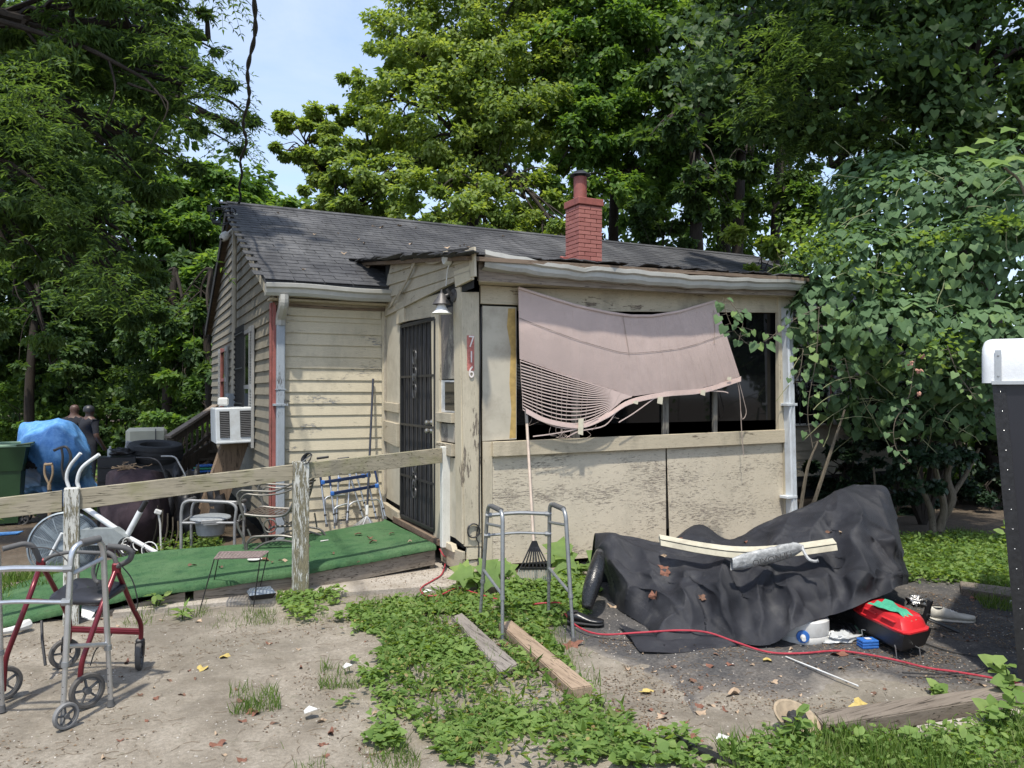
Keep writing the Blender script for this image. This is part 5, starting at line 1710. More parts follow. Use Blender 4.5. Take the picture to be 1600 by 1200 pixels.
# upside-down letters on the face turned to the camera
txl = (A_.lerp(B_, .52)) + nn * .062 + V(0, 0, -.006)
xm = -ux; ym = -zz_; zmx = xm.cross(ym)
if zmx.dot(nn) < 0: xm = ux; 
Mt = Matrix((-ux, -zz_, (-ux).cross(-zz_))).transposed()
if Mt.col[2].dot(nn) < 0:
    Mt = Matrix((ux, -zz_, ux.cross(-zz_))).transposed()
text_mesh('lettering', 'HPNOXIO', .052, txl, Mt.to_euler(), simple('faint_black_print', (.05, .05, .05), .6), bag, .001, 1.15)

# bucket dispenser
bc_ = G(1250, 1000); bc_.y += .0; bc_.x += .0
bk = empty('drink_dispenser', bc_, 'white round drink dispenser with blue ringed spigot under the tarp hem', 'dispenser')
m_ = MB(); m_.lathe([(.001, 0), (.168, 0), (.176, .01), (.178, .04), (.174, .05), (.178, .06), (.18, .14), (.17, .15), (.001, .155)], 32, bc_ + V(0, 0, .005), (0.02, .05, 1)); m_.build('tub', M_WHITEP, bk, smooth=True)
fd = (CP - bc_); fd.z = 0; fd.normalize(); fd = (fd + CR * .10).normalized()
sp0 = bc_ + fd * .176 + V(0, 0, .075)
m_ = MB(); m_.lathe([(.001, .006), (.038, .006), (.04, 0)], 24, sp0, fd); m_.build('blue_ring', M_BLUEP, bk, smooth=True)
m_ = MB(); m_.lathe([(.016, .006), (.016, .02), (.010, .022), (.010, .05), (.013, .052), (.013, .058), (.001, .058)], 16, sp0, fd); m_.build('spigot', M_WHITEP, bk, smooth=True)
m_ = MB(); q_ = bc_ + fd.cross(V(0, 0, 1)) * -.0 ; m_.beam(bc_ + fd * .155 + CR * .095 + V(0, 0, .05), bc_ + fd * .155 + CR * .095 + V(0, 0, .13), .012, .004); m_.build('handle_slot', M_GRIP, bk)

# red tabletop grill
P1, P2, P3 = PZ(1330, 950, .20), PZ(1412, 990, .20), PZ(1455, 980, .20)
P4 = P1 + P3 - P2
gr = empty('tabletop_grill', V((P1.x + P3.x) / 2, (P1.y + P3.y) / 2, 0), 'red lidded black tabletop charcoal grill poking out from under the tarp', 'grill')
cg = (P1 + P3) / 2
def inset(p, k, z): return V(cg.x + (p.x - cg.x) * k, cg.y + (p.y - cg.y) * k, z)
rows = []
for (k, z) in ((1.03, .185), (1.06, .192), (1.06, .20), (.98, .206), (.92, .235), (.82, .262), (.5, .272), (.02, .275)):
    ring = []
    q4 = [inset(p, k, z) for p in (P1, P2, P3, P4)]
    for e in range(4):
        for t in np.linspace(0, 1, 6)[:-1]:
            ring.append(q4[e].lerp(q4[(e + 1) % 4], t))
    # round the corners
    ring = [(ring[i - 1] + ring[i] * 2 + ring[(i + 1) % 20]) / 4 for i in range(20)]
    rows.append(ring + [ring[0]])
m_ = MB(); m_.grid(rows); m_.build('lid', simple('glossy_red_enamel', (.50, .022, .028), .3, 0, .06, 8, .02), gr, smooth=True)
rows = []
for (k, z) in ((1.0, .19), (1.0, .18), (.86, .09), (.8, .075), (.02, .07)):
    q4 = [inset(p, k, z) for p in (P1, P2, P3, P4)]; rows.append(q4 + [q4[0]])
m_ = MB(); m_.grid(rows); m_.build('fire_bowl', M_BLKP, gr)
for (a, b, s_) in ((P1, P2, 1), (P2, P3, 1)):
    pass
for (u, e0, e1) in ((.25, P1, P2), (.85, P1, P2), (.5, P2, P3)):
    a = e0.lerp(e1, u); a = inset(a, .92, .10); o_ = inset(a, 1.15, .10)
    tube('wire_leg', [a, o_ + V(0, 0, .0), o_ + V(.015, 0, -.09 - .005), o_ + V(-.07, .02, -.09)], .0035, M_ALU, gr, 6)
for u in (.25, .6):
    a = inset(P1.lerp(P2, u), .95, .238); b = inset(P1.lerp(P2, u + .25), .95, .238)
    m_ = MB(); m_.beam(a, b, .02, .008, ch=.003); m_.build('lid_rib', bpy.data.materials['glossy_red_enamel'], gr)
# green cloth over the lid
rows = []
g0_ = inset(P1.lerp(P2, .25), .5, .285); g1_ = inset(P2.lerp(P3, .45), .88, .20)
for i in range(23):
    u = i / 22
    c = g0_.lerp(g1_, u); c.z = .286 if u < .72 else .286 - (u - .72) * .16
    wd = .085 * (1 - .55 * u) * (1 + .3 * math.sin(u * 7))
    side_ = (P4 - P1).normalized()
    rows.append([c + side_ * (wd * (v - .5) * 2) + V(0, 0, .008 * math.sin(v * 14 + u * 8) + .006 * mn.noise((u * 8, v * 5, 2))) for v in np.linspace(0, 1, 15)])
m_ = MB(); m_.grid(rows); m_.build('green_cloth', simple('sea_green_cloth', (.045, .30, .18), .8, 0, .2, 60, .3), None, smooth='all', label='crumpled sea green rag draped over the red grill lid', category='rag')
# blue cooler block
bl_ = G(1361, 1020)
bb = empty('ice_block', bl_, 'small bright blue plastic ice block on the black ground sheet', 'ice block')
Rz = Matrix.Rotation(-.35, 3, 'Z')
for k_ in range(4):
    m_ = MB(); m_.box(bl_ + V(.02, .04, .012 + .017 * k_), (.105, .075, .0145), Rz, .003); m_.build('layer', M_BLUEP, bb)
m_ = MB(); m_.box(bl_ + V(.02, .04, .0735), (.035, .03, .002), Rz); m_.build('label', M_WHITEP, bb)
# shoes
def shoe(name, label, heel, toe, W, Hh, mat, sole_mat, lace=None):
    heel = Vector(heel); toe = Vector(toe); d = toe - heel; L_ = d.length; d.normalize(); s_ = V(0, 0, 1).cross(d).normalized()
    sh_ = empty(name, (heel + toe) / 2, label, 'shoe')
    def ring(u, k, z0, z1, n=14, open_=False):
        w = W * (.78 + .22 * math.sin((u - .30) * 3.3)) * (1 if u < .78 else math.sqrt(max(0.02, 1 - ((u - .78) / .225) ** 2))) * (1 if u > .08 else math.sqrt(max(.05, u / .08)))
        pts = []
        for i in range(n):
            a = i / n * 2 * math.pi
            pts.append(heel + d * (u * L_) + s_ * (w * .5 * k * math.cos(a)) + V(0, 0, z0 + (z1 - z0) * (.5 + .5 * math.sin(a))))
        return pts + [pts[0]]
    rows = [ring(u, 1.05, 0.0, .028) for u in np.linspace(.0, 1.0, 16)]
    m_ = MB(); m_.grid(rows); m_.build('sole', sole_mat, sh_, smooth='all')
    rows = []
    for u in np.linspace(.01, .985, 18):
        top_ = Hh * (1 if u < .3 else (1 - (u - .3) / .35 * .38 if u < .65 else .62 - (u - .65) / .35 * .14))
        rows.append(ring(u, .98, .018, top_))
    m_ = MB(); m_.grid(rows); m_.build('upper', mat, sh_, smooth='all')
    if lace:
        for k_ in range(4):
            u = .45 + .07 * k_; z = Hh * (1 - (u - .3) / .35 * .45) if u < .65 else Hh * .55
            c = heel + d * (u * L_); tube('lace', [c + s_ * (.03) + V(0, 0, z * .93), c + V(0, 0, z + .006), c - s_ * .03 + V(0, 0, z * .93)], .003, lace, sh_, 5)
    c = heel + d * (.17 * L_); m_ = MB(); m_.lathe([(.001, 0), (.03, 0), (.034, .004)], 14, c + V(0, 0, Hh - .002)); m_.build('opening', M_DARK, sh_)
M_CANV = simple('dirty_white_canvas', (.52, .50, .44), .85, 0, .15, 16, .4, dirt=(.3, .27, .22))
b = G(1524, 978) + V(0, 0, .02); a = b - CR * .285 + V(CF.x, CF.y, 0) * .05
shoe('shoe', 'dirty white canvas shoe beside the red grill on the right of the heap', a, b, .105, .10, M_CANV, M_CANV, M_WHITEP)
b = G(944, 984) + V(0, 0, .025); a = b - CR * .245 + V(CF.x, CF.y, 0) * .06
shoe('shoe', 'black rubber shoe on the ground at the left foot of the tarp heap', a, b, .10, .085, simple('shiny_black_leather', (.012, .012, .013), .3, 0, .2, 30, .3), M_BLKR)
m_ = MB(); pts = [PD(937, 862, 5.65), PD(934, 880, 5.55), PD(928, 905, 5.45), PD(921, 930, 5.4), PD(917, 951, 5.36)]
sp_ = smooth_path(pts, 5); m_.tube(sp_, [.020 + .040 * math.sin(min(1, (i + 2) / 24) * 3.0) for i in range(len(sp_))], 14)
m_.build('rubber_boot_shaft', simple('scuffed_gloss_black', (.014, .014, .015), .25, 0, .3, 30, .6, dirt=(.12, .12, .12)), smooth='all', label='scuffed glossy black tubular piece leaning on the left end of the tarp heap', category='rubber tube')
# junk between dispenser and grill
def blob(name, c, s, mat, label, cat, seed=0, n=18, amp=.35):
    rows = []
    for i in range(n + 1):
        a = math.pi * i / n; row = []
        for k_ in range(n + 1):
            b_ = 2 * math.pi * (k_ % n) / n
            d = V(math.sin(a) * math.cos(b_), math.sin(a) * math.sin(b_), math.cos(a))
            r = 1 + amp * mn.noise(d * 2.2 + V(seed, 0, 0)) + amp * .5 * mn.noise(d * 5 + V(0, seed, 0))
            row.append(Vector(c) + V(d.x * s[0] * r, d.y * s[1] * r, max(-s[2] * .9, d.z * s[2] * r) + s[2] * .9))
        rows.append(row)
    m_ = MB(); m_.grid(rows)
    return m_.build(name, mat, smooth='all', label=label, category=cat)
M_CLEAR = Mat('cloudy_plastic_film', .25, 0, .5).color((.42, .43, .43)).m
blob('plastic_bag', G(1315, 1005), (.12, .07, .035), M_CLEAR, 'cloudy crumpled plastic bag between the white dispenser and the red grill', 'bag', 3, 24, .8)
for i in range(3):
    pts = [G(1298 + 12 * i, 985 + 4 * i) + V(0, 0, .06), G(1315 + 8 * i, 996) + V(0, 0, .08), G(1335 + 6 * i, 1006) + V(0, 0, .02)]
    tube('black_tube', smooth_path(pts, 5), .009, M_BLKP, None, 6, label=('black plastic tubing loop among the junk beside the white dispenser', 'middle black tubing loop lying over the cloudy plastic bag', 'black tubing loop nearest the blue ice block')[i], category='tubing')
jar = empty('glass_jar', G(1344, 990), 'greenish glass jar lying between the dispenser and the red grill', 'jar')
M_JAR = simple('green_glass_jar', (.10, .16, .11), .12, 0, .2, 10, .0)
m_ = MB(); m_.lathe([(.001, -.05), (.035, -.05), (.038, -.04), (.038, .03), (.026, .045), (.026, .06), (.001, .06)], 16, G(1346, 995) + V(0, 0, .045), (.9, -.3, .1)); m_.build('body', M_JAR, jar, smooth=True)
tub = G(1298, 1005) + V(0, 0, .06)
m_ = MB(); m_.lathe([(.014, -.08), (.014, .0), (.019, .0), (.019, .02), (.011, .02), (.011, .0)], 14, tub, (.85, -.45, .05), cap=False); m_.build('pipe_end', M_WHITEP, smooth=True, label='short white plastic pipe end beside the dispenser', category='pipe')
# foil and black hinge hardware right of the grill
blob('crumpled_foil', PZ(1432, 948, .17), (.06, .05, .035), simple('crumpled_foil', (.35, .34, .33), .25, .8, .4, 40, .8), 'ball of crumpled foil behind the red grill lid', 'foil', 5, 18, .8)
m_ = MB(); m_.box(PZ(1447, 960, .13), (.02, .035, .22), Matrix.Rotation(.3, 3, 'X'), .004); m_.box(PZ(1462, 972, .08), (.03, .30, .012), Matrix.Rotation(.35, 3, 'X') @ Matrix.Rotation(.5, 3, 'Z'), .003)
for k_ in range(4): m_.lathe([(.006, 0), (.013, .002), (.013, .008), (.006, .01)], 10, PZ(1447, 960, .06 + .045 * k_) + fdir * .02, fdir)
m_.build('black_bracket', M_BLKP, label='black drilled metal bracket between red grill and white shoe', category='bracket')
tube('white_rod', [G(1228, 1034) + V(0, 0, .03), G(1341, 1080) + V(0, 0, .028)], .005, M_WHITEP, None, 6, label='thin pale rod lying on the dark ground sheet below the dispenser', category='rod')

# red extension cord
pts = [PU(687, 858, XA - .1), PU(693, 868, XA - .13), G(697, 888) + V(0, 0, .09), G(691, 905) + V(0, 0, .05), G(677, 915) + V(0, 0, .045), G(662, 924) + V(0, 0, .045), G(657, 932) + V(0, 0, .045), G(668, 940) + V(0, 0, .045), G(690, 938) + V(0, 0, .045), G(715, 928) + V(0, 0, .05), G(740, 934) + V(0, 0, .04), G(775, 944) + V(0, 0, .04), G(812, 958) + V(0, 0, .06), G(850, 962) + V(0, 0, .09), G(876, 956) + V(0, 0, .06), G(884, 972) + V(0, 0, .05), G(905, 990) + V(0, 0, .04), G(940, 1001) + V(0, 0, .04), G(1000, 1007) + V(0, 0, .075), G(1060, 1006) + V(0, 0, .085), G(1105, 1008) + V(0, 0, .08), G(1150, 1016) + V(0, 0, .05), G(1200, 1028) + V(0, 0, .035), G(1250, 1030) + V(0, 0, .035), G(1305, 1026) + V(0, 0, .035), G(1350, 1031) + V(0, 0, .035), G(1400, 1041) + V(0, 0, .035), G(1450, 1052) + V(0, 0, .03), G(1490, 1059) + V(0, 0, .035), G(1540, 1066) + V(0, 0, .03), G(1600, 1078) + V(0, 0, .03)]
tube('extension_cord', smooth_path(pts, 6), .0062, M_REDCORD, None, 7, label='faded red extension cord snaking from the porch corner across the yard', category='cord')
tube('ground_cable', smooth_path([G(x, y) + V(0, 0, .032) for x, y in ((1430, 1008), (1480, 1025), (1530, 1035), (1545, 1040), (1535, 1055), (1470, 1062), (1410, 1060))], 6), .0045, M_BLKR, None, 6, label='thin black cord curling on the ground right of the grill', category='cord')

# ---------------------------------------------------------------- planks and timbers
def slab4(name, pix, t, mat, label, cat, z=0.0):
    m_ = MB(); m_.prism([G(x, y) + V(0, 0, z) for x, y in pix], V(0, 0, t))
    o = m_.build(name, mat, label=label, category=cat)
    import bmesh
    bm = bmesh.new(); bm.from_mesh(o.data); bmesh.ops.recalc_face_normals(bm, faces=bm.faces); bmesh.ops.bevel(bm, geom=bm.edges[:], offset=.006, segments=2, affect='EDGES'); bm.to_mesh(o.data); bm.free()
    return o
slab4('grey_plank', [(706, 972), (722, 966), (811, 1048), (783, 1062)], .04, M_GREYPL, 'silver grey weathered plank lying in the clover left of the tan beam', 'plank')
slab4('wood_beam', [(779, 988), (800, 984), (926, 1090), (893, 1096)], .065, M_BEAMW, 'newer tan wooden beam bordering the clover under the walking frame', 'beam')
slab4('landscape_timber', [(1289, 1160), (1600, 1106), (1600, 1088), (1270, 1136)], .075, M_TIMB, 'thick cracked grey landscape timber running to the foot of the black trailer', 'timber')
slab4('landscape_timber', [(1440, 1166), (1640, 1128), (1640, 1112), (1430, 1150)], .05, M_CONC, 'paler sandy edging timber in the weeds at the bottom right', 'timber')
slab4('landscape_timber', [(1502, 934), (1582, 946), (1582, 932), (1500, 921)], .07, M_TIMB, 'short mossy timber lying in the grass behind the trailer', 'timber')

# broken bowl with charcoal, black brush
bp = G(1245, 1150)
bw = empty('broken_bowl', bp, 'broken tan clay bowl holding charcoal at the end of the thick timber', 'bowl')
M_CLAY = simple('tan_clay', (.30, .235, .16), .85, 0, .2, 30, .3)
m_ = MB(); m_.lathe([(.02, .02), (.06, .03), (.105, .07), (.112, .085), (.10, .085), (.055, .045), (.01, .04)], 26, bp + V(0, .04, .01), (.05, -.45, .9)); m_.build('bowl', M_CLAY, bw, smooth=True)
for k_ in range(9):
    a = random.uniform(0, 6.28); r = random.uniform(0, .055)
    m_ = MB(); m_.box(bp + V(r * math.cos(a), .03 + r * math.sin(a), .07 + random.uniform(-.01, .02)), (.04, .035, .03), Matrix.Rotation(random.uniform(0, 3), 3, 'Z') @ Matrix.Rotation(random.uniform(-1, 1), 3, 'X'), .006); m_.build('charcoal_lump', M_BLKR, bw)
bp = G(1105, 1186)
bs = empty('grill_brush', bp, 'black slatted plastic scraper with bent handle at the bottom edge', 'brush')
A1 = G(1088, 1178); A2 = G(1135, 1200)
for k_ in range(9):
    c = A1.lerp(A2, k_ / 8) + V(0, 0, .03)
    m_ = MB(); m_.beam(c + V(-.03, .045, 0), c + V(.03, -.045, 0), .006, .01); m_.build('slat', M_BLKP, bs)
m_ = MB(); m_.beam(A1 + V(-.02, .04, .025), A2 + V(-.03, .04, .025), .012, .014); m_.beam(A1 + V(.03, -.045, .025), A2 + V(.03, -.045, .025), .012, .014); m_.build('frame', M_BLKP, bs)
tube('handle', smooth_path([A1 + V(0, 0, .03), G(1068, 1168) + V(0, 0, .035), G(1052, 1157) + V(0, 0, .03)], 4), .009, M_BLKP, bs, 8)

# ---------------------------------------------------------------- trailer
M_TRB = simple('black_trailer_skin', (.014, .014, .019), .35, .1, .1, 3, .03)
M_TRW = simple('textured_white_cap', (.62, .64, .66), .5, 0, .06, 70, .3)
e0 = G(1592, 1086); e1 = PD(1550, 597, 4.15); e2 = PD(1549, 545, 4.15)
dv = (CR * .80 - V(CF.x, CF.y, 0).normalized() * .42).normalized()          # along the side wall, towards the camera
dn = (CR * .6 + V(CF.x, CF.y, 0).normalized() * .8).normalized()            # along the end wall
tr = empty('enclosed_trailer', e0, 'black enclosed trailer with textured white roof cap at the right edge', 'trailer')
z0_ = .10
bot = V(e0.x, e0.y, z0_); topp = e1
def tq(a, b, c, d, t, mat, name, **k):
    m_ = MB(); m_.prism([a, b, c, d], t); return m_.build(name, mat, tr, **k)
W1, W2 = 1.6, 2.2
inn = dn * .02
tq(bot + dv * .055, bot + dv * W1, topp + dv * W1, topp + dv * .055, dn * .03, M_TRB, 'side_panel')
tq(bot + dn * .02, bot + dn * W2, topp + dn * W2, topp + dn * .02, dv * .03, M_TRB, 'end_panel')
tq(bot - dn * .006, bot + dv * .06 - dn * .006, topp + dv * .06 - dn * .006, topp - dn * .006, dn * .03, simple('scuffed_black_rail', (.02, .02, .022), .4, .3, .4, 50, .3), 'corner_rail')
for k_ in range(15):
    c = bot.lerp(topp, (k_ + .5) / 15) + dv * .035 - dn * .006
    m_ = MB(); m_.lathe([(.0035, 0), (.0025, .003), (.001, .004)], 8, c, -dn); m_.build('rivet', M_ALU, tr)
# roof cap with rounded corner
rows = []
for s_ in np.linspace(0, W1, 8):
    row = []
    base_ = topp + dv * s_ - dn * .014
    hgt = .25
    for (a, b) in ((0, -.005), (0, .05), (0, .13), (.015, .18), (.045, .215), (.10, .235), (.5, .25), (1.5, .25)):
        row.append(base_ + dn * a + V(0, 0, b + .0))
    rows.append(row)
# front corner rounding
r0_ = rows[0]
m_ = MB(); m_.grid(rows)
endc = [p + dn * 0 for p in r0_]
m_.build('roof_cap', M_TRW, tr, smooth='all')
rows = []
for q_ in range(6):
    a = q_ / 5 * math.pi / 2
    rows.append([p - dv * (.05 * math.sin(a)) + dn * (.05 * (1 - math.cos(a))) + V(0, 0, -.03 * (1 - math.cos(a)) if i_ > 3 else 0) for i_, p in enumerate(r0_)])
m_ = MB(); m_.grid(rows); m_.build('cap_corner', M_TRW, tr, smooth='all')
m_ = MB(); m_.beam(topp - dn * .02 + V(0, 0, -.004), topp + dv * W1 - dn * .02 + V(0, 0, -.004), .012, .018); m_.beam(topp - dn * .018 + dv * .03, topp - dn * .018 + dv * .03 + V(0, 0, .17), .03, .008, up=dn); m_.build('cap_trim', M_ALU, tr)
for b_ in (.03, .14): 
    m_ = MB(); m_.lathe([(.006, 0), (.005, .003), (.001, .004)], 8, topp + dv * .03 - dn * .024 + V(0, 0, b_), -dn); m_.build('rivet', M_ALUD, tr)
tz = PD(1532, 618, 8.2)
m_ = MB(); m_.box(tz, (.26, .16, .17), Matrix.Rotation(.1, 3, 'Y'), .02)
tn = m_.build('tongue_box', simple('faded_tan_metal', (.22, .19, .11), .6), tr)
m_ = MB(); m_.box(tz + fdir * .075 + V(.03, 0, 0), (.02, .01, .05)); m_.build('slot', M_DARK, tn)
tube('tongue_strut', [tz, tz + V(CR.x, CR.y, 0) * 1.2 + V(0, 0, -.1)], .03, M_BLKR, tr, 8)
# ================================================================== LEFT YARD
def tarp2(name, base, colr, hi, rough, label, cat, secs, amp, seed, fs, nu=90, nvv=70, wear=None):
    m = Mat(base, rough, 0, .4)
    n_ = m.noise(9, 8, .7)
    c = m.ramp(n_, [(.35, colr), (.7, hi)])
    if wear: c = m.mix(m.ramp(m.noise(16, 6, .75), [(.56, 0.0), (.66, .7)]), c, wear)
    m.color(c); m.bump(m.noise(30, 6, .7), .35, .01)
    T_ = drape(secs, nu, nvv, amp, seed, fold_scale=fs)
    m_ = MB(); m_.grid(T_)
    return m_.build(name, m.m, smooth='all', label=label, category=cat)
def sec2(h, m_, t, bk=.7):
    H_ = G(h[0], h[1]) + V(0, 0, .02)
    T_ = PD(*t); d = V(CF.x, CF.y, 0).normalized() * bk
    return (H_, PD(*m_), T_, V(T_.x, T_.y, float(gz(T_.x, T_.y)) + .05) + d)
secs = [sec2((18, 778), (24, 740, 12.5), (38, 690, 12.9)), sec2((35, 780), (36, 735, 11.9), (38, 664, 12.4)), sec2((70, 781), (68, 735, 11.7), (68, 658, 12.3)), sec2((100, 779), (100, 730, 11.7), (100, 658, 12.3)),
        sec2((128, 775), (125, 725, 12.0), (117, 663, 12.5)), sec2((143, 768), (136, 715, 12.5), (126, 685, 12.9)), sec2((148, 762), (143, 725, 12.9), (133, 705, 13.3))]
tarp2('blue_tarp', 'faded_blue_tarp', (.05, .19, .48), (.16, .38, .70), .5, 'faded bright blue tarp draped over a bulky pile beyond the railing', 'tarp', secs, .10, 1.0, 1.5, nu=160, nvv=120, wear=(.25, .45, .72))
m_ = MB()
for k_ in range(10):
    p = PD(random.uniform(30, 58), random.uniform(718, 735), 11.62); m_.lathe([(.001, 0), (random.uniform(.02, .05), .004), (.001, .006)], 7, p, -CF)
m_.build('torn_hole', M_DARK, None, label='dark torn holes low on the left of the blue tarp', category='tear')
# maroon cloth cover
secs = [sec2((150, 868), (160, 800, 8.4), (168, 742, 8.7), .5), sec2((170, 872), (175, 800, 8.2), (176, 735, 8.6), .5), sec2((205, 874), (205, 800, 8.05), (205, 733, 8.55), .5), sec2((238, 870), (240, 800, 8.15), (236, 735, 8.6), .5),
        sec2((256, 862), (256, 795, 8.5), (252, 738, 8.8), .5), sec2((262, 856), (264, 800, 8.9), (258, 745, 9.1), .5)]
cov = tarp2('grill_cover', 'dark_maroon_cloth', (.022, .013, .018), (.045, .028, .036), .85, 'dark maroon cloth cover over a grill with dried vines on top', 'cover', secs, .045, 7.0, 3.4)
m_ = MB()
for k_ in range(26):
    p = PD(random.uniform(186, 210), 733, 8.45) + V(0, random.uniform(-.05, .15), random.uniform(.0, .03))
    pts = [p]
    for j in range(5): pts.append(pts[-1] + V(random.uniform(-.06, .06), random.uniform(-.05, .05), random.uniform(-.018, .018)))
    m_.tube(smooth_path(pts, 3), .0035, 4)
m_.build('dried_vines', simple('dry_straw_vine', (.30, .21, .13), .9), smooth=False, label='clump of dried brown vines on the maroon cover', category='dried vines')
# tyre and what it lies on
ty = PD(243, 706, 10.4)
tyre = empty('tyre', ty + V(0, 0, -.11), 'large worn black tyre lying flat on the junk pile', 'tyre')
m_ = MB(); pr = [(.19, -.07), (.20, -.10), (.26, -.115), (.325, -.11), (.34, -.09), (.343, 0), (.34, .09), (.325, .11), (.26, .118), (.20, .10), (.188, .07), (.175, .0), (.19, -.07)]
m_.lathe(pr, 48, ty, (.04, -.12, 1)); m_.build('casing', M_BLKR, tyre, smooth=True)
for k_ in range(3):
    m_ = MB(); m_.lathe([(.3435, -.055 + .05 * k_), (.3465, -.05 + .05 * k_), (.3465, -.035 + .05 * k_), (.3435, -.03 + .05 * k_)], 48, ty, (.04, -.12, 1)); m_.build('tread_rib', M_BLKR, tyre)
gzv = float(gz(ty.x, ty.y))
bx_ = empty('dark_cabinet', V(ty.x, ty.y, gzv), 'dark boxy cabinet holding up the large tyre', 'cabinet')
m_ = MB(); m_.box((ty.x, ty.y, (gzv + ty.z - .12) / 2), (.62, .5, ty.z - .12 - gzv), ch=.02); m_.build('body', M_BLKP, bx_)
m_ = MB(); m_.box((ty.x, ty.y - .255, (gzv + ty.z - .12) / 2), (.5, .012, (ty.z - .12 - gzv) * .8), ch=.004); m_.build('door', simple('scuffed_dark_door', (.03, .03, .035), .6, dirt=(.07, .06, .05)), bx_)
# cream mattress-like cushion
c_ = PD(229, 692, 11.6)
cu = empty('cushion', V(c_.x, c_.y, float(gz(c_.x, c_.y))), 'cream vinyl seat cushion standing on edge behind the tyre', 'cushion')
M_CRM = simple('cream_vinyl', (.58, .56, .44), .5, 0, .06, 8, .1)
gzc = float(gz(c_.x, c_.y))
ztop = PD(229, 668, 11.6).z
m_ = MB(); m_.box((c_.x, c_.y, (gzc + ztop) / 2 + .0), (.56, .16, ztop - gzc), Matrix.Rotation(.1, 3, 'Z'), .05); m_.build('pad', M_CRM, cu, smooth=True)
m_ = MB(); m_.box((c_.x + .12, c_.y - .1, (gzc + ztop) / 2 + .0), (.012, .02, ztop - gzc - .04), Matrix.Rotation(.1, 3, 'Z')); m_.build('piping', M_GRIP, cu)
# black crate with bottle and bag, grey carton
c_ = PD(183, 722, 10.0)
gzc = float(gz(c_.x, c_.y)); zt_ = PD(183, 713, 10.0).z
cr = empty('black_crate', V(c_.x, c_.y, gzc), 'black plastic crate left of the tyre with a bottle standing on it', 'crate')
m_ = MB(); m_.box((c_.x, c_.y, (gzc + zt_) / 2), (.44, .34, zt_ - gzc), ch=.01); m_.build('body', M_BLKP, cr)
for zz_c in (.12, .3): 
    m_ = MB(); m_.box((c_.x, c_.y - .175, zt_ - zz_c), (.43, .02, .03), ch=.004); m_.build('rim', M_BLKR, cr)
b_ = PD(172, 713, 10.0)
bo = empty('bottle', V(b_.x, b_.y, zt_), 'clear plastic bottle standing on the black crate', 'bottle')
m_ = MB(); m_.lathe([(.001, 0), (.032, 0), (.034, .06), (.03, .09), (.012, .105), (.012, .115)], 14, (b_.x, b_.y, zt_)); m_.build('body', simple('cloudy_clear_plastic', (.35, .38, .38), .15), bo, smooth=True)
m_ = MB(); m_.lathe([(.014, .112), (.014, .13), (.001, .13)], 12, (b_.x, b_.y, zt_)); m_.build('cap', M_WHITEP, bo)
blob('black_bag', PD(190, 712, 9.95) , (.13, .10, .05), M_BLKP, 'crumpled black bag on the crate beside the bottle', 'bag', 9, 16, .7)
m_ = MB(); q_ = PD(196, 698, 11.0); m_.box((q_.x, q_.y, q_.z - .3), (.13, .2, .75), Matrix.Rotation(.2, 3, 'Y'), .01); m_.build('grey_carton', simple('grey_carton', (.30, .30, .31), .8, 0, .2, 9, .2), label='narrow grey carton standing left of the cream cushion', category='carton')
# green wheeled bin
bn0 = PD(2, 776, 11.4)
gzb = float(gz(bn0.x, bn0.y))
wb = empty('wheeled_bin', V(bn0.x, bn0.y, gzb), 'dark green wheeled refuse bin with open pale rim at the left edge', 'bin')
M_BING = simple('dark_green_plastic', (.022, .06, .022), .45, 0, .12, 6, .05)
zr = PD(20, 694, 11.3).z
cx_ = (PD(-42, 700, 11.3).x + PD(38, 700, 11.3).x) / 2; cyb = bn0.y
def frus(cx, cy, z0, z1, a0, b0_, a1, b1_):
    lo = [V(cx - a0, cy - b0_, z0), V(cx + a0, cy - b0_, z0), V(cx + a0, cy + b0_, z0), V(cx - a0, cy + b0_, z0)]
    hi = [V(cx - a1, cy - b1_, z1), V(cx + a1, cy - b1_, z1), V(cx + a1, cy + b1_, z1), V(cx - a1, cy + b1_, z1)]
    m_ = MB(); m_.add(lo + hi, [(3, 2, 1, 0), (4, 5, 6, 7), (0, 1, 5, 4), (1, 2, 6, 5), (2, 3, 7, 6), (3, 0, 4, 7)]); return m_
frus(cx_, cyb, gzb + .06, zr - .38, .26, .26, .30, .32).build('body', M_BING, wb)
frus(cx_, cyb, zr - .38, zr - .03, .315, .335, .37, .40).build('upper_body', M_BING, wb)
m_ = MB(); m_.box((cx_, cyb - .38, zr - .015), (.80, .05, .04), ch=.008); m_.box((cx_, cyb + .4, zr - .015), (.80, .05, .04), ch=.008)
for sx in (-.4, .4): m_.box((cx_ + sx, cyb, zr - .015), (.05, .80, .04), ch=.008)
m_.build('rim', simple('sunbleached_green_rim', (.20, .32, .22), .5), wb)
m_ = MB(); m_.box((cx_ + .36, cyb - .34, zr + .01), (.22, .18, .02), Matrix.Rotation(-.15, 3, 'Y'), .006); m_.build('handle', M_BING, wb)
for sy in (-.2, .2): wheel('wheel', (cx_ + .30, cyb + sy, gzb + .10), (0, 1, 0), .10, .05, M_BLKR, wb)
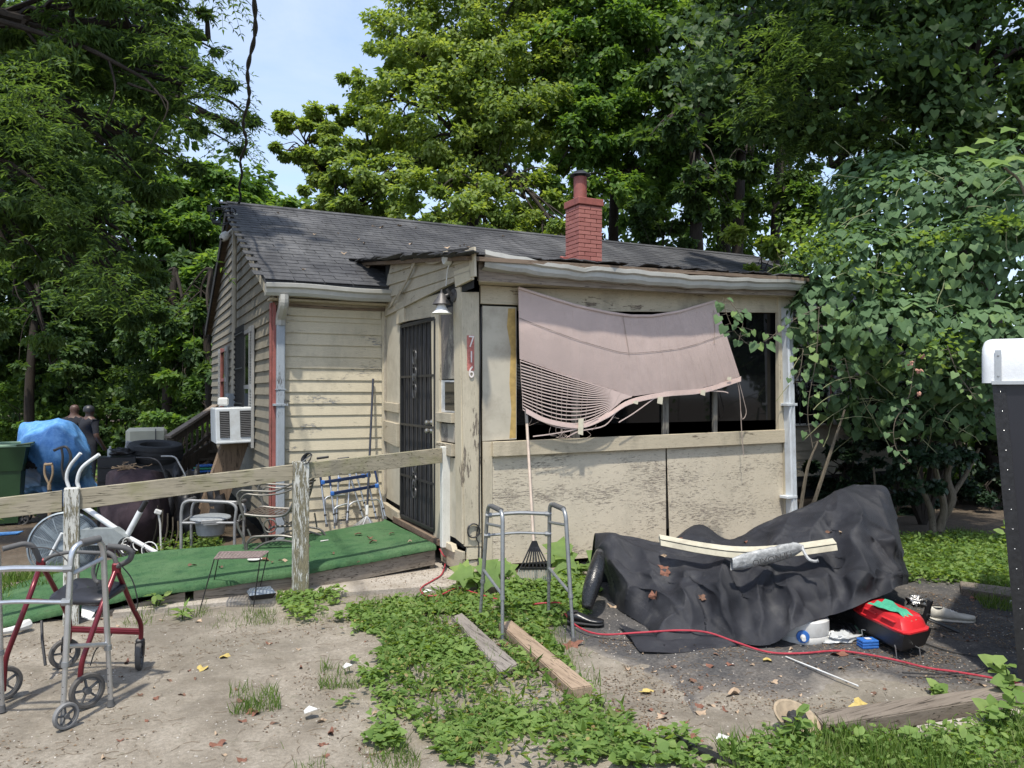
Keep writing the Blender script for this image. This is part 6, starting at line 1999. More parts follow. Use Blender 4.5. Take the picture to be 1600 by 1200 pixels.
# D handled shovel
sv_ = empty('shovel', GP(PD(77, 800, 8.0).x, PD(77, 800, 8.0).y), 'wooden D handled shovel standing upright behind the railing', 'shovel')
M_OLDW = simple('old_handle_wood', (.21, .15, .09), .7, 0, .25, 20, .2)
def pd8(x, y): return PD(x, y, 8.0)
b_ = GP(pd8(79, 800).x, pd8(79, 800).y)
tube('shaft', [b_ + V(0, 0, .1), pd8(77, 768), pd8(77, 757)], .019, M_OLDW, sv_)
tube('fork', smooth_path([pd8(77, 758), pd8(70, 742), pd8(70, 727), pd8(72, 724)], 4), .011, M_OLDW, sv_)
tube('fork', smooth_path([pd8(77, 758), pd8(82, 742), pd8(82, 730), pd8(80, 725)], 4), .011, M_OLDW, sv_)
tube('grip', [pd8(70, 726), pd8(82, 725)], .014, M_OLDW, sv_)
tube('ferrule', [pd8(77.6, 775), pd8(77.6, 765)], .022, M_BLKP, sv_)
m_ = MB(); m_.prism([b_ + V(-.1, 0, .14), b_ + V(.1, 0, .14), b_ + V(.09, 0, -.05), b_ + V(0, 0, -.1), b_ + V(-.09, 0, -.05)], V(0, .008, 0)); m_.build('blade', M_ALUD, sv_)
# exercise bike
def pb(x, y, d=7.6): return PD(x, y, d)
M_BKW = simple('scuffed_white_tube', (.60, .62, .63), .4, 0, .08, 12, .05, dirt=(.38, .38, .38))
M_BKG = simple('grey_blue_cage', (.20, .24, .27), .5, .2)
fc = pb(101, 852, 7.55)
bk = empty('exercise_bike', GP(fc.x, fc.y), 'old white fan exercise bike tipped behind the railing', 'exercise bike')
fn = (-CF + CR * .35 + V(0, 0, .15)).normalized()
m_ = MB()
for r_ in np.linspace(.05, .31, 20):
    m_.lathe([(r_ - .0022, 0), (r_ + .0022, 0), (r_ + .0022, .004), (r_ - .0022, .004), (r_ - .0022, 0)], 40, fc + fn * (.075 - .10 * (r_ / .31) ** 3), fn)
m_.build('cage_rings', M_BKG, bk, kind='stuff')
for i in range(16):
    a = i / 16 * 2 * math.pi; x_ = fn.orthogonal().normalized(); y_ = fn.cross(x_); d = x_ * math.cos(a) + y_ * math.sin(a)
    tube('cage_spoke', [fc + d * r_ + fn * (.075 - .10 * (r_ / .31) ** 3) for r_ in np.linspace(.04, .31, 7)], .0035, M_BKG, bk, 5)
m_ = MB(); m_.lathe([(.31, -.03), (.325, -.02), (.325, .0), (.31, .01)], 44, fc, fn); m_.lathe([(.001, .085), (.045, .085), (.05, .07)], 20, fc, fn); m_.build('cage_rim', M_BKG, bk, smooth=True)
m_ = MB(); m_.lathe([(.001, -.04), (.30, -.04), (.30, -.05), (.001, -.05)], 32, fc, fn); m_.build('fan_back', simple('dim_grey_fan', (.11, .13, .15), .6), bk)
for i in range(8):
    a = i / 8 * 2 * math.pi; d = x_ * math.cos(a) + y_ * math.sin(a)
    m_ = MB(); m_.beam(fc + d * .05 - fn * .01, fc + d * .28 - fn * .01, .05, .004, up=fn); m_.build('fan_blade', M_BKG, bk)
tube('front_tube', [pb(128, 790), pb(198, 838)], .027, M_BKW, bk, 12)
tube('seat_tube', [pb(219, 799), pb(198, 838)], .028, M_BKW, bk, 12)
tube('seat_post', [pb(219, 799), pb(229, 782)], .025, M_BLKP, bk, 10)
tube('rear_tube', [pb(198, 838), pb(256, 870)], .022, M_BKW, bk, 12)
tube('rear_foot', [pb(250, 868, 7.8), pb(266, 866, 7.3)], .02, M_BKW, bk, 10)
tube('fork', [pb(97, 833, 7.45), pb(72, 880, 7.45)], .014, M_BKW, bk, 10)
tube('arm', smooth_path([pb(113, 775), pb(108, 762), pb(104, 747), pb(109, 729), pb(126, 708)], 5), .017, M_BKW, bk, 10)
tube('arm', smooth_path([pb(127, 778, 7.4), pb(123, 762, 7.4), pb(121, 750, 7.4), pb(129, 730, 7.4), pb(155, 710, 7.4)], 5), .018, M_BKW, bk, 10)
tube('handlebar_grip', smooth_path([pb(102, 748), pb(102, 738), pb(109, 723), pb(110, 710), pb(104, 699), pb(96, 699), pb(84, 704)], 4), .013, M_BLKP, bk, 8)
tube('handlebar_grip', smooth_path([pb(96, 700), pb(98, 714), pb(97, 732), pb(101, 750)], 4), .011, M_BLKP, bk, 8)
m_ = MB(); m_.prism([pb(126, 828, 7.5), pb(176, 826, 7.5), pb(196, 840, 7.5), pb(185, 852, 7.5), pb(126, 852, 7.5)], CF * .12); m_.build('chain_guard', simple('grey_body_shell', (.22, .245, .25), .5), bk)
m_ = MB(); m_.prism([pb(124, 846, 7.35), pb(152, 844, 7.35), pb(152, 850, 7.35), pb(124, 852, 7.35)], CF * .02); m_.build('blue_stripe', M_BLUEP, bk)
# tangle of wheelchair-like cables and handles in front of the bike
tg = empty('cable_tangle', GP(pb(215, 870, 7.2).x, pb(215, 870, 7.2).y), 'tangle of black hoses and brake cables on the back edge of the ramp', 'cables')
for k_ in range(16):
    c = pb(random.uniform(190, 235), random.uniform(848, 862), 7.1)
    tube('cable', arc(c, random.uniform(.04, .09), random.uniform(0, 3), random.uniform(4, 6.2), 12, (CR + V(0, 0, random.uniform(-.3, .3))).normalized(), V(random.uniform(-.3, .3), .2, 1).normalized()), .005, M_BLKP if k_ % 3 else M_WHITEP, tg, 5)
for (a, b) in (((222, 862), (250, 905)), ((200, 870), (196, 905)), ((228, 860), (262, 890))):
    tube('cable', [pb(*a, 7.05), pb((a[0] + b[0]) / 2 + 3, (a[1] + b[1]) / 2, 7.0), PZ(b[0], b[1], .12)], .004, M_BLKP, tg, 5)
# pile of odds under the AC: blue green plastic stack, dark clutter
st_ = PD(314, 730, 10.6)
stk = empty('plastic_trays', V(st_.x, st_.y, float(gz(st_.x, st_.y))), 'blue and green plastic trays stacked near the back steps', 'trays')
for k_, mm in enumerate((M_BLUEP, bpy.data.materials['sea_green_cloth'], M_BLUEP)):
    m_ = MB(); m_.box(st_ + V(.03 * k_, 0, -.05 + .035 * k_), (.26 - .03 * k_, .2, .025), Matrix.Rotation(.1 * k_, 3, 'Z'), .006); m_.build('tray', mm, stk)
m_ = MB(); m_.box(V(st_.x, st_.y, (float(gz(st_.x, st_.y)) + st_.z - .07) / 2), (.22, .18, st_.z - .07 - float(gz(st_.x, st_.y)))); m_.build('stand', M_BLKP, stk)
for i, (px, py, d, s) in enumerate(((275, 752, 9.6, .16), (300, 757, 9.3, .2), (330, 760, 9.2, .14), (255, 770, 9.0, .15), (290, 775, 8.8, .13))):
    p = PD(px, py, d); g_ = float(gz(p.x, p.y))
    blob('rubbish_bag', (p.x, p.y, g_), (s, s, max(.05, (p.z - g_) * .6)), M_BLKP, ('dark rubbish bag on the left below the tyre', 'largest dark rubbish bag behind the railing', 'dark rubbish bag closest to the leaning board', 'dark rubbish bag beside the maroon cover', 'small dark rubbish bag behind the commode')[i], 'rubbish bag', i * 3 + 1, 14, .8)
m_ = MB(); p = PD(247, 800, 8.0); m_.box(p, (.07, .05, .05), Matrix.Rotation(.4, 3, 'Y'), .01); m_.tube([p, p + V(.02, 0, -.12), p + V(.03, 0, -.4)], .01, 6)
m_.build('white_connector', M_WHITEP, label='white plastic connector hanging on a stick beside the maroon cover', category='connector')
for i in range(5):
    p = PD(232 + 9 * i, 860, 8.2); q_ = PD(246 + 8 * i, 790 + 6 * i, 8.25)
    tube('dead_stick', smooth_path([V(p.x, p.y, float(gz(p.x, p.y))), p.lerp(q_, .5) + V(.03, 0, 0), q_], 3), .008, M_PALEBARK, None, 5, label=('first', 'second', 'third', 'fourth', 'last')[i] + ' from the left of the bare grey sticks leaning behind the bike', category='stick', group='sticks behind the bike')
# metal tube frame over the cover (garden chair frame)
fr = empty('tube_frame', PD(262, 800, 8.3), 'thin black bent tube frame standing over the clutter below the tyre', 'tube frame')
tube('tube', smooth_path([PD(x, y, 8.4) for x, y in ((213, 715), (235, 716), (248, 722), (256, 738), (264, 765))], 4), .010, M_BLKP, fr)
tube('tube', smooth_path([PD(x, y, 8.6) for x, y in ((252, 713), (272, 714), (280, 725), (290, 745), (296, 770))], 4), .010, M_ALUD, fr)
# back steps with balusters
stp = empty('back_steps', GP(.9, 13.2), 'dark weathered back steps with slanting handrail behind the house corner', 'steps')
M_DKW = wood('dark_damp_wood', (.10, .08, .06), (.035, .028, .02), 'z')
h0, h1 = PD(262, 683, 11.3), PD(337, 634, 12.3)
m_ = MB(); m_.beam(h0, h1, .11, .04, ch=.004); m_.build('handrail', M_FASC, stp)
m_ = MB(); m_.beam(h0 + V(0, .02, -.10), h1 + V(0, .02, -.10), .035, .09); m_.build('rail', M_DKW, stp)
l0, l1 = PD(262, 735, 11.3), PD(337, 672, 12.3)
m_ = MB(); m_.beam(l0, l1, .035, .06); m_.build('rail', M_DKW, stp)
m_ = MB(); m_.beam(l0 + V(0, 0, -.12), l1 + V(0, 0, -.25), .04, .24); m_.build('stringer', M_DKW, stp)
for i in range(9):
    t = (i + .4) / 9; a = h0.lerp(h1, t); b = l0.lerp(l1, t)
    m_ = MB(); m_.beam(b + V(0, .02, -.18), a + V(0, .02, -.08), .035, .035, up=(1, 0, 0)); m_.build('baluster', M_DKW, stp)
for i in range(5):
    t = i / 5; p = l0.lerp(l1, t); m_ = MB(); m_.box((p.x + .1, p.y + .45, p.z - .22), (.28, .9, .04)); m_.build('tread', M_DKW, stp)
for t in (0.05, .95):
    p = h0.lerp(h1, t); m_ = MB(); g_ = float(gz(p.x, p.y)); m_.box((p.x, p.y, (p.z + g_) / 2 - .05), (.09, .09, p.z - g_), ch=.004); m_.build('post', M_DKW, stp)

# commode chair
cm_d = 7.75
def pc(x, y, d=cm_d): return PD(x, y, d)
com = empty('commode_chair', GP(pc(325, 860).x, pc(325, 860).y), 'grey steel commode chair with round lid and pail behind the ramp', 'commode chair')
M_GST = simple('chipped_grey_steel', (.25, .255, .26), .5, .4, .15, 20, .1, dirt=(.40, .40, .39))
def gnd(p): return V(p.x, p.y, float(gz(p.x, p.y)))
for (x0_, xk, d) in ((283, 372, cm_d), (299, 386, cm_d + .42)):
    tube('frame', round_path([gnd(pc(x0_, 868, d)), pc(x0_, 800, d), pc(x0_ + 3, 786, d), pc(x0_ + 12, 782, d), pc(xk - 12, 785, d), pc(xk - 2, 792, d), pc(xk - 5, 815, d), gnd(pc(xk - 6, 866, d))], .05, 4), .0155, M_GST, com, 10)
for (x0_, y0_) in ((283, 817), (366, 818)):
    tube('side_bar', [pc(x0_, y0_, cm_d), pc(x0_ + 16, y0_ - 10, cm_d + .42)], .012, M_GST, com)
tube('front_bar', [pc(283, 817), pc(366, 817)], .013, M_GST, com)
tube('armrest', [pc(290, 783, cm_d), pc(304, 778, cm_d + .4)], .02, M_GRIP, com); tube('armrest', [pc(368, 787, cm_d), pc(383, 782, cm_d + .4)], .02, M_GRIP, com)
sc_ = pc(329, 808, cm_d + .16)
m_ = MB(); m_.lathe([(.001, .016), (.15, .014), (.195, .004), (.20, -.006), (.18, -.012), (.001, -.012)], 28, sc_, (0, -.04, 1)); m_.build('lid', simple('grey_plastic_lid', (.24, .26, .275), .4), com, smooth=True)
m_ = MB(); m_.lathe([(.165, -.04), (.17, -.05), (.15, -.06), (.13, -.17), (.10, -.19), (.001, -.19)], 24, sc_); m_.build('pail', bpy.data.materials['grey_plastic_lid'], com, smooth=True)
m_ = MB(); m_.box(pc(331, 815, cm_d - .02), (.20, .02, .035), ch=.004); m_.box(pc(331, 819, cm_d - .02), (.16, .03, .012)); m_.build('hinge_bracket', M_GST, com)
blob('rubbish_bag', gnd(pc(343, 858, cm_d + .1)), (.12, .1, .09), M_BLKP, 'small black bag under the commode pail', 'rubbish bag', 21, 14, .8)
blob('plastic_bag', gnd(pc(330, 855, cm_d)), (.08, .05, .06), M_CLEAR, 'small clear crumpled plastic under the commode pail', 'plastic', 23, 14, .8)

# wrought metal glider chair
gd = 7.0
gl_ = empty('metal_chair', V(PD(430, 862, gd).x, PD(430, 862, gd).y, ramp_z(PD(430, 862, gd).x)), 'bronze slatted metal glider chair behind the middle railing post', 'chair')
M_CHR = simple('bronze_chair_metal', (.12, .095, .075), .5, .4, .2, 20, .1)
M_CHG = simple('grey_chair_tube', (.13, .125, .115), .45, .5, .15, 20, .1)
def pg(x, y, d=0.0): return PD(x, y, gd + d)
prof = smooth_path([(374, 812, 0), (378, 804, 0), (400, 806, 0), (430, 807, 0), (447, 803, 0), (456, 790, 0), (462, 772, 0), (466, 750, 0), (470, 728, 0)], 4)
dd = V(CF.x, CF.y, 0).normalized()
for i in range(len(prof) - 1):
    if i % 1 == 0:
        a = PD(prof[i].x, prof[i].y, gd); b = PD(prof[i + 1].x, prof[i + 1].y, gd)
        c = a.lerp(b, .15); d_ = a.lerp(b, .75)
        m_ = MB(); m_.prism([c, d_, d_ + dd * .48 + CR * .02, c + dd * .48 + CR * .02], V(0, 0, .003)); m_.build('slat', M_CHR, gl_)
for o_ in (0, .48):
    q_ = [PD(p.x, p.y, gd) + dd * o_ + CR * (.02 if o_ else 0) for p in prof]
    tube('side_rail', q_, .012, M_CHG, gl_)
    s_ = lambda x, y: PD(x, y, gd) + dd * (o_ - (.02 if not o_ else -.02)) + CR * (.02 if o_ else 0)
    tube('arm', round_path([s_(383, 812), s_(378, 795), s_(371, 773), s_(376, 766), s_(400, 767), s_(430, 768), s_(466, 752)], .05, 5), .010, M_CHG, gl_)
    tube('arm', round_path([s_(383, 812), s_(376, 780), s_(384, 771), s_(410, 774), s_(440, 771), s_(468, 760)], .05, 5), .008, M_CHG, gl_)
    gzr = ramp_z(s_(400, 860).x) + .01
    f1 = s_(366, 860); f1 = s_(368, 866); f1.z = max(f1.z, gzr)
    tube('leg', round_path([s_(372, 816), s_(374, 826), s_(382, 840), s_(386, 866)], .04, 4), .011, M_CHG, gl_)
    tube('base_rail', round_path([s_(388, 866), s_(386, 848), s_(395, 838), s_(440, 836), s_(478, 842), s_(492, 868)], .05, 5), .011, M_CHG, gl_)
    tube('base_rail', smooth_path([s_(394, 862), s_(415, 848), s_(445, 844), s_(478, 852)], 5), .010, M_CHG, gl_)
    tube('ring', arc(s_(423, 821), .058, 0, 2 * math.pi, 20, CR, (0, 0, 1)), .007, M_CHG, gl_)
    tube('swing_arm', [s_(388, 826), s_(393, 838)], .008, M_CHG, gl_); tube('swing_arm', [s_(466, 815), s_(470, 840)], .008, M_CHG, gl_)
tube('stretcher', [pg(386, 850), pg(386, 850) + dd * .48], .010, M_CHG, gl_)

# wire side table
td = 5.95
tb_ = empty('wire_table', G(356, 950), 'small rusty wire mesh table on four thin legs before the ramp', 'table')
M_RUST = simple('rusty_pink_mesh', (.28, .21, .20), .7, .3, .3, 60, .2)
A0, A1, A2, A3 = PZ(335, 873, .40), PZ(407, 871, .40), PZ(419, 862, .40), PZ(343, 863, .40)
for i in range(15):
    t = i / 14; m_ = MB(); m_.beam(A0.lerp(A1, t), A3.lerp(A2, t), .010, .004); m_.build('slat', M_RUST, tb_)
for i in range(6):
    t = i / 5; m_ = MB(); m_.beam(A0.lerp(A3, t) + V(0, 0, .004), A1.lerp(A2, t) + V(0, 0, .004), .012, .004); m_.build('cross_slat', M_RUST, tb_)
tube('rim', [A0, A1, A2, A3], .006, M_RUST, tb_, 6, closed=True)
for a, (x, y) in ((A0, (312, 957)), (A1, (396, 950)), (A2, (404, 932)), (A3, (330, 935))):
    tube('leg', [a, a.lerp(G(x, y), .5) + V(.0, 0, .01), G(x, y) + V(0, 0, .01)], .0045, M_BLKP, tb_, 5)
cnt = G(410, 944)
co = empty('food_container', cnt + V(0, 0, .03), 'black takeaway container with clear domed lid on the concrete slab', 'container')
frus(cnt.x, cnt.y + .06, .036, .075, .075, .055, .10, .075).build('tray', M_BLKP, co)
frus(cnt.x, cnt.y + .06, .077, .105, .098, .073, .075, .05).build('clear_lid', simple('clear_dome_lid', (.22, .25, .28), .1, 0, .3, 30, .1), co)
pl_ = PZ(398, 882, .15)
pl_.z = ramp_z(pl_.x) + .012
m_ = MB(); m_.lathe([(.001, .004), (.05, .004), (.06, .010), (.058, .006), (.001, .001)], 24, pl_); m_.build('paper_plate', M_WHITEP, smooth=True, label='small round white lid lying on the green carpet', category='lid')
m_ = MB(); q_ = PZ(505, 852, .18); q_.z = ramp_z(q_.x) + .012; m_.prism([q_ + V(-.03, -.02, 0), q_ + V(.05, .01, 0), q_ + V(.055, .03, 0), q_ + V(-.02, .02, 0)], V(0, 0, .003)); m_.build('paper_scrap', M_WHITEP, label='thin white paper scrap on the carpet right of the middle post', category='paper')
# black wire thing on the post
wt = PV(478, 716, 6.15)
wo = empty('wire_basket', V(wt.x, wt.y, PV(478, 722, 6.15).z), 'crumpled black wire basket sitting on top of the middle post', 'basket')
for k_ in range(7):
    tube('wire', arc(wt + V(.004 * k_, .008 * k_ - .02, .0), .038 - .002 * k_, .2 * k_, .2 * k_ + 5, 12, (1, .2 * k_ - .5, .5), (0, .3, 1)), .004, M_BLKP, wo, 5)
for k_ in range(5):
    tube('wire', [wt + V(-.03, -.02 + .012 * k_, -.025), wt + V(.045, -.02 + .01 * k_, .03)], .003, M_ALUD, wo, 4)

# ---------------------------------------------------------------- red rollator
M_STRAP = M_BLKP
rc = G(120, 1070)
ro = empty('rollator', rc, 'maroon rollator walker with black padded seat behind the aluminium frame', 'rollator')
gR, gR2, gL, gL2 = G(136, 1108), G(218, 1046), G(2, 1100), G(101, 1042)
def dp(p): return (p - CP).dot(CF)
dR, dR2, dL, dL2 = dp(gR), dp(gR2), dp(gL), dp(gL2)
dJ = (dR + dR2) / 2 - .02; dJL = (dL + dL2) / 2 - .02
def seg(pts, r, nm, mat=M_MAROON, rad=.05): tube(nm, round_path([PD(*p) for p in pts], rad, 4), r, mat, ro, 10)
seg([(181, 890, dJ), (158, 949, dR + .12), (143, 992, dR + .05), (127, 1035, dR), (125, 1066, dR)], .0135, 'frame_tube')
seg([(183, 890, dJ), (207, 949, dR2 - .1), (221, 975, dR2), (220, 1000, dR2)], .0135, 'frame_tube')
seg([(63, 882, dJL), (54, 910, dL + .12), (38, 953, dL + .05), (8, 1030, dL), (5, 1080, dL)], .0135, 'frame_tube')
seg([(66, 884, dJL), (86, 920, dL2 - .12), (110, 970, dL2), (108, 1000, dL2)], .0135, 'frame_tube')
seg([(111, 984, dL2), (219, 987, dR2)], .012, 'cross_tube'); seg([(46, 938, dL + .25), (160, 944, dR + .25)], .011, 'seat_tube')
m_ = MB(); m_.beam(PD(110, 983, dL2), PD(219, 987, dR2), .02, .035, ch=.005); m_.build('cross_plate', M_MAROON, ro)
for (x, y, d) in ((182, 888, dJ), (64, 881, dJL)):
    m_ = MB(); m_.box(PD(x, y, d), (.045, .035, .06), ch=.008); m_.build('joint', M_MAROON, ro)
seg([(182, 886, dJ), (196, 879, dJ - .02), (204, 874, dJ - .05), (207, 862, dJ - .06), (196, 856, dJ - .08), (168, 853, dJ - .12)], .0145, 'handle', M_GRIP, .03)
seg([(64, 880, dJL), (52, 853, dJL - .05), (38, 849, dJL - .08), (4, 858, dJL - .15)], .0145, 'handle', M_GRIP, .03)
seg([(64, 880, dJL), (80, 868, dJL), (110, 862, dJL), (165, 864, dJ)], .010, 'back_strap', M_GRIP, .05)
seg([(183, 884, dJ), (178, 868, dJ), (166, 862, dJ)], .012, 'handle_post', M_GRIP, .03)
for pts in (((186, 880), (206, 905), (215, 940), (212, 955)), ((168, 858), (158, 872), (150, 900), (152, 915)), ((40, 855), (80, 858), (108, 880), (112, 905)), ((141, 1040), (150, 1015), (168, 1000), (175, 990))):
    tube('brake_cable', smooth_path([PD(x, y, dJ - .03) for x, y in pts], 5), .0035, M_BLKP, ro, 5)
tube('basket_handle', arc(PD(153, 893, dJ - .1), .055, 1.2, 5.0, 12, CR * .45, (0, 0, 1)), .010, M_GRIP, ro, 8)
# padded seat
s4 = [PD(70, 940, dL + .15), PD(158, 943, dR + .12), PD(203, 915, dR2 - .22), PD(118, 905, dL2 - .25)]
cS = sum(s4, V(0, 0, 0)) / 4
rows = []
for (k_, z) in ((.9, -.018), (1.0, -.008), (1.02, .004), (.97, .016), (.8, .024), (.4, .028), (.02, .028)):
    ring = []
    for e in range(4):
        for t in np.linspace(0, 1, 6)[:-1]:
            p = s4[e].lerp(s4[(e + 1) % 4], t); ring.append(cS + (p - cS) * k_ + V(0, 0, z))
    ring = [(ring[i - 1] + ring[i] * 2 + ring[(i + 1) % 20]) / 4 for i in range(20)]
    rows.append(ring + [ring[0]])
m_ = MB(); m_.grid(rows); m_.build('seat', simple('black_vinyl_pad', (.018, .018, .022), .4, 0, .2, 20, .1), ro, smooth='all')
m_ = MB(); m_.prism([PD(127, 963, dR + .2), PD(155, 962, dR + .2), PD(146, 969, dR + .1), PD(140, 968, dR + .1)], V(0, 0, -.003)); m_.prism([PD(128, 945, dR + .2), PD(155, 947, dR + .2), PD(141, 968, dR + .12), PD(127, 962, dR + .12)], V(0, .003, 0)); m_.build('instruction_tag', M_WHITEP, ro)
tube('strap', [PD(65, 970, dL + .4), PD(66, 1000, dL + .35), PD(71, 1040, dL + .3)], .008, M_BLKP, ro, 6)
wheel('wheel', G(136, 1106) + V(0, 0, .088), CR - V(CF.x, CF.y, 0) * .75, .088, .028, simple('dusty_grey_tyre', (.075, .07, .065), .8), ro, 5, M_GRIP)
wheel('wheel', PD(218, 1024, dR2), CR + V(CF.x, CF.y, 0) * .30, .080, .028, bpy.data.materials['dusty_grey_tyre'], ro, 5, M_GRIP)
wheel('wheel', G(6, 1094) + V(0, 0, .088), CR - V(CF.x, CF.y, 0) * .75, .088, .028, bpy.data.materials['dusty_grey_tyre'], ro, 5, M_GRIP)
wheel('wheel', PD(101, 1021, dL2), CR - V(CF.x, CF.y, 0) * .9, .085, .028, bpy.data.materials['dusty_grey_tyre'], ro, 5, M_GRIP)
for (x, y, d) in ((219, 1004, dR2), (104, 1000, dL2)):
    m_ = MB(); m_.box(PD(x, y, d), (.05, .04, .05), ch=.01)
    for sx in (-.022, .022): m_.beam(PD(x, y, d) + CR * sx, PD(x - 1, y + 20, d) + CR * sx, .006, .02, up=CF)
    m_.build('caster_fork', M_BLKP, ro)
# white litter behind the rollator, blue scraps
m_ = MB(); c = G(20, 992); m_.tube(smooth_path([c + V(-.15, -.02, .03), c + V(0, 0, .035), c + V(.09, .06, .05)], 4), [.012, .014, .016, .02, .022, .024, .028, .036, .03], 8)
m_.build('plastic_bottle', M_WHITEP, smooth=True, label='long crumpled white plastic litter on the dirt beside the rollator', category='litter')
m_ = MB(); c = G(12, 836); m_.prism([c + V(-.3, -.1, .01), c + V(.12, -.05, .012), c + V(.17, .06, .02), c + V(-.2, .12, .012)], V(0, 0, .012)); m_.build('blue_scrap', bpy.data.materials['faded_blue_tarp'], label='flat scrap of blue plastic on the dirt at the left edge', category='scrap')
m_ = MB(); c = G(26, 808); m_.prism([c + V(-.14, -.05, .01), c + V(.12, -.05, .02), c + V(.14, .04, .02), c + V(-.1, .06, .012)], V(0, 0, .012)); m_.build('white_scrap', M_WHITEP, label='flat white scrap on the bare dirt beyond the railing', category='scrap')

# ---------------------------------------------------------------- two people
def person(px, head_y, d, yaw, label, shirt, skin, hair=None, bald=False):
    p = PD(px, head_y, d); g_ = float(gz(p.x, p.y)); H = p.z - g_
    s = H / 1.78
    o0 = V(p.x, p.y, g_)
    R_ = Matrix.Rotation(yaw, 3, 'Z')
    J = [(0, 0, .98), (0, 0, 1.12), (0, .01, 1.30), (0, .0, 1.46), (0, -.01, 1.54), (0, -.02, 1.62), (0, -.02, 1.70), (0, -.015, 1.755),
         (-.10, 0, .93), (-.12, .0, .52), (-.13, .04, .10), (-.13, -.12, .04),
         (.10, 0, .93), (.12, -.01, .52), (.13, .03, .10), (.13, -.13, .04),
         (-.19, .0, 1.43), (-.27, .02, 1.16), (-.24, -.14, .95), (-.22, -.20, .88),
         (.19, .0, 1.43), (.27, .03, 1.16), (.25, -.12, .94), (.23, -.19, .87)]
    Rr = [.155, .145, .17, .13, .062, .085, .095, .05, .105, .068, .048, .045, .105, .068, .048, .045, .075, .05, .036, .04, .075, .05, .036, .04]
    E_ = [(0, 1), (1, 2), (2, 3), (3, 4), (4, 5), (5, 6), (6, 7), (0, 8), (8, 9), (9, 10), (10, 11), (0, 12), (12, 13), (13, 14), (14, 15), (3, 16), (16, 17), (17, 18), (18, 19), (3, 20), (20, 21), (21, 22), (22, 23)]
    me_ = bpy.data.meshes.new('person'); me_.from_pydata([tuple(R_ @ (Vector(j) * s)) for j in J], E_, []); me_.update()
    tmp = bpy.data.objects.new('person', me_); col.objects.link(tmp)
    md = tmp.modifiers.new('s', 'SKIN')
    for i, sv2 in enumerate(me_.skin_vertices[0].data): sv2.radius = (Rr[i] * s * (1.15 if i < 4 else 1), Rr[i] * s * (.72 if i < 4 else 1)); sv2.use_root = (i == 0)
    sb = tmp.modifiers.new('b', 'SUBSURF'); sb.levels = 2
    dg = bpy.context.evaluated_depsgraph_get(); m2 = bpy.data.meshes.new_from_object(tmp.evaluated_get(dg)); bpy.data.objects.remove(tmp)
    m2.materials.clear()
    for mm in (skin, shirt, M_TROU, M_BLKR): m2.materials.append(mm)
    for f_ in m2.polygons:
        c = R_.transposed() @ f_.center / s
        if c.z > 1.50: k_ = 0
        elif c.z > .96 and abs(c.x) < .235: k_ = 1
        elif c.z > 1.22: k_ = 1
        elif abs(c.x) > .19 and c.z > .8: k_ = 0
        elif c.z < .09: k_ = 3
        else: k_ = 2
        f_.material_index = k_; f_.use_smooth = True
    o_ = bpy.data.objects.new('person', m2); col.objects.link(o_); o_.location = o0
    tag(o_, label, 'person')
    for sx in (-1, 1):
        m_ = MB(); m_.lathe([(.001, -.012), (.02, 0), (.001, .012)], 8, o0 + R_ @ V(sx * .085 * s, -.01, 1.655 * s), R_ @ V(1, 0, 0)); m_.build('ear', skin, o_)
    if not bald:
        m_ = MB(); m_.lathe([(.10, -.02), (.105, .03), (.085, .08), (.04, .105), (.001, .11)], 16, o0 + R_ @ V(0, 0, 1.66 * s)); m_.build('cap', M_BLKP, o_, smooth=True)
    return o_
M_SK1 = simple('dark_brown_skin', (.075, .038, .025), .5, 0, .1, 10, 0)
M_TROU = simple('dark_trousers', (.012, .013, .018), .9)
M_SHB = simple('navy_black_shirt', (.008, .009, .014), .9)
person(116, 630, 15.6, math.atan2(CF.y, CF.x) + math.pi / 2 + .15, 'bald man in a black t-shirt seen from behind beside the blue tarp', M_SHB, M_SK1, bald=True)
person(139, 632, 15.2, math.atan2(CF.y, CF.x) + math.pi / 2 - .5, 'person in dark clothes and dark cap standing right of the bald man', M_SHB, M_SK1)
# ================================================================== VEGETATION
LM_MAPLE = leaf_mat('maple_leaf', [(.11, .175, .045), (.16, .24, .06), (.21, .29, .08), (.26, .33, .11)], .5)
LM_KUDZU = leaf_mat('kudzu_leaf', [(.06, .125, .03), (.095, .185, .042), (.13, .23, .055), (.17, .27, .075)], .48)
LM_ASH = leaf_mat('ash_leaf', [(.045, .088, .028), (.07, .125, .038), (.095, .165, .05), (.125, .20, .065)], .5, .5)
LM_DARK = leaf_mat('shade_tree_leaf', [(.032, .066, .025), (.052, .10, .034), (.075, .135, .045), (.10, .17, .058)], .44, .5)
LM_FAR = leaf_mat('far_wood_leaf', [(.045, .09, .025), (.075, .14, .04), (.12, .20, .055)], .5)
LM_VINE = leaf_mat('grape_vine_leaf', [(.065, .12, .055), (.095, .165, .075), (.12, .20, .09), (.19, .28, .09)], .30, .6, (1.5, 1.6, .7), .3)
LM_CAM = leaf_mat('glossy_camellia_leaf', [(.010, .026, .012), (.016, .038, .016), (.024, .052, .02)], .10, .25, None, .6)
LM_CLOV = leaf_mat('clover_leaf', [(.09, .165, .04), (.14, .23, .06), (.18, .28, .075), (.24, .33, .10)], .42, .6)
LM_GRASS = leaf_mat('grass_blade', [(.055, .11, .02), (.09, .165, .03), (.14, .22, .045), (.20, .24, .09)], .35, .6)
LM_LITTER = leaf_mat('dry_leaf', [(.07, .045, .03), (.13, .085, .055), (.20, .14, .09), (.30, .24, .17)], .1, .8)

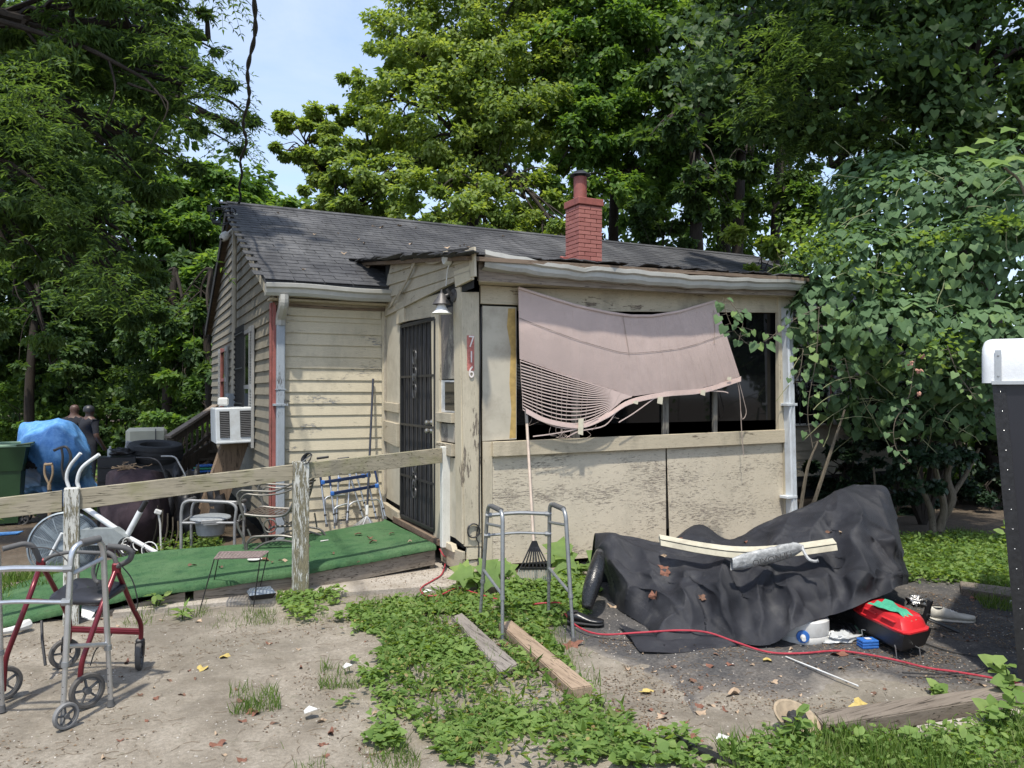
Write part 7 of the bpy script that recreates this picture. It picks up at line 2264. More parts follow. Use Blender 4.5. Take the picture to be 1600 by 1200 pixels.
def mix_dirs(n, up=.8, out=None, ow=.5, rn=.6):
    d = rng.normal(size=(n, 3)) * rn
    d[:, 2] += up
    if out is not None: d += out * ow
    return d
def crown_from(name, ells, n_leaf, size, shape, mat, parent, sub=14, sub_r=.34, flat=.6, up=.75, ow=.55, rn=.55, droop=.5, hollow=.55, **k):
    """ells: (centre, (rx,ry,rz)); leaves gathered in sprays near the shell of each"""
    tot = sum(e[1][0] * e[1][1] + e[1][0] * e[1][2] for e in ells)
    Cs = []; Ds = []; R_ = []; tips = []
    for c, r in ells:
        share = (r[0] * r[1] + r[0] * r[2]) / tot
        nl = int(n_leaf * share)
        ns = max(4, int(sub * (r[0] * r[1] * r[2]) ** .62))
        d = rng.normal(size=(ns, 3)); d /= np.linalg.norm(d, axis=1, keepdims=True)
        q_ = hollow + (1.02 - hollow) * rng.random(ns) ** .6
        cc = np.array(c) + d * q_[:, None] * np.array(r)
        per = rng.random(ns) ** 1.3 + .15; per = np.maximum(3, (per / per.sum() * nl)).astype(int)
        rad = sub_r * (r[0] * r[1] * r[2]) ** (1 / 3) * rng.uniform(.6, 1.35, ns)
        P_, dd, idx = clump_points(cc, np.stack([rad] * 3, 1), per, flat, .55)
        Cs.append(P_); Ds.append(dd * .5 + d[idx] * .8); R_.append(np.clip(rng.random(len(P_)) * .75 + np.repeat(rng.normal(0, .16, ns), per) + .12, 0, 1))
        tips.append((np.array(c), cc))
    C_ = np.concatenate(Cs); D_ = np.concatenate(Ds); R_ = np.concatenate(R_)
    n = len(C_)
    N_ = mix_dirs(n, up, D_, ow, rn)
    T_ = D_ * .7 + rng.normal(size=(n, 3)) * .6; T_[:, 2] -= droop
    S_ = size * rng.uniform(.6, 1.35, n)
    leaves(name, C_, N_, T_, S_, shape, mat, parent, R_, **k)
    return tips
def limbs(name, start, tips, r0, mat, parent, frac=.5, sag=.0, r1=.02, per=7, twigs=True):
    m_ = MB()
    for c, cc in tips:
        c = Vector(c); s = Vector(start)
        mid = s.lerp(c, .5) + V(random.uniform(-.2, .2), random.uniform(-.2, .2), .25)
        pth = smooth_path([s, mid, c], 5)
        m_.tube(pth, list(np.linspace(r0 * .38, r0 * .16, len(pth))), 6)
        if twigs:
            for q_ in cc[:: max(1, len(cc) // per)]:
                q_ = Vector(q_); a = pth[random.randrange(len(pth) // 2, len(pth))]
                mm = a.lerp(q_, .5) + V(random.uniform(-.15, .15), random.uniform(-.15, .15), random.uniform(0, .2))
                tw = smooth_path([a, mm, q_], 3)
                m_.tube(tw, list(np.linspace(r0 * .16, r0 * .035, len(tw))), 5)
    return m_.build(name, mat, parent, smooth=True)
def tree(label, base_p, fork_p, ells, n_leaf, size, kind, lmat, bark, r0=.2, name='tree', cat='tree', group=None, extra=None, **k):
    t = empty(name, base_p, label, cat, group)
    b = Vector(base_p); f_ = Vector(fork_p)
    pth = smooth_path([b - V(0, 0, .1), b.lerp(f_, .35) + V(random.uniform(-.12, .12), random.uniform(-.1, .1), 0), b.lerp(f_, .7) + V(random.uniform(-.12, .12), 0, 0), f_], 6)
    rr = list(np.linspace(r0 * 1.15, r0 * .6, len(pth))); rr[0] *= 1.35
    m_ = MB(); m_.tube(pth, rr, 12); m_.build('trunk', bark, t, smooth=True)
    tips = crown_from('crown', ells, n_leaf, size, kind, lmat, t, **k)
    limbs('limbs', f_, tips, r0, bark, t)
    return t
def EL(px, py, d, rx, ry, rd=None):
    """ellipsoid placed at a distance, radii from its size in the picture"""
    c = PD(px, py, d); k_ = d / FPX
    a = rx * k_; b_ = ry * k_; r = rd if rd is not None else (a + b_) / 2 * .8
    return ((c.x, c.y, c.z), (a * .9 + .1 * r, r * .9 + a * .1, b_))
def GD(px, d, z=None):
    p = PD(px, 613, d); return V(p.x, p.y, float(gz(p.x, p.y)))

# centre maples behind the roof
tree('tall yellow green box elder behind the middle of the roof', GD(735, 19), PD(745, 250, 19), [EL(700, 60, 19, 120, 110), EL(790, 20, 19.5, 130, 120), EL(610, 150, 18.5, 75, 85), EL(690, 210, 18, 120, 90), EL(800, 190, 18.5, 110, 110), EL(640, 60, 19, 70, 90), EL(600, 290, 17.5, 100, 55), EL(700, 320, 17, 120, 50), EL(820, 310, 17.5, 90, 60), EL(760, -110, 20, 180, 120), EL(575, 225, 18.6, 62, 55), EL(860, 120, 19, 80, 90), EL(760, 120, 18.6, 120, 90), EL(540, 330, 17, 60, 30), EL(880, 370, 16.6, 60, 35), EL(760, 350, 16.8, 90, 40)],
     92000, .125, 'diamond', LM_MAPLE, M_BARK, .2, sub=26, sub_r=.25, hollow=.25)
tree('smaller bright tree leaning left against the sky behind the roof', GD(500, 18), PD(510, 280, 18), [EL(475, 215, 18, 58, 55), EL(530, 250, 18, 55, 50), EL(450, 235, 17.6, 36, 22), EL(500, 185, 18.3, 38, 32), EL(520, 305, 17.5, 60, 34), EL(560, 320, 17, 60, 40)],
     30000, .13, 'diamond', LM_MAPLE, M_BARK, .12, sub=26, sub_r=.25, hollow=.25)
tree('vine covered bright tree right behind the chimney', GD(960, 20), PD(960, 280, 20), [EL(930, 110, 19, 100, 110), EL(1020, 60, 19.5, 110, 110), EL(1010, 190, 18.5, 85, 85), EL(890, 230, 18, 75, 75), EL(960, 300, 17.5, 70, 50), EL(1080, 150, 19.5, 70, 90), EL(950, -60, 20, 150, 110), EL(870, 40, 20, 60, 90), EL(1010, 290, 18, 70, 55), EL(1060, 240, 19, 60, 60), EL(930, 200, 18.5, 70, 70)],
     80000, .15, 'diamond', LM_KUDZU, M_BARK, .18, sub=24, sub_r=.25, hollow=.25)
# left kudzu covered mass and shade trees
tree('bright kudzu smothered tree left of the gable', GD(345, 25), PD(345, 420, 25), [EL(345, 330, 24, 70, 75), EL(395, 330, 26, 45, 35), EL(300, 400, 23, 70, 90), EL(340, 480, 21, 60, 80), EL(270, 340, 24, 60, 80), EL(440, 345, 28, 60, 34), EL(305, 560, 19.5, 60, 70), EL(380, 380, 24, 50, 60)],
     70000, .20, 'diamond', LM_KUDZU, M_BARK, .2, sub=20, sub_r=.27, hollow=.45)
tree('dense dark tree on the far left beyond the blue tarp', GD(120, 24), PD(120, 350, 24), [EL(60, 300, 23, 140, 130), EL(180, 260, 24, 110, 130), EL(230, 430, 22, 90, 100), EL(90, 460, 22, 120, 100), EL(-20, 480, 21, 90, 120), EL(40, 120, 26, 150, 120), EL(200, 110, 26, 100, 110)],
     60000, .23, 'diamond', LM_DARK, M_BARK, .25, sub=14, sub_r=.27, hollow=.3)
for (px, d, top, r, lab) in ((50, 19.5, 300, .12, 'slim dark trunk tree above the blue tarp'), (262, 20, 300, .13, 'slim dark trunk tree behind the cream cushion'), (318, 17.5, 300, .10, 'slim dark trunk tree just left of the house corner')):
    tree(lab, GD(px, d), PD(px + 12, top + 120, d), [EL(px, 520, d, 75, 50), EL(px + 30, 570, d - .6, 50, 38), EL(px - 30, 460, d, 60, 50)], 9000, .15, 'diamond', LM_DARK, M_BARK, r, sub=12)
# understorey bushes on the left
for i, (px, py, d, rx, ry, lab, n, mm) in enumerate(((30, 640, 20, 60, 32, 'sunlit low bush behind the blue tarp at far left', 7000, LM_KUDZU), (110, 600, 22, 70, 40, 'dim bush above the two people', 7000, LM_DARK), (195, 668, 16.5, 40, 32, 'dark fern like bush right of the two people', 8000, LM_DARK),
        (265, 655, 15, 50, 22, 'leafy bush behind the cream cushion', 6000, LM_KUDZU), (318, 625, 16, 30, 40, 'shrub against the house corner behind the steps', 5000, LM_DARK), (250, 600, 21, 80, 45, 'dark thicket deep behind the steps', 8000, LM_DARK), (160, 550, 23, 90, 60, 'dark thicket above the people', 8000, LM_DARK))):
    b_ = GD(px, d); s_ = empty('bush', b_, lab, 'bush')
    c, r = EL(px, py, d, rx, ry)
    tips = crown_from('foliage', [(c, r), ((c[0] + .3, c[1] + .2, max(b_.z + r[2] * .6, c[2] - r[2] * .7)), (r[0] * .9, r[1] * .9, r[2] * .8))], n, .10, 'diamond', mm, s_, sub=16)
    limbs('stems', b_, tips, .06, M_BARK, s_, per=5)

# overhanging ash tree at the upper left, close to the camera
ash = tree('big overhanging dark ash tree filling the upper left', GD(-260, 9.5), PD(-230, 60, 9.5),
     [EL(40, 30, 8.5, 170, 110), EL(200, 40, 9, 130, 90), EL(285, 130, 9.5, 65, 75), EL(120, 200, 9, 150, 95), EL(10, 330, 8.5, 130, 110), EL(150, 360, 9.5, 110, 90), EL(250, 240, 10, 90, 80), EL(60, 470, 9.5, 110, 60), EL(325, 60, 10, 30, 45), EL(372, 195, 10.2, 32, 42), EL(190, 460, 10.5, 80, 60),
      EL(100, -160, 8.5, 240, 130), EL(-150, 250, 8, 140, 200), EL(300, -190, 8.5, 130, 90), EL(-50, -350, 7.5, 260, 160)],
     88000, .098, 'lance', LM_ASH, M_BARK, .24, sub=22, sub_r=.30, flat=.45, up=.5, rn=.6, droop=.9)
m_ = MB()
m_.tube(smooth_path([PD(-40, 20, 8.6), PD(120, 70, 8.4), PD(180, 98, 8.4), PD(228, 124, 8.5)], 5), list(np.linspace(.035, .016, 16)), 8)
for a, b, c in (((170, 92), (180, 140), (165, 185)), ((200, 130), (262, 160), (235, 225)), ((228, 124), (250, 150), (262, 175)), ((120, 70), (60, 100), (40, 180))):
    m_.tube(smooth_path([PD(*a, 8.4), PD(*b, 8.3), PD(*c, 8.3)], 5), list(np.linspace(.014, .005, 11)), 6)
m_.build('bare_branch', M_BARK, ash, smooth=True)
# pinnate sprays hanging in front
def pinnate(name, parent, spots, mat, L=.34, nl=6, leafl=.085):
    C_ = []; N_ = []; T_ = []; S_ = []
    m_ = MB()
    for p in spots:
        p = Vector(p); az = random.uniform(0, 6.28); d = V(math.cos(az), math.sin(az), random.uniform(-.7, .1)).normalized(); s = d.cross(V(0, 0, 1)).normalized(); n = s.cross(d)
        if n.z < 0: n = -n
        pts = [p + d * (L * t) + V(0, 0, -.12 * L * t * t * 3) for t in np.linspace(0, 1, 5)]
        m_.tube(pts, .0022, 3, cap=False)
        for k_ in range(nl):
            t = (k_ + .8) / nl
            q_ = p + d * (L * t) + V(0, 0, -.36 * L * t * t)
            for sg in (-1, 1):
                C_.append(q_); T_.append(s * sg + d * .55 + V(0, 0, -.25)); N_.append(n + V(random.gauss(0, .3), random.gauss(0, .3), random.gauss(0, .2))); S_.append(leafl * random.uniform(.8, 1.2) * (1 - .3 * t))
        C_.append(pts[-1]); T_.append(d); N_.append(n); S_.append(leafl)
    leaves(name, np.array(C_), np.array(N_), np.array(T_), np.array(S_), 'lance', mat, parent)
    m_.build(name + '_stalks', mat, parent, kind='stuff')
spots = []
for (px, py, d, sx, sy, n) in ((60, 170, 7.4, 90, 60, 90), (150, 430, 7.8, 80, 40, 70), (30, 120, 7.2, 60, 50, 50), (265, 40, 8.5, 40, 50, 50), (350, -12, 8.6, 26, 10, 12), (330, 130, 9, 40, 50, 60), (375, 200, 9.8, 18, 40, 30), (250, 180, 8.8, 60, 60, 60), (100, 300, 8, 90, 70, 80)):
    for _ in range(n):
        spots.append(PD(px + random.gauss(0, sx * .6), py + random.gauss(0, sy * .6), d + random.uniform(-.6, .6)))
pinnate('pinnate_sprays', ash, spots, LM_ASH)

# right shade trees
rt = tree('huge dark vine draped tree overhanging the upper right', GD(1560, 12.5), PD(1500, 150, 12), [EL(1380, 40, 11, 190, 110), EL(1540, 110, 10.5, 150, 120), EL(1250, 110, 12, 120, 110), EL(1150, 60, 12.5, 90, 90), EL(1420, 190, 12, 120, 70), EL(1200, 210, 13, 75, 55), EL(1300, 260, 13.5, 90, 60), EL(1600, 250, 11, 80, 80),
      EL(1350, -130, 11, 260, 100), EL(1600, -150, 9.5, 200, 130), EL(1750, 60, 9, 150, 150), EL(1500, -380, 8.5, 300, 160)],
     74000, .125, 'diamond', LM_DARK, M_BARK, .28, sub=17, sub_r=.30, up=.5, rn=.6, droop=.8)
def bigleaves(spec, name, parent, mat, shape='heart', size=.13):
    C_ = []; 
    for (px, py, d, sx, sy, n) in spec:
        for _ in range(n): C_.append(PD(px + random.gauss(0, sx * .6), py + random.gauss(0, sy * .6), d + random.uniform(-.7, .7)))
    n = len(C_); C_ = np.array([tuple(c) for c in C_])
    N_ = rng.normal(size=(n, 3)) * .45 + np.array([-.25, -.55, .65]); T_ = rng.normal(size=(n, 3)) * .35; T_[:, 2] -= 1
    leaves(name, C_, N_, T_, size * rng.uniform(.6, 1.35, n), shape, mat, parent)
bigleaves([(1120, 60, 11, 60, 60, 380), (1090, 130, 11, 50, 40, 260), (1450, 60, 9.5, 110, 60, 420), (1530, 170, 9.5, 80, 70, 420), (1330, 150, 10.5, 80, 60, 260), (1210, 180, 11.5, 60, 50, 220), (1490, 260, 10, 80, 30, 240)], 'climbing_leaves', rt, LM_DARK, 'heart', .10)
spots = []
for (px, py, d, sx, sy, n) in ((1260, 60, 10, 100, 50, 120), (1200, 140, 10.5, 70, 40, 70), (1300, 60, 9.6, 70, 30, 60), (1380, 190, 10.5, 80, 40, 60), (1250, 240, 11.5, 60, 40, 60)):
    for _ in range(n): spots.append(PD(px + random.gauss(0, sx * .6), py + random.gauss(0, sy * .6), d + random.uniform(-.6, .6)))
pinnate('pinnate_sprays', rt, spots, LM_ASH, .4, 7, .10)
for (px, d, top, r, lab, w) in ((1085, 17, 180, .17, 'dark straight trunked tree right of the chimney', 0), (1155, 18, 120, .15, 'ivy wrapped leaning trunk tree further right of the chimney', 8), (1135, 21, 120, .14, 'thin dark trunk tree between the two trunks behind the roof', -4), (1215, 19, 180, .14, 'dark trunk tree behind the right end of the roof', 5)):
    tree(lab, GD(px - w, d), PD(px + w, top, d), [EL(px, top - 90, d, 90, 70), EL(px + 40, top + 40, d + .8, 60, 50), EL(px - 40, top + 10, d - 1, 55, 50), EL(px + 10, top + 120, d - 1.6, 70, 45)], 14000, .16, 'diamond', LM_DARK, M_BARK, r, sub=24, sub_r=.26, hollow=.2)
# sunlit sprigs and bushes behind the right end of the roof
for (px, py, d, rx, ry, n, lab, mm) in ((1190, 370, 14.2, 55, 40, 6500, 'bright green sapling top behind the right roof end', LM_MAPLE), (1250, 330, 15, 40, 40, 4500, 'sunlit leafy sapling between roof and vine mound', LM_KUDZU), (1040, 340, 17, 60, 40, 6500, 'bush behind the roof right of the chimney', LM_DARK), (1130, 300, 19, 70, 60, 7000, 'half lit bush deep behind the roof', LM_KUDZU)):
    b_ = GD(px, d); s_ = empty('sapling', b_, lab, 'sapling'); c, r = EL(px, py, d, rx, ry)
    tips = crown_from('foliage', [(c, r), ((c[0], c[1], c[2] - r[2]), (r[0] * .8, r[1] * .8, r[2] * .9))], n, .12, 'diamond', mm, s_, sub=14)
    limbs('stems', b_, tips, .07, M_BARK, s_)

# far woods: one mass nobody could count
ells = []
for i in range(26):
    px = -160 + i * 76 + random.uniform(-20, 20)
    d = random.uniform(31, 36)
    if 380 < px < 640: hi = (420, 500)
    elif 240 < px <= 380: hi = (300, 430, 540)
    elif px <= 240: hi = (60, 220, 380, 520)
    elif px < 900: hi = (180, 330, 470)
    else: hi = (40, 180, 330, 480)
    for py in hi: ells.append(EL(px, py + random.uniform(-25, 25), d + random.uniform(-1, 2), 85, 85))
    ells.append(EL(px, 590, d - 3, 80, 45)); ells.append(EL(px + 30, 600, 27, 75, 40)); ells.append(EL(px, 540, 29, 75, 45))
crown_from('far_woods', ells, 78000, .42, 'diamond', LM_FAR, None, sub=4.5, sub_r=.36, kind='stuff')
Cu = []
for (a, b, d0, d1, zt, n_) in ((-150, 360, 20, 27, 2.6, 13000), (-150, 420, 26, 31, 3.4, 9000), (1240, 1750, 12, 18, 2.8, 9000), (900, 1300, 22, 28, 3.5, 5000)):
    for _ in range(n_ // 12):
        px = random.uniform(a, b); d = random.uniform(d0, d1); p = PD(px, 613, d); g_ = float(gz(p.x, p.y)); z_ = g_ + zt * random.random() ** 1.2
        for _k in range(12): Cu.append((p.x + random.gauss(0, .28), p.y + random.gauss(0, .28), z_ + random.gauss(0, .16)))
Cu = np.array(Cu); n = len(Cu); Tn = rng.normal(size=(n, 3)); Tn[:, 2] -= .6
leaves('undergrowth', Cu, mix_dirs(n, .7, None, 0, .7), Tn, rng.uniform(.12, .26, n), 'diamond', LM_FAR, None, kind='stuff')
# vine mound on the right ---------------------------------------------
vm_c = PD(1445, 470, 8.6)
vm = empty('vine_mound', GD(1445, 8.9), 'great mound of heart leaved grape vine swallowing the right end of the house', 'vine')
C_ = []; N_ = []; T_ = []; S_ = []; Rn = []
def vine_surface(ells_, n, size, droop=1.0, bright=.0):
    for (c, r) in ells_:
        c = np.array(c); r = np.array(r)
        ns = int(n * r[0] * r[2])
        d = rng.normal(size=(ns * 2, 3)); d /= np.linalg.norm(d, axis=1, keepdims=True)
        toC = np.array(CP) - c; toC /= np.linalg.norm(toC)
        keep = ((d * toC).sum(1) > -.35); d = d[keep][:ns]
        bump_ = np.array([mn.noise(Vector(c) + Vector(x) * 2.6) for x in d])
        p = c + d * r * (1 + .16 * bump_ + rng.uniform(-.10, .03, len(d)))[:, None]
        nn_ = d / r; nn_ /= np.linalg.norm(nn_, axis=1, keepdims=True)
        nn_ = nn_ + rng.normal(size=nn_.shape) * .30; nn_[:, 2] += .35
        t = rng.normal(size=nn_.shape) * .30; t[:, 2] -= droop
        C_.append(p); N_.append(nn_); T_.append(t); s = size * np.clip(np.exp(rng.normal(-.12, .38, len(d))), .35, 1.35); S_.append(s)
        Rn.append(np.clip(rng.random(len(d)) * .55 + bright + (bump_ > .22) * .35, 0, 1))
vells = [EL(1440, 350, 8.9, 150, 100, 1.0), EL(1340, 430, 8.3, 100, 80, .7), EL(1500, 440, 8.2, 130, 110, .8), EL(1410, 520, 7.9, 130, 65, .6), EL(1300, 490, 8.2, 75, 70, .5), EL(1570, 380, 8.0, 90, 110, .8), EL(1540, 530, 7.7, 100, 60, .6), EL(1610, 300, 8.3, 90, 90, .9), EL(1280, 420, 8.6, 50, 40, .4), EL(1380, 300, 9.3, 90, 60, .7), EL(1330, 560, 8.1, 60, 40, .4), EL(1440, 590, 8.0, 70, 40, .4), EL(1520, 600, 8.0, 60, 40, .4), EL(1262, 540, 8.35, 26, 34, .25), EL(1300, 610, 8.2, 40, 40, .3), EL(1410, 650, 8.1, 50, 34, .3), EL(1240, 450, 8.4, 30, 34, .3), EL(1350, 640, 8.3, 45, 40, .3), EL(1480, 650, 8.2, 60, 36, .3), EL(1550, 640, 8.0, 50, 44, .3)]
vine_surface(vells, 2100, .088)
C2 = np.concatenate(C_); leaves('leaves', C2, np.concatenate(N_), np.concatenate(T_), np.concatenate(S_), 'heart', LM_VINE, vm, np.concatenate(Rn))
# small yellow new growth
tipsC = []
for (px, py, d, sx, sy, n) in ((1300, 390, 7.9, 50, 25, 300), (1260, 400, 8.2, 25, 20, 170), (1470, 370, 7.6, 60, 14, 170), (1570, 345, 7.3, 40, 12, 200), (1250, 360, 8.4, 30, 30, 200), (1390, 430, 7.5, 60, 30, 110), (1480, 545, 7.1, 60, 24, 150), (1400, 290, 8.3, 60, 18, 130)):
    for _ in range(n): tipsC.append(PD(px + random.gauss(0, sx * .6), py + random.gauss(0, sy * .6), d + random.uniform(-.15, .3)))
tipsC = np.array([tuple(p) for p in tipsC]); n = len(tipsC)
leaves('new_growth', tipsC, mix_dirs(n, .8, None, 0, .5), rng.normal(size=(n, 3)), .045 * rng.uniform(.6, 1.4, n), 'heart', LM_CLOV, vm)
m_ = MB()
for _ in range(120):
    c, r = random.choice(vells); d = Vector(rng.normal(size=3)).normalized()
    if d.dot((CP - Vector(c)).normalized()) < 0: d = -d
    p = Vector(c) + V(d.x * r[0], d.y * r[1], d.z * r[2]) * 1.04
    pts = [p]
    dr = V(random.uniform(-1, 1), random.uniform(-.4, .4), random.uniform(-.6, .5)).normalized()
    for k_ in range(5): pts.append(pts[-1] + dr * .10 + V(random.uniform(-.03, .03), random.uniform(-.03, .03), -.01 * k_))
    m_.tube(pts, .0035, 4)
m_.build('runners', simple('pale_vine_stem', (.22, .23, .12), .7), vm, kind='stuff')
# woody support inside
m_ = MB()
for (px, py) in ((1345, 430), (1500, 420), (1420, 500), (1570, 380), (1300, 470)):
    m_.tube(smooth_path([GD(1440, 9.4), PD((1440 + px) / 2, 640, 9.2), PD(px, py, 8.7)], 5), list(np.linspace(.05, .02, 11)), 6)
m_.build('stems', M_BARK, vm, smooth=True)
def hanging(pix, n, d, size=.09, mat=LM_VINE, side=.07, tail=0.0, dens=1.0):
    pts = smooth_path([PD(x, y, d) for x, y in pix], 8)
    C_ = []; T_ = []; N_ = []; S_ = []; m_ = MB(); m_.tube(pts, .0035, 5)
    for k_ in range(n):
        t = (k_ + random.uniform(.1, .9)) / n; i = min(int(t * (len(pts) - 1)), len(pts) - 2); p = pts[i]
        sg = 1 if k_ % 2 else -1
        q_ = p + CR * (sg * side * random.uniform(.5, 1.2)) + V(0, 0, random.uniform(-.03, .04)) - V(CF.x, CF.y, 0) * random.uniform(0, .05)
        m_.tube([p, q_], .0018, 3, cap=False)
        C_.append(q_); T_.append(CR * sg * .4 + V(random.uniform(-.2, .2), 0, -1)); N_.append(V(-CF.x, -CF.y, .55) + V(random.gauss(0, .3), random.gauss(0, .3), random.gauss(0, .2)))
        S_.append(size * random.uniform(.6, 1.2) * (1 - tail * t))
    return np.array(C_), np.array(N_), np.array(T_), np.array(S_), m_
runs = [([(1130, 465), (1135, 490), (1150, 520), (1175, 540), (1200, 530), (1240, 500), (1280, 480)], 26, 6.9, .085, 0), ([(1280, 480), (1275, 560), (1262, 640), (1270, 700)], 22, 7.2, .09, .45), ([(1430, 560), (1420, 620), (1398, 660), (1400, 700), (1422, 725)], 17, 7.2, .095, .5), ([(1480, 540), (1495, 580), (1515, 610), (1525, 625)], 12, 6.6, .075, .5), ([(1255, 545), (1250, 580), (1240, 600)], 8, 7.2, .08, .2), ([(1140, 470), (1160, 500), (1155, 530)], 8, 6.85, .07, .3), ([(1320, 560), (1330, 600)], 7, 7.6, .09, 0)]
allc = [hanging(p, n, d, s, LM_VINE, .07, tl) for p, n, d, s, tl in runs]
leaves('hanging_leaves', np.concatenate([a[0] for a in allc]), np.concatenate([a[1] for a in allc]), np.concatenate([a[2] for a in allc]), np.concatenate([a[3] for a in allc]), 'heart', LM_VINE, vm, np.clip(rng.random(sum(len(a[0]) for a in allc)) * .9 + .15, 0, 1))
for a in allc: a[4].build('tendril', M_PALEBARK, vm)
fl = [PD(x, y, 7.05) for x, y in ((1442, 557), (1422, 568), (1436, 580), (1434, 615))]
m_ = MB()
for p in fl:
    for _ in range(9): 
        q_ = p + V(random.uniform(-.02, .02), random.uniform(-.02, .02), random.uniform(-.015, .015)); m_.lathe([(.001, 0), (.014, .004), (.001, .01)], 6, q_, (random.uniform(-1, 1), -1, random.uniform(-1, 1)))
m_.build('dried_flowers', simple('salmon_dried_flower', (.42, .22, .16), .8), vm, kind='stuff')

# dark camellia with pale forked trunk
cb = G(1462, 842)
cam_t = empty('camellia_shrub', cb, 'dark glossy camellia shrub with a pale forked trunk right of the tarp heap', 'shrub')
dC = (cb - CP).dot(CF)
m_ = MB()
for pts, r in (([(1462, 848), (1470, 815), (1488, 780), (1480, 740), (1500, 690)], .055), ([(1460, 845), (1455, 800), (1440, 760), (1420, 700)], .04), ([(1468, 830), (1475, 790), (1462, 735), (1455, 680)], .045), ([(1490, 770), (1510, 740), (1530, 700)], .03)):
    pth = smooth_path([PD(x, y, dC + random.uniform(-.05, .05)) for x, y in pts], 5); m_.tube(pth, list(np.linspace(r, r * .5, len(pth))), 9)
m_.build('trunk', M_PALEBARK, cam_t, smooth=True)
tips = crown_from('crown', [EL(1450, 700, dC, 90, 55), EL(1380, 660, dC + .4, 70, 60), EL(1510, 670, dC + .2, 70, 65), EL(1450, 620, dC + .5, 110, 60), EL(1480, 740, dC - .4, 70, 32), EL(1400, 745, dC + .5, 60, 40), EL(1540, 740, dC + .3, 50, 50)], 15000, .062, 'oval', LM_CAM, cam_t, sub=30, sub_r=.3, up=.6, droop=.1)
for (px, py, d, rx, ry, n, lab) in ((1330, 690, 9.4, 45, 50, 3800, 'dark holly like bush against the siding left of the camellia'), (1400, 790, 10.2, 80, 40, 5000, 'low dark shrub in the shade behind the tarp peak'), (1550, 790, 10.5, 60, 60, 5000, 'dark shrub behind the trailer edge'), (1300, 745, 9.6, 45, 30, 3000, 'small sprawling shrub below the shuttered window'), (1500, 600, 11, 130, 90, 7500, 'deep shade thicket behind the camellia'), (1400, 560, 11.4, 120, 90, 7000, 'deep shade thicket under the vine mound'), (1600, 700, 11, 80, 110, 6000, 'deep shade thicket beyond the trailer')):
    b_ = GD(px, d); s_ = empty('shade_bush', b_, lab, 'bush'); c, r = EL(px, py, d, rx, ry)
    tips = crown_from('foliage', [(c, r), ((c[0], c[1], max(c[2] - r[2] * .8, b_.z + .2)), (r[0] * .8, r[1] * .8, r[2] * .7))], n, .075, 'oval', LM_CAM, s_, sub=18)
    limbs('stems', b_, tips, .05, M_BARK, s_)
for k_, (a, b, c) in enumerate((((1250, 800), (1262, 730), (1278, 690)), ((1270, 790), (1300, 700), (1320, 640)), ((1380, 830), (1370, 780), (1365, 730)))):
    d = 7.9 if k_ < 2 else 8.4
    tube('dead_branch', smooth_path([PD(*a, d), PD(*b, d), PD(*c, d)], 5), list(np.linspace(.022, .010, 11)), M_PALEBARK, None, 6, label=('bare branch propped beside the white downspout', 'bare branch leaning on the siding under the shuttered window', 'bare branch rising from behind the tarp peak')[k_], category='branch')

# ---------------------------------------------------------------- ground cover
def Gv(px, py):
    a = np.asarray(px, float); b = np.asarray(py, float)
    D_ = np.array(CF)[None] + np.array(CR)[None] * ((a - 800) / FPX)[:, None] + np.array(CU)[None] * ((600 - b) / FPX)[:, None]
    t = -CAMH / D_[:, 2]; P_ = np.array(CP)[None] + D_ * t[:, None]
    P_[:, 2] = gz(P_[:, 0], P_[:, 1]); return P_
def inpoly(x, y, poly):
    c = np.zeros(len(x), bool); j = len(poly) - 1
    for i in range(len(poly)):
        xi, yi = poly[i]; xj, yj = poly[j]
        c ^= ((yi > y) != (yj > y)) & (x < (xj - xi) * (y - yi) / (yj - yi + 1e-9) + xi); j = i
    return c
def scatter(poly, n, thr=-.2, ns=1.6, soft=.25):
    """points on the ground inside an outline given in picture terms, evenly per square metre, thinned by noise"""
    P3 = Gv([p[0] for p in poly], [p[1] for p in poly])[:, :2]
    lo = P3.min(0); hi = P3.max(0)
    out = [np.zeros((0, 2))]
    for _it in range(12):
        if sum(len(o) for o in out) >= n: break
        q_ = rng.uniform(lo, hi, (n * 2, 2)); q_ = q_[inpoly(q_[:, 0], q_[:, 1], [tuple(p) for p in P3])]
        if len(q_) == 0: continue
        v = np.array([mn.noise((a * ns, b * ns, 4.0)) + .5 * mn.noise((a * ns * 3, b * ns * 3, 7.0)) for a, b in q_])
        q_ = q_[v > thr + rng.uniform(-soft, soft, len(v))]
        out.append(q_)
    q_ = np.concatenate(out)[:n]
    if len(q_) == 0: q_ = np.array([[4.0, 3.0]])
    return np.stack([q_[:, 0], q_[:, 1], gz(q_[:, 0], q_[:, 1])], 1)
clov = []
main_poly = [(540, 950), (640, 945), (700, 925), (760, 935), (900, 915), (925, 935), (915, 975), (850, 985), (880, 1030), (930, 1090), (985, 1130), (990, 1175), (930, 1195), (830, 1210), (700, 1200), (640, 1130), (600, 1110), (590, 1050), (600, 1000), (560, 985)]
clov.append((scatter(main_poly, 8200, .02, 2.3, .35), .030, .030)); clov.append((scatter([(600, 945), (760, 935), (790, 985), (700, 1060), (610, 1030)], 2500, -.4, 2.3), .030, .045))
clov.append((scatter([(800, 925), (905, 905), (940, 930), (905, 965), (850, 975), (770, 960)], 3000, -.9), .034, .08))
clov.append((scatter([(430, 935), (560, 930), (620, 1010), (600, 1100), (640, 1200), (560, 1160), (520, 1100), (570, 1080), (540, 1010), (470, 985)], 1700, .10, 2.0), .030, .05))
clov.append((scatter([(980, 1120), (1200, 1170), (1230, 1200), (960, 1205)], 500, .1, 2.0), .032, .05))
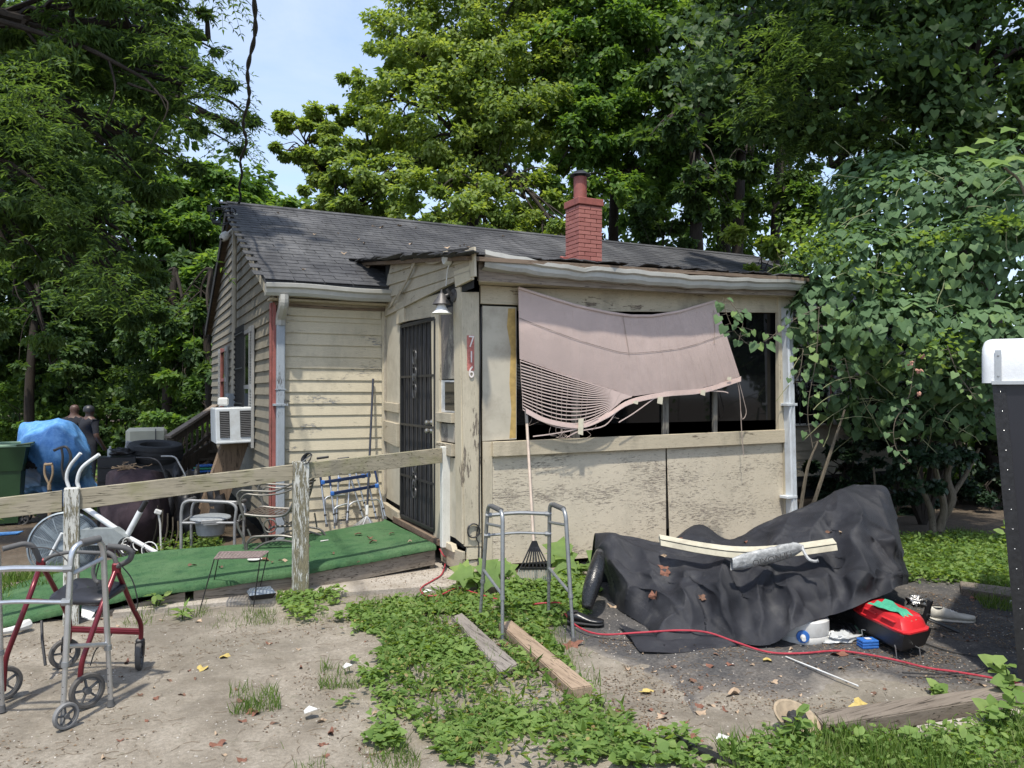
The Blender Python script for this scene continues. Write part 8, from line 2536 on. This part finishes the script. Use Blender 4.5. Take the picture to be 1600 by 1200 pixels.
P_ = np.concatenate([c[0] for c in clov]); S_ = np.concatenate([np.full(len(c[0]), c[1]) for c in clov]); H_ = np.concatenate([np.full(len(c[0]), c[2]) for c in clov])
_k = np.ones(len(P_), bool)
for pg_ in ([(704, 974), (722, 964), (813, 1046), (783, 1066)], [(777, 990), (800, 982), (930, 1090), (893, 1100)]):
    q3 = Gv([p[0] for p in pg_], [p[1] for p in pg_])[:, :2]
    _k &= ~inpoly(P_[:, 0], P_[:, 1], [tuple(p) for p in q3])
P_ = P_[_k]; S_ = S_[_k]; H_ = H_[_k]
hn = np.array([mn.noise((p[0] * 3.1, p[1] * 3.1, 2.0)) for p in P_])
P_[:, 2] += .012 + H_ * (rng.random(len(P_)) ** .8) * (.7 + 1.2 * np.clip(hn + .25, 0, 1))
n = len(P_)
leaves('clover', P_, mix_dirs(n, 1.0, None, 0, .34), rng.normal(size=(n, 3)), S_ * np.exp(rng.normal(0, .25, n)), 'heart', LM_CLOV, None, np.clip(rng.random(n) * .7 + .35 * hn + .2, 0, 1), kind='stuff')
def offplank(q):
    k = np.ones(len(q), bool)
    for pg_ in ([(704, 974), (722, 964), (813, 1046), (783, 1066)], [(777, 990), (800, 982), (930, 1090), (893, 1100)]):
        q3 = Gv([p[0] for p in pg_], [p[1] for p in pg_])[:, :2]; k &= ~inpoly(q[:, 0], q[:, 1], [tuple(p) for p in q3])
    return q[k]
Pw = offplank(scatter(main_poly, 2000, -.25, 2.6)); nw = len(Pw); Pw[:, 2] += .02 + .05 * rng.random(nw)
Tw = rng.normal(size=(nw, 3)); Tw[:, 2] += .7
leaves('mixed_weeds', Pw, mix_dirs(nw, .8, None, 0, .6), Tw, rng.uniform(.03, .085, nw), 'lance', LM_GRASS, None, kind='stuff')
Pw = offplank(scatter(main_poly, 700, -.2, 2.6)); nw = len(Pw); Pw[:, 2] += .035 + .02 * rng.random(nw)
leaves('dry_clover', Pw, mix_dirs(nw, 1, None, 0, .5), rng.normal(size=(nw, 3)), rng.uniform(.015, .035, nw), 'oval', leaf_mat('yellowing_weed', [(.20, .22, .06), (.30, .26, .10), (.22, .14, .07)], .3), None, kind='stuff')
def grass(name, specs, mat=LM_GRASS):
    Ps = []; Ss = []
    for poly, n, h, thr in specs:
        p = scatter(poly, n, thr, 2.2); Ps.append(p); Ss.append(h * rng.uniform(.4, 1.3, len(p)))
    P_ = np.concatenate(Ps); S_ = np.concatenate(Ss); n = len(P_)
    P_[:, 2] -= .0
    T_ = rng.normal(size=(n, 3)) * .42; T_[:, 2] = 1
    leaves(name, P_, rng.normal(size=(n, 3)) * np.array([1, 1, .2]), T_, S_, 'blade', mat, None, kind='stuff')
grass('grass', [
    ([(1400, 850), (1500, 835), (1590, 850), (1590, 930), (1500, 915), (1430, 905)], 9000, .10, -.4),
    ([(1500, 915), (1600, 925), (1600, 960), (1540, 955)], 1200, .09, -.1),
    ([(1130, 1170), (1290, 1150), (1420, 1165), (1600, 1130), (1640, 1210), (1500, 1260), (1120, 1240)], 3000, .11, -.12),
    ([(340, 1075), (430, 1070), (440, 1110), (360, 1120)], 330, .07, -.1), ([(380, 955), (430, 955), (430, 978), (385, 978)], 220, .06, -.3),
    ([(440, 1170), (640, 1150), (660, 1210), (440, 1210)], 420, .06, .0), ([(500, 1040), (560, 1040), (560, 1075), (500, 1075)], 220, .07, -.3),
    ([(560, 940), (900, 930), (960, 1150), (700, 1200)], 2600, .075, -.1), ([(180, 930), (320, 925), (330, 965), (190, 985)], 500, .07, .0),
    ([(240, 875), (340, 868), (345, 830), (250, 800), (180, 850)], 2600, .14, -.4), ([(130, 770), (200, 700), (150, 690), (240, 690), (320, 740), (260, 800)], 3200, .18, -.4),
    ([(0, 905), (60, 870), (110, 900), (60, 935), (0, 950)], 900, .13, -.2), ([(300, 960), (700, 945), (680, 965), (310, 985)], 380, .05, .15)])
# broader low weeds
wl_ = [(scatter([(1180, 1150), (1420, 1160), (1600, 1120), (1640, 1220), (1180, 1220)], 2600, -.3), .032, .07), (scatter([(1400, 845), (1590, 845), (1590, 925), (1420, 915)], 5200, -.5), .045, .10),
       (scatter([(240, 870), (345, 862), (340, 800), (250, 790)], 2200, -.5), .05, .22), (scatter([(140, 790), (200, 690), (330, 700), (330, 780)], 2200, -.5), .07, .25), (scatter([(0, 800), (400, 640), (440, 650), (0, 700)], 2500, -.3), .12, .3)]
P_ = np.concatenate([c[0] for c in wl_]); S_ = np.concatenate([np.full(len(c[0]), c[1]) for c in wl_]); H_ = np.concatenate([np.full(len(c[0]), c[2]) for c in wl_]); n = len(P_)
P_[:, 2] += .01 + H_ * rng.random(n)
leaves('low_weeds', P_, mix_dirs(n, 1.0, None, 0, .5), rng.normal(size=(n, 3)), S_ * rng.uniform(.6, 1.3, n), 'oval', LM_CLOV, None, kind='stuff')

# single plants one can point to
def leafy_plant(label, p, stems, shape, size, nl, h, mat=LM_CLOV, name='weed_plant', spread=.5, bend=1.0):
    t = empty(name, p, label, 'weed'); p = Vector(p)
    m_ = MB(); C_ = []; N_ = []; T_ = []; S_ = []
    for s in range(stems):
        az = random.uniform(0, 6.28); d = V(math.cos(az), math.sin(az), 0) * spread * random.uniform(.3, 1)
        hh = h * random.uniform(.6, 1.1)
        pts = [p + d * hh * t_ ** 1.4 + V(0, 0, hh * t_) for t_ in np.linspace(0, 1, 6)]
        m_.tube(pts, list(np.linspace(.005, .0025, 6)), 5)
        for k_ in range(nl):
            t_ = .3 + .7 * (k_ + .5) / nl; q_ = pts[min(5, int(t_ * 5.99))]; a2 = k_ * 2.4 + s
            o_ = V(math.cos(a2), math.sin(a2), 0)
            C_.append(q_ + o_ * .01); T_.append(o_ + V(0, 0, -.15 * bend)); N_.append(V(0, 0, 1) - o_ * .2 * bend + V(random.gauss(0, .15), random.gauss(0, .15), 0)); S_.append(size * random.uniform(.7, 1.2))
        C_.append(pts[-1]); T_.append(d + V(0, 0, .2)); N_.append(V(-CF.x, -CF.y, .8)); S_.append(size * 1.1)
    m_.build('stems', LM_GRASS, t)
    leaves('leaves', np.array([tuple(c) for c in C_]), np.array([tuple(c) for c in N_]), np.array([tuple(c) for c in T_]), np.array(S_), shape, mat, t, rng.uniform(.3, 1, len(C_)))
    return t
for (px, py, st, shp, sz, nl, h, lab) in ((905, 905, 4, 'lobed', .24, 2, .22, 'young plant with big lobed leaves between walking frame and tarp heap'), (748, 925, 4, 'lobed', .19, 2, .16, 'young plant with big lobed leaves at the foot of the porch corner'), (800, 925, 3, 'lobed', .17, 2, .18, 'lobed leaf seedling left of the black rake head'),
        (1233, 1168, 4, 'oval', .06, 5, .15, 'upright weed growing over the broken bowl'), (1558, 1150, 5, 'heart', .06, 6, .18, 'round leaved weed at the end of the thick timber near the trailer'), (1440, 1180, 5, 'oval', .045, 6, .10, 'leafy weed in front of the pale timber'), (1500, 1195, 5, 'oval', .05, 6, .11, 'leafy weed in the bottom right corner'),
        (1340, 1180, 4, 'oval', .045, 5, .09, 'leafy weed in front of the thick timber'), (1045, 1185, 3, 'heart', .05, 3, .05, 'small round leaved weed beside the black scraper'), (1468, 1088, 4, 'heart', .045, 4, .05, 'tiny round leaved weed on the ground sheet above the thick timber'), (1580, 1100, 4, 'heart', .07, 5, .2, 'round leaved weed touching the trailer corner'), (285, 968, 4, 'lance', .08, 5, .07, 'low dandelion like weed below the ramp edge'), (245, 955, 3, 'oval', .06, 4, .12, 'scraggly weed beside the rollator at the ramp edge'), (1575, 262 + 600, 3, 'oval', .1, 4, .3, 'tall weed in the grass behind the trailer')):
    leafy_plant(lab, G(px, py), st, shp, sz, nl, h)
# bright spray of big compound leaves high on the right
t = empty('lobed_sapling', GD(1610, 7.6), 'bright big leaved sapling tip above the vine mound at the right edge', 'sapling')
top_ = PD(1570, 262, 7.3)
tube('stem', smooth_path([GD(1640, 7.6), PD(1630, 450, 7.5), PD(1600, 300, 7.4), top_], 5), .012, M_PALEBARK, t)
C_ = []; N_ = []; T_ = []; S_ = []
for (x, y, s) in ((1520, 232, .22), (1550, 218, .2), (1565, 250, .26), (1590, 215, .22), (1600, 245, .24), (1540, 248, .2), (1580, 200, .18)):
    p = PD(x, y, 7.25); C_.append(p); N_.append(V(-CF.x * .5, -CF.y * .5, .8)); T_.append(-CR * random.uniform(-.6, 1) + V(0, 0, -.5)); S_.append(s)
leaves('leaves', np.array([tuple(c) for c in C_]), np.array([tuple(c) for c in N_]), np.array([tuple(c) for c in T_]), np.array(S_), 'lobed', LM_CLOV, t, rng.uniform(.5, 1, len(C_)))

# ---------------------------------------------------------------- fallen leaves, each its own
from mathutils.bvhtree import BVHTree
_bv = []
for o_ in col.objects:
    if o_.type == 'MESH' and o_.parent is None and o_.name in ('ground', 'weed_fabric', 'concrete_slab'):
        _bv.append(BVHTree.FromPolygons([o_.location + v.co for v in o_.data.vertices], [tuple(p.vertices) for p in o_.data.polygons]))
def land(x, y):
    return max([h[0].z for h in (b.ray_cast(V(x, y, 3), V(0, 0, -1)) for b in _bv) if h[0] is not None] + [-.6])
M_DL = [simple('rust_dead_leaf', (.16, .068, .042), .8, 0, .3, 40, .4), simple('tan_dead_leaf', (.34, .25, .17), .85, 0, .25, 40, .4), simple('yellow_dead_leaf', (.42, .32, .10), .7, 0, .2, 40, .3), simple('brown_dead_leaf', (.13, .07, .045), .85, 0, .3, 40, .4)]
def leaf_piece(kind_, seed):
    random.seed(seed)
    n = 13; pts = []
    for i in range(n):
        a = i / n * 2 * math.pi
        r = (.5 + .32 * math.cos(2.5 * a) ** 2) if kind_ == 'lobed' else .34 + .2 * abs(math.cos(a))
        r *= random.uniform(.8, 1.15)
        pts.append((r * math.cos(a), r * math.sin(a) * (.75 if kind_ == 'lobed' else .5), .16 * math.sin(a * 2 + seed) + random.uniform(-.04, .10)))
    v = [(0, 0, .0)] + pts; f = [(0, 1 + i, 1 + (i + 1) % n) for i in range(n)]
    me_ = bpy.data.meshes.new('dead_leaf'); me_.from_pydata(v, [], f); me_.update(); return me_
lm = {}
for mi in range(4):
    for sd in range(3):
        me_ = leaf_piece('lobed' if (mi + sd) % 2 == 0 else 'plain', mi * 5 + sd + 1); me_.materials.append(M_DL[mi]); lm[(mi, sd)] = me_
random.seed(99)
NAMES = ['rust red', 'pale tan', 'yellow', 'dark brown']
def drop_leaf(px, py, mi, size, lab, z=None, grp=None, tarp_z=None):
    p = G(px, py) if z is None else PZ(px, py, z)
    if z is None: p.z = land(p.x, p.y) + .005
    else: p.z = z + .012
    o = bpy.data.objects.new('dead_leaf', lm[(mi, random.randrange(3))]); col.objects.link(o)
    o.location = p; o.rotation_euler = (random.uniform(-.25, .25), random.uniform(-.25, .25), random.uniform(0, 6.28)); s = size * random.uniform(.7, 1.0); o.scale = (s, s, s)
    tag(o, lab, 'leaf', grp)
singles = [(198 + 0, 1036, 0, .09, 'rust red dead leaf on the dirt beside the rollator wheel'), (317, 1045, 2, .075, 'yellow leaf lying alone on the dirt right of the rollator'), (352, 1028, 2, .075, 'upper yellow leaf on the dirt right of the rollator'), (517, 1148, 0, .09, 'curled rust leaf near the bottom left of the clover'), (340, 1162, 0, .07, 'rust leaf on the dirt near the bottom edge'), (396, 1115, 0, .09, 'rust leaf beside the small grass tuft'),
    (503, 1128, 1, .07, 'tan leaf fragment at the left edge of the clover'), (672, 1078, 0, .06, 'orange leaf half sunk in the clover'), (893, 1012, 0, .11, 'crumpled rust leaf at the right foot of the walking frame'), (787, 1008, 0, .07, 'rust leaf at the near left foot of the walking frame'), (1036, 1013, 1, .11, 'big tan leaf on the trailing tarp edge'), (1011, 1082, 2, .06, 'small yellow leaf on the dark ground sheet'), (1146, 1085, 1, .13, 'large pale star shaped leaf on the ground sheet'), (1200, 1038, 2, .07, 'golden leaf below the dispenser'), (1345, 1106, 2, .12, 'golden tan leaf near the thick timber'),
    (1310, 1028, 0, .11, 'rust leaf touching the red cord under the ice block'), (1075, 1158, 0, .12, 'curled orange leaf above the black scraper'), (1183, 1165, 1, .10, 'pale yellow green leaf right of the black scraper'), (1008, 1143, 0, .07, 'dark rust leaf at the end of the clover patch'), (1462, 893, 2, .16, 'bright yellow green leaf standing in the grass behind the heap'), (610, 1028, 0, .05, 'small rust leaf at the clover edge'), (470, 1045, 0, .05, 'tiny rust leaf on bare dirt'), (980, 1045, 1, .07, 'tan leaf left of the tarp flap'), (958, 955, 1, .10, 'tan leaf tucked against the tarp left end')]
for s in singles: drop_leaf(*s)
for (px, py, mi, sz) in ((578, 842, 0, .09), (582, 848, 3, .08), (560, 836, 3, .06), (640, 848, 1, .06), (415, 876, 0, .08), (442, 878, 1, .09), (425, 880, 3, .06), (345, 888, 3, .06), (300, 885, 3, .07), (520, 866, 3, .05), (612, 835, 3, .05), (560, 880, 3, .04)):
    q_ = PZ(px, py, .15); drop_leaf(px, py, mi, sz, 'dead leaf lying on the green turf carpet', ramp_z(q_.x) + .004, 'dead leaves on the green carpet')
for (px, py, dz, mi, sz) in ((1037, 887, 5.35, 0, .06), (1040, 896, 5.33, 0, .06), (1023, 931, 5.25, 0, .07), (1097, 935, 5.2, 3, .05), (1295, 832, 5.9, 3, .06), (1314, 833, 5.9, 1, .05), (1036, 869, 5.45, 1, .05), (1060, 843, 5.9, 0, .05), (1164, 848, 5.7, 0, .05)):
    # dropped straight down on to the tarp surface
    o_ = PD(px, py, dz)
    hit = None
    bpy.context.view_layer.update()
    ok, loc, nrm, _ = tarp.ray_cast(tarp.matrix_world.inverted() @ CP, (tarp.matrix_world.inverted().to_3x3() @ ray(px, py)).normalized())
    if ok:
        o = bpy.data.objects.new('dead_leaf', lm[(mi, random.randrange(3))]); col.objects.link(o); o.location = tarp.matrix_world @ loc + nrm * .006
        o.rotation_mode = 'QUATERNION'; o.rotation_quaternion = nrm.to_track_quat('Z', 'Y'); o.scale = (sz, sz, sz)
        tag(o, 'dead leaf caught in the folds of the black tarp', 'leaf', 'dead leaves on the black tarp')
for i in range(150):
    reg = random.random()
    if reg < .55: px, py = random.uniform(960, 1560), random.uniform(1020, 1170)
    elif reg < .8: px, py = random.uniform(150, 620), random.uniform(960, 1195)
    else: px, py = random.uniform(1420, 1560), random.uniform(930, 1010)
    if 1270 < px and py > 1105: continue
    drop_leaf(px, py, random.choice((0, 1, 1, 3, 3, 0)), random.uniform(.025, .055), 'small dry leaf scrap scattered on the bare ground', None, 'small leaf scraps on the ground')
# fine litter: twigs, crumbs and chips nobody could count
Pq = np.concatenate([scatter([(940, 1000), (1600, 1020), (1600, 1100), (1280, 1150), (1000, 1180), (930, 1060)], 3000, .05), scatter([(0, 1000), (640, 950), (640, 1210), (0, 1300)], 1500, .15), scatter([(1420, 920), (1590, 960), (1590, 1030), (1440, 1000)], 1700, -.5), scatter([(0, 860), (0, 790), (500, 700), (400, 640), (0, 690)], 4000, -.5), scatter([(600, 890), (720, 895), (700, 940), (560, 935)], 450, -.5)])
n = len(Pq); Pq[:, 2] = [land(a, b) + .003 for a, b in Pq[:, :2]]
leaves('leaf_litter', Pq, mix_dirs(n, 1.0, None, 0, .25), rng.normal(size=(n, 3)) * np.array([1, 1, .15]), rng.uniform(.005, .020, n), 'diamond', LM_LITTER, None, kind='stuff')
nt = 900
Pt = scatter([(0, 960), (1600, 1000), (1600, 1200), (0, 1230)], nt, -.5)
m_ = MB()
for p in Pt:
    a = random.uniform(0, 6.28); L_ = random.uniform(.02, .09); p = V(p[0], p[1], land(p[0], p[1]) + .002)
    m_.tube([p, p + V(math.cos(a) * L_ * .5, math.sin(a) * L_ * .5, random.uniform(0, .006)), p + V(math.cos(a + .3) * L_, math.sin(a + .3) * L_, 0)], .0012, 3, cap=False)
m_.build('twig_litter', simple('twig_brown', (.16, .12, .08), .9), kind='stuff')
# pebbles and chips
Pp = scatter([(0, 960), (1600, 960), (1600, 1230), (0, 1230)], 1300, -.5)
m_ = MB()
for p in Pp:
    s = random.uniform(.002, .005); m_.box((p[0], p[1], land(p[0], p[1]) + s * .3), (s * 2, s * 1.5, s), Matrix.Rotation(random.uniform(0, 3), 3, 'Z'), s * .3)
m_.build('gravel', simple('pale_grit', (.40, .37, .33), .9, 0, .3, 40), kind='stuff')
# leaves fallen on the roof
for i in range(26):
    s = random.random(); xx = XB + random.uniform(.1, 3.2) if i < 18 else random.uniform(XB + 3, XR - 2)
    t = random.uniform(.05, .9)
    p = V(xx, YE, ZE) + sv * (SLEN * t) + snr * .028
    if xx > XA and p.y < 9.3: continue
    o = bpy.data.objects.new('dead_leaf', lm[(1, random.randrange(3))]); col.objects.link(o); o.location = p; o.rotation_euler = (.42, 0, random.uniform(0, 6)); k_ = random.uniform(.05, .08); o.scale = (k_, k_, k_)
    tag(o, 'pale fallen leaf lying on the dark shingle roof', 'leaf', 'pale leaves on the shingle roof')
# white scraps
for (px, py, lab) in ((543, 1052, 'crumpled white paper scrap left of the clover'), (485, 1123, 'torn white scrap at the lower left of the clover'), (1130, 1168, 'white square scrap near the black scraper'), (668, 932, 'white litter scrap beside the red cord on the slab'), (822, 978, 'white and yellow wrapper between the frame legs'), (1585, 950, 'white scrap in the grass behind the trailer')):
    p = G(px, py); m_ = MB()
    k_ = random.uniform(.02, .035); m_.prism([p + V(-k_, -k_ * .6, .035), p + V(k_, -k_ * .4, .045), p + V(k_ * 1.1, k_ * .7, .036), p + V(0, k_, .05), p + V(-k_ * .9, k_ * .6, .036)], V(0, 0, .003))
    m_.build('paper_scrap', M_WHITEP, label=lab, category='litter')
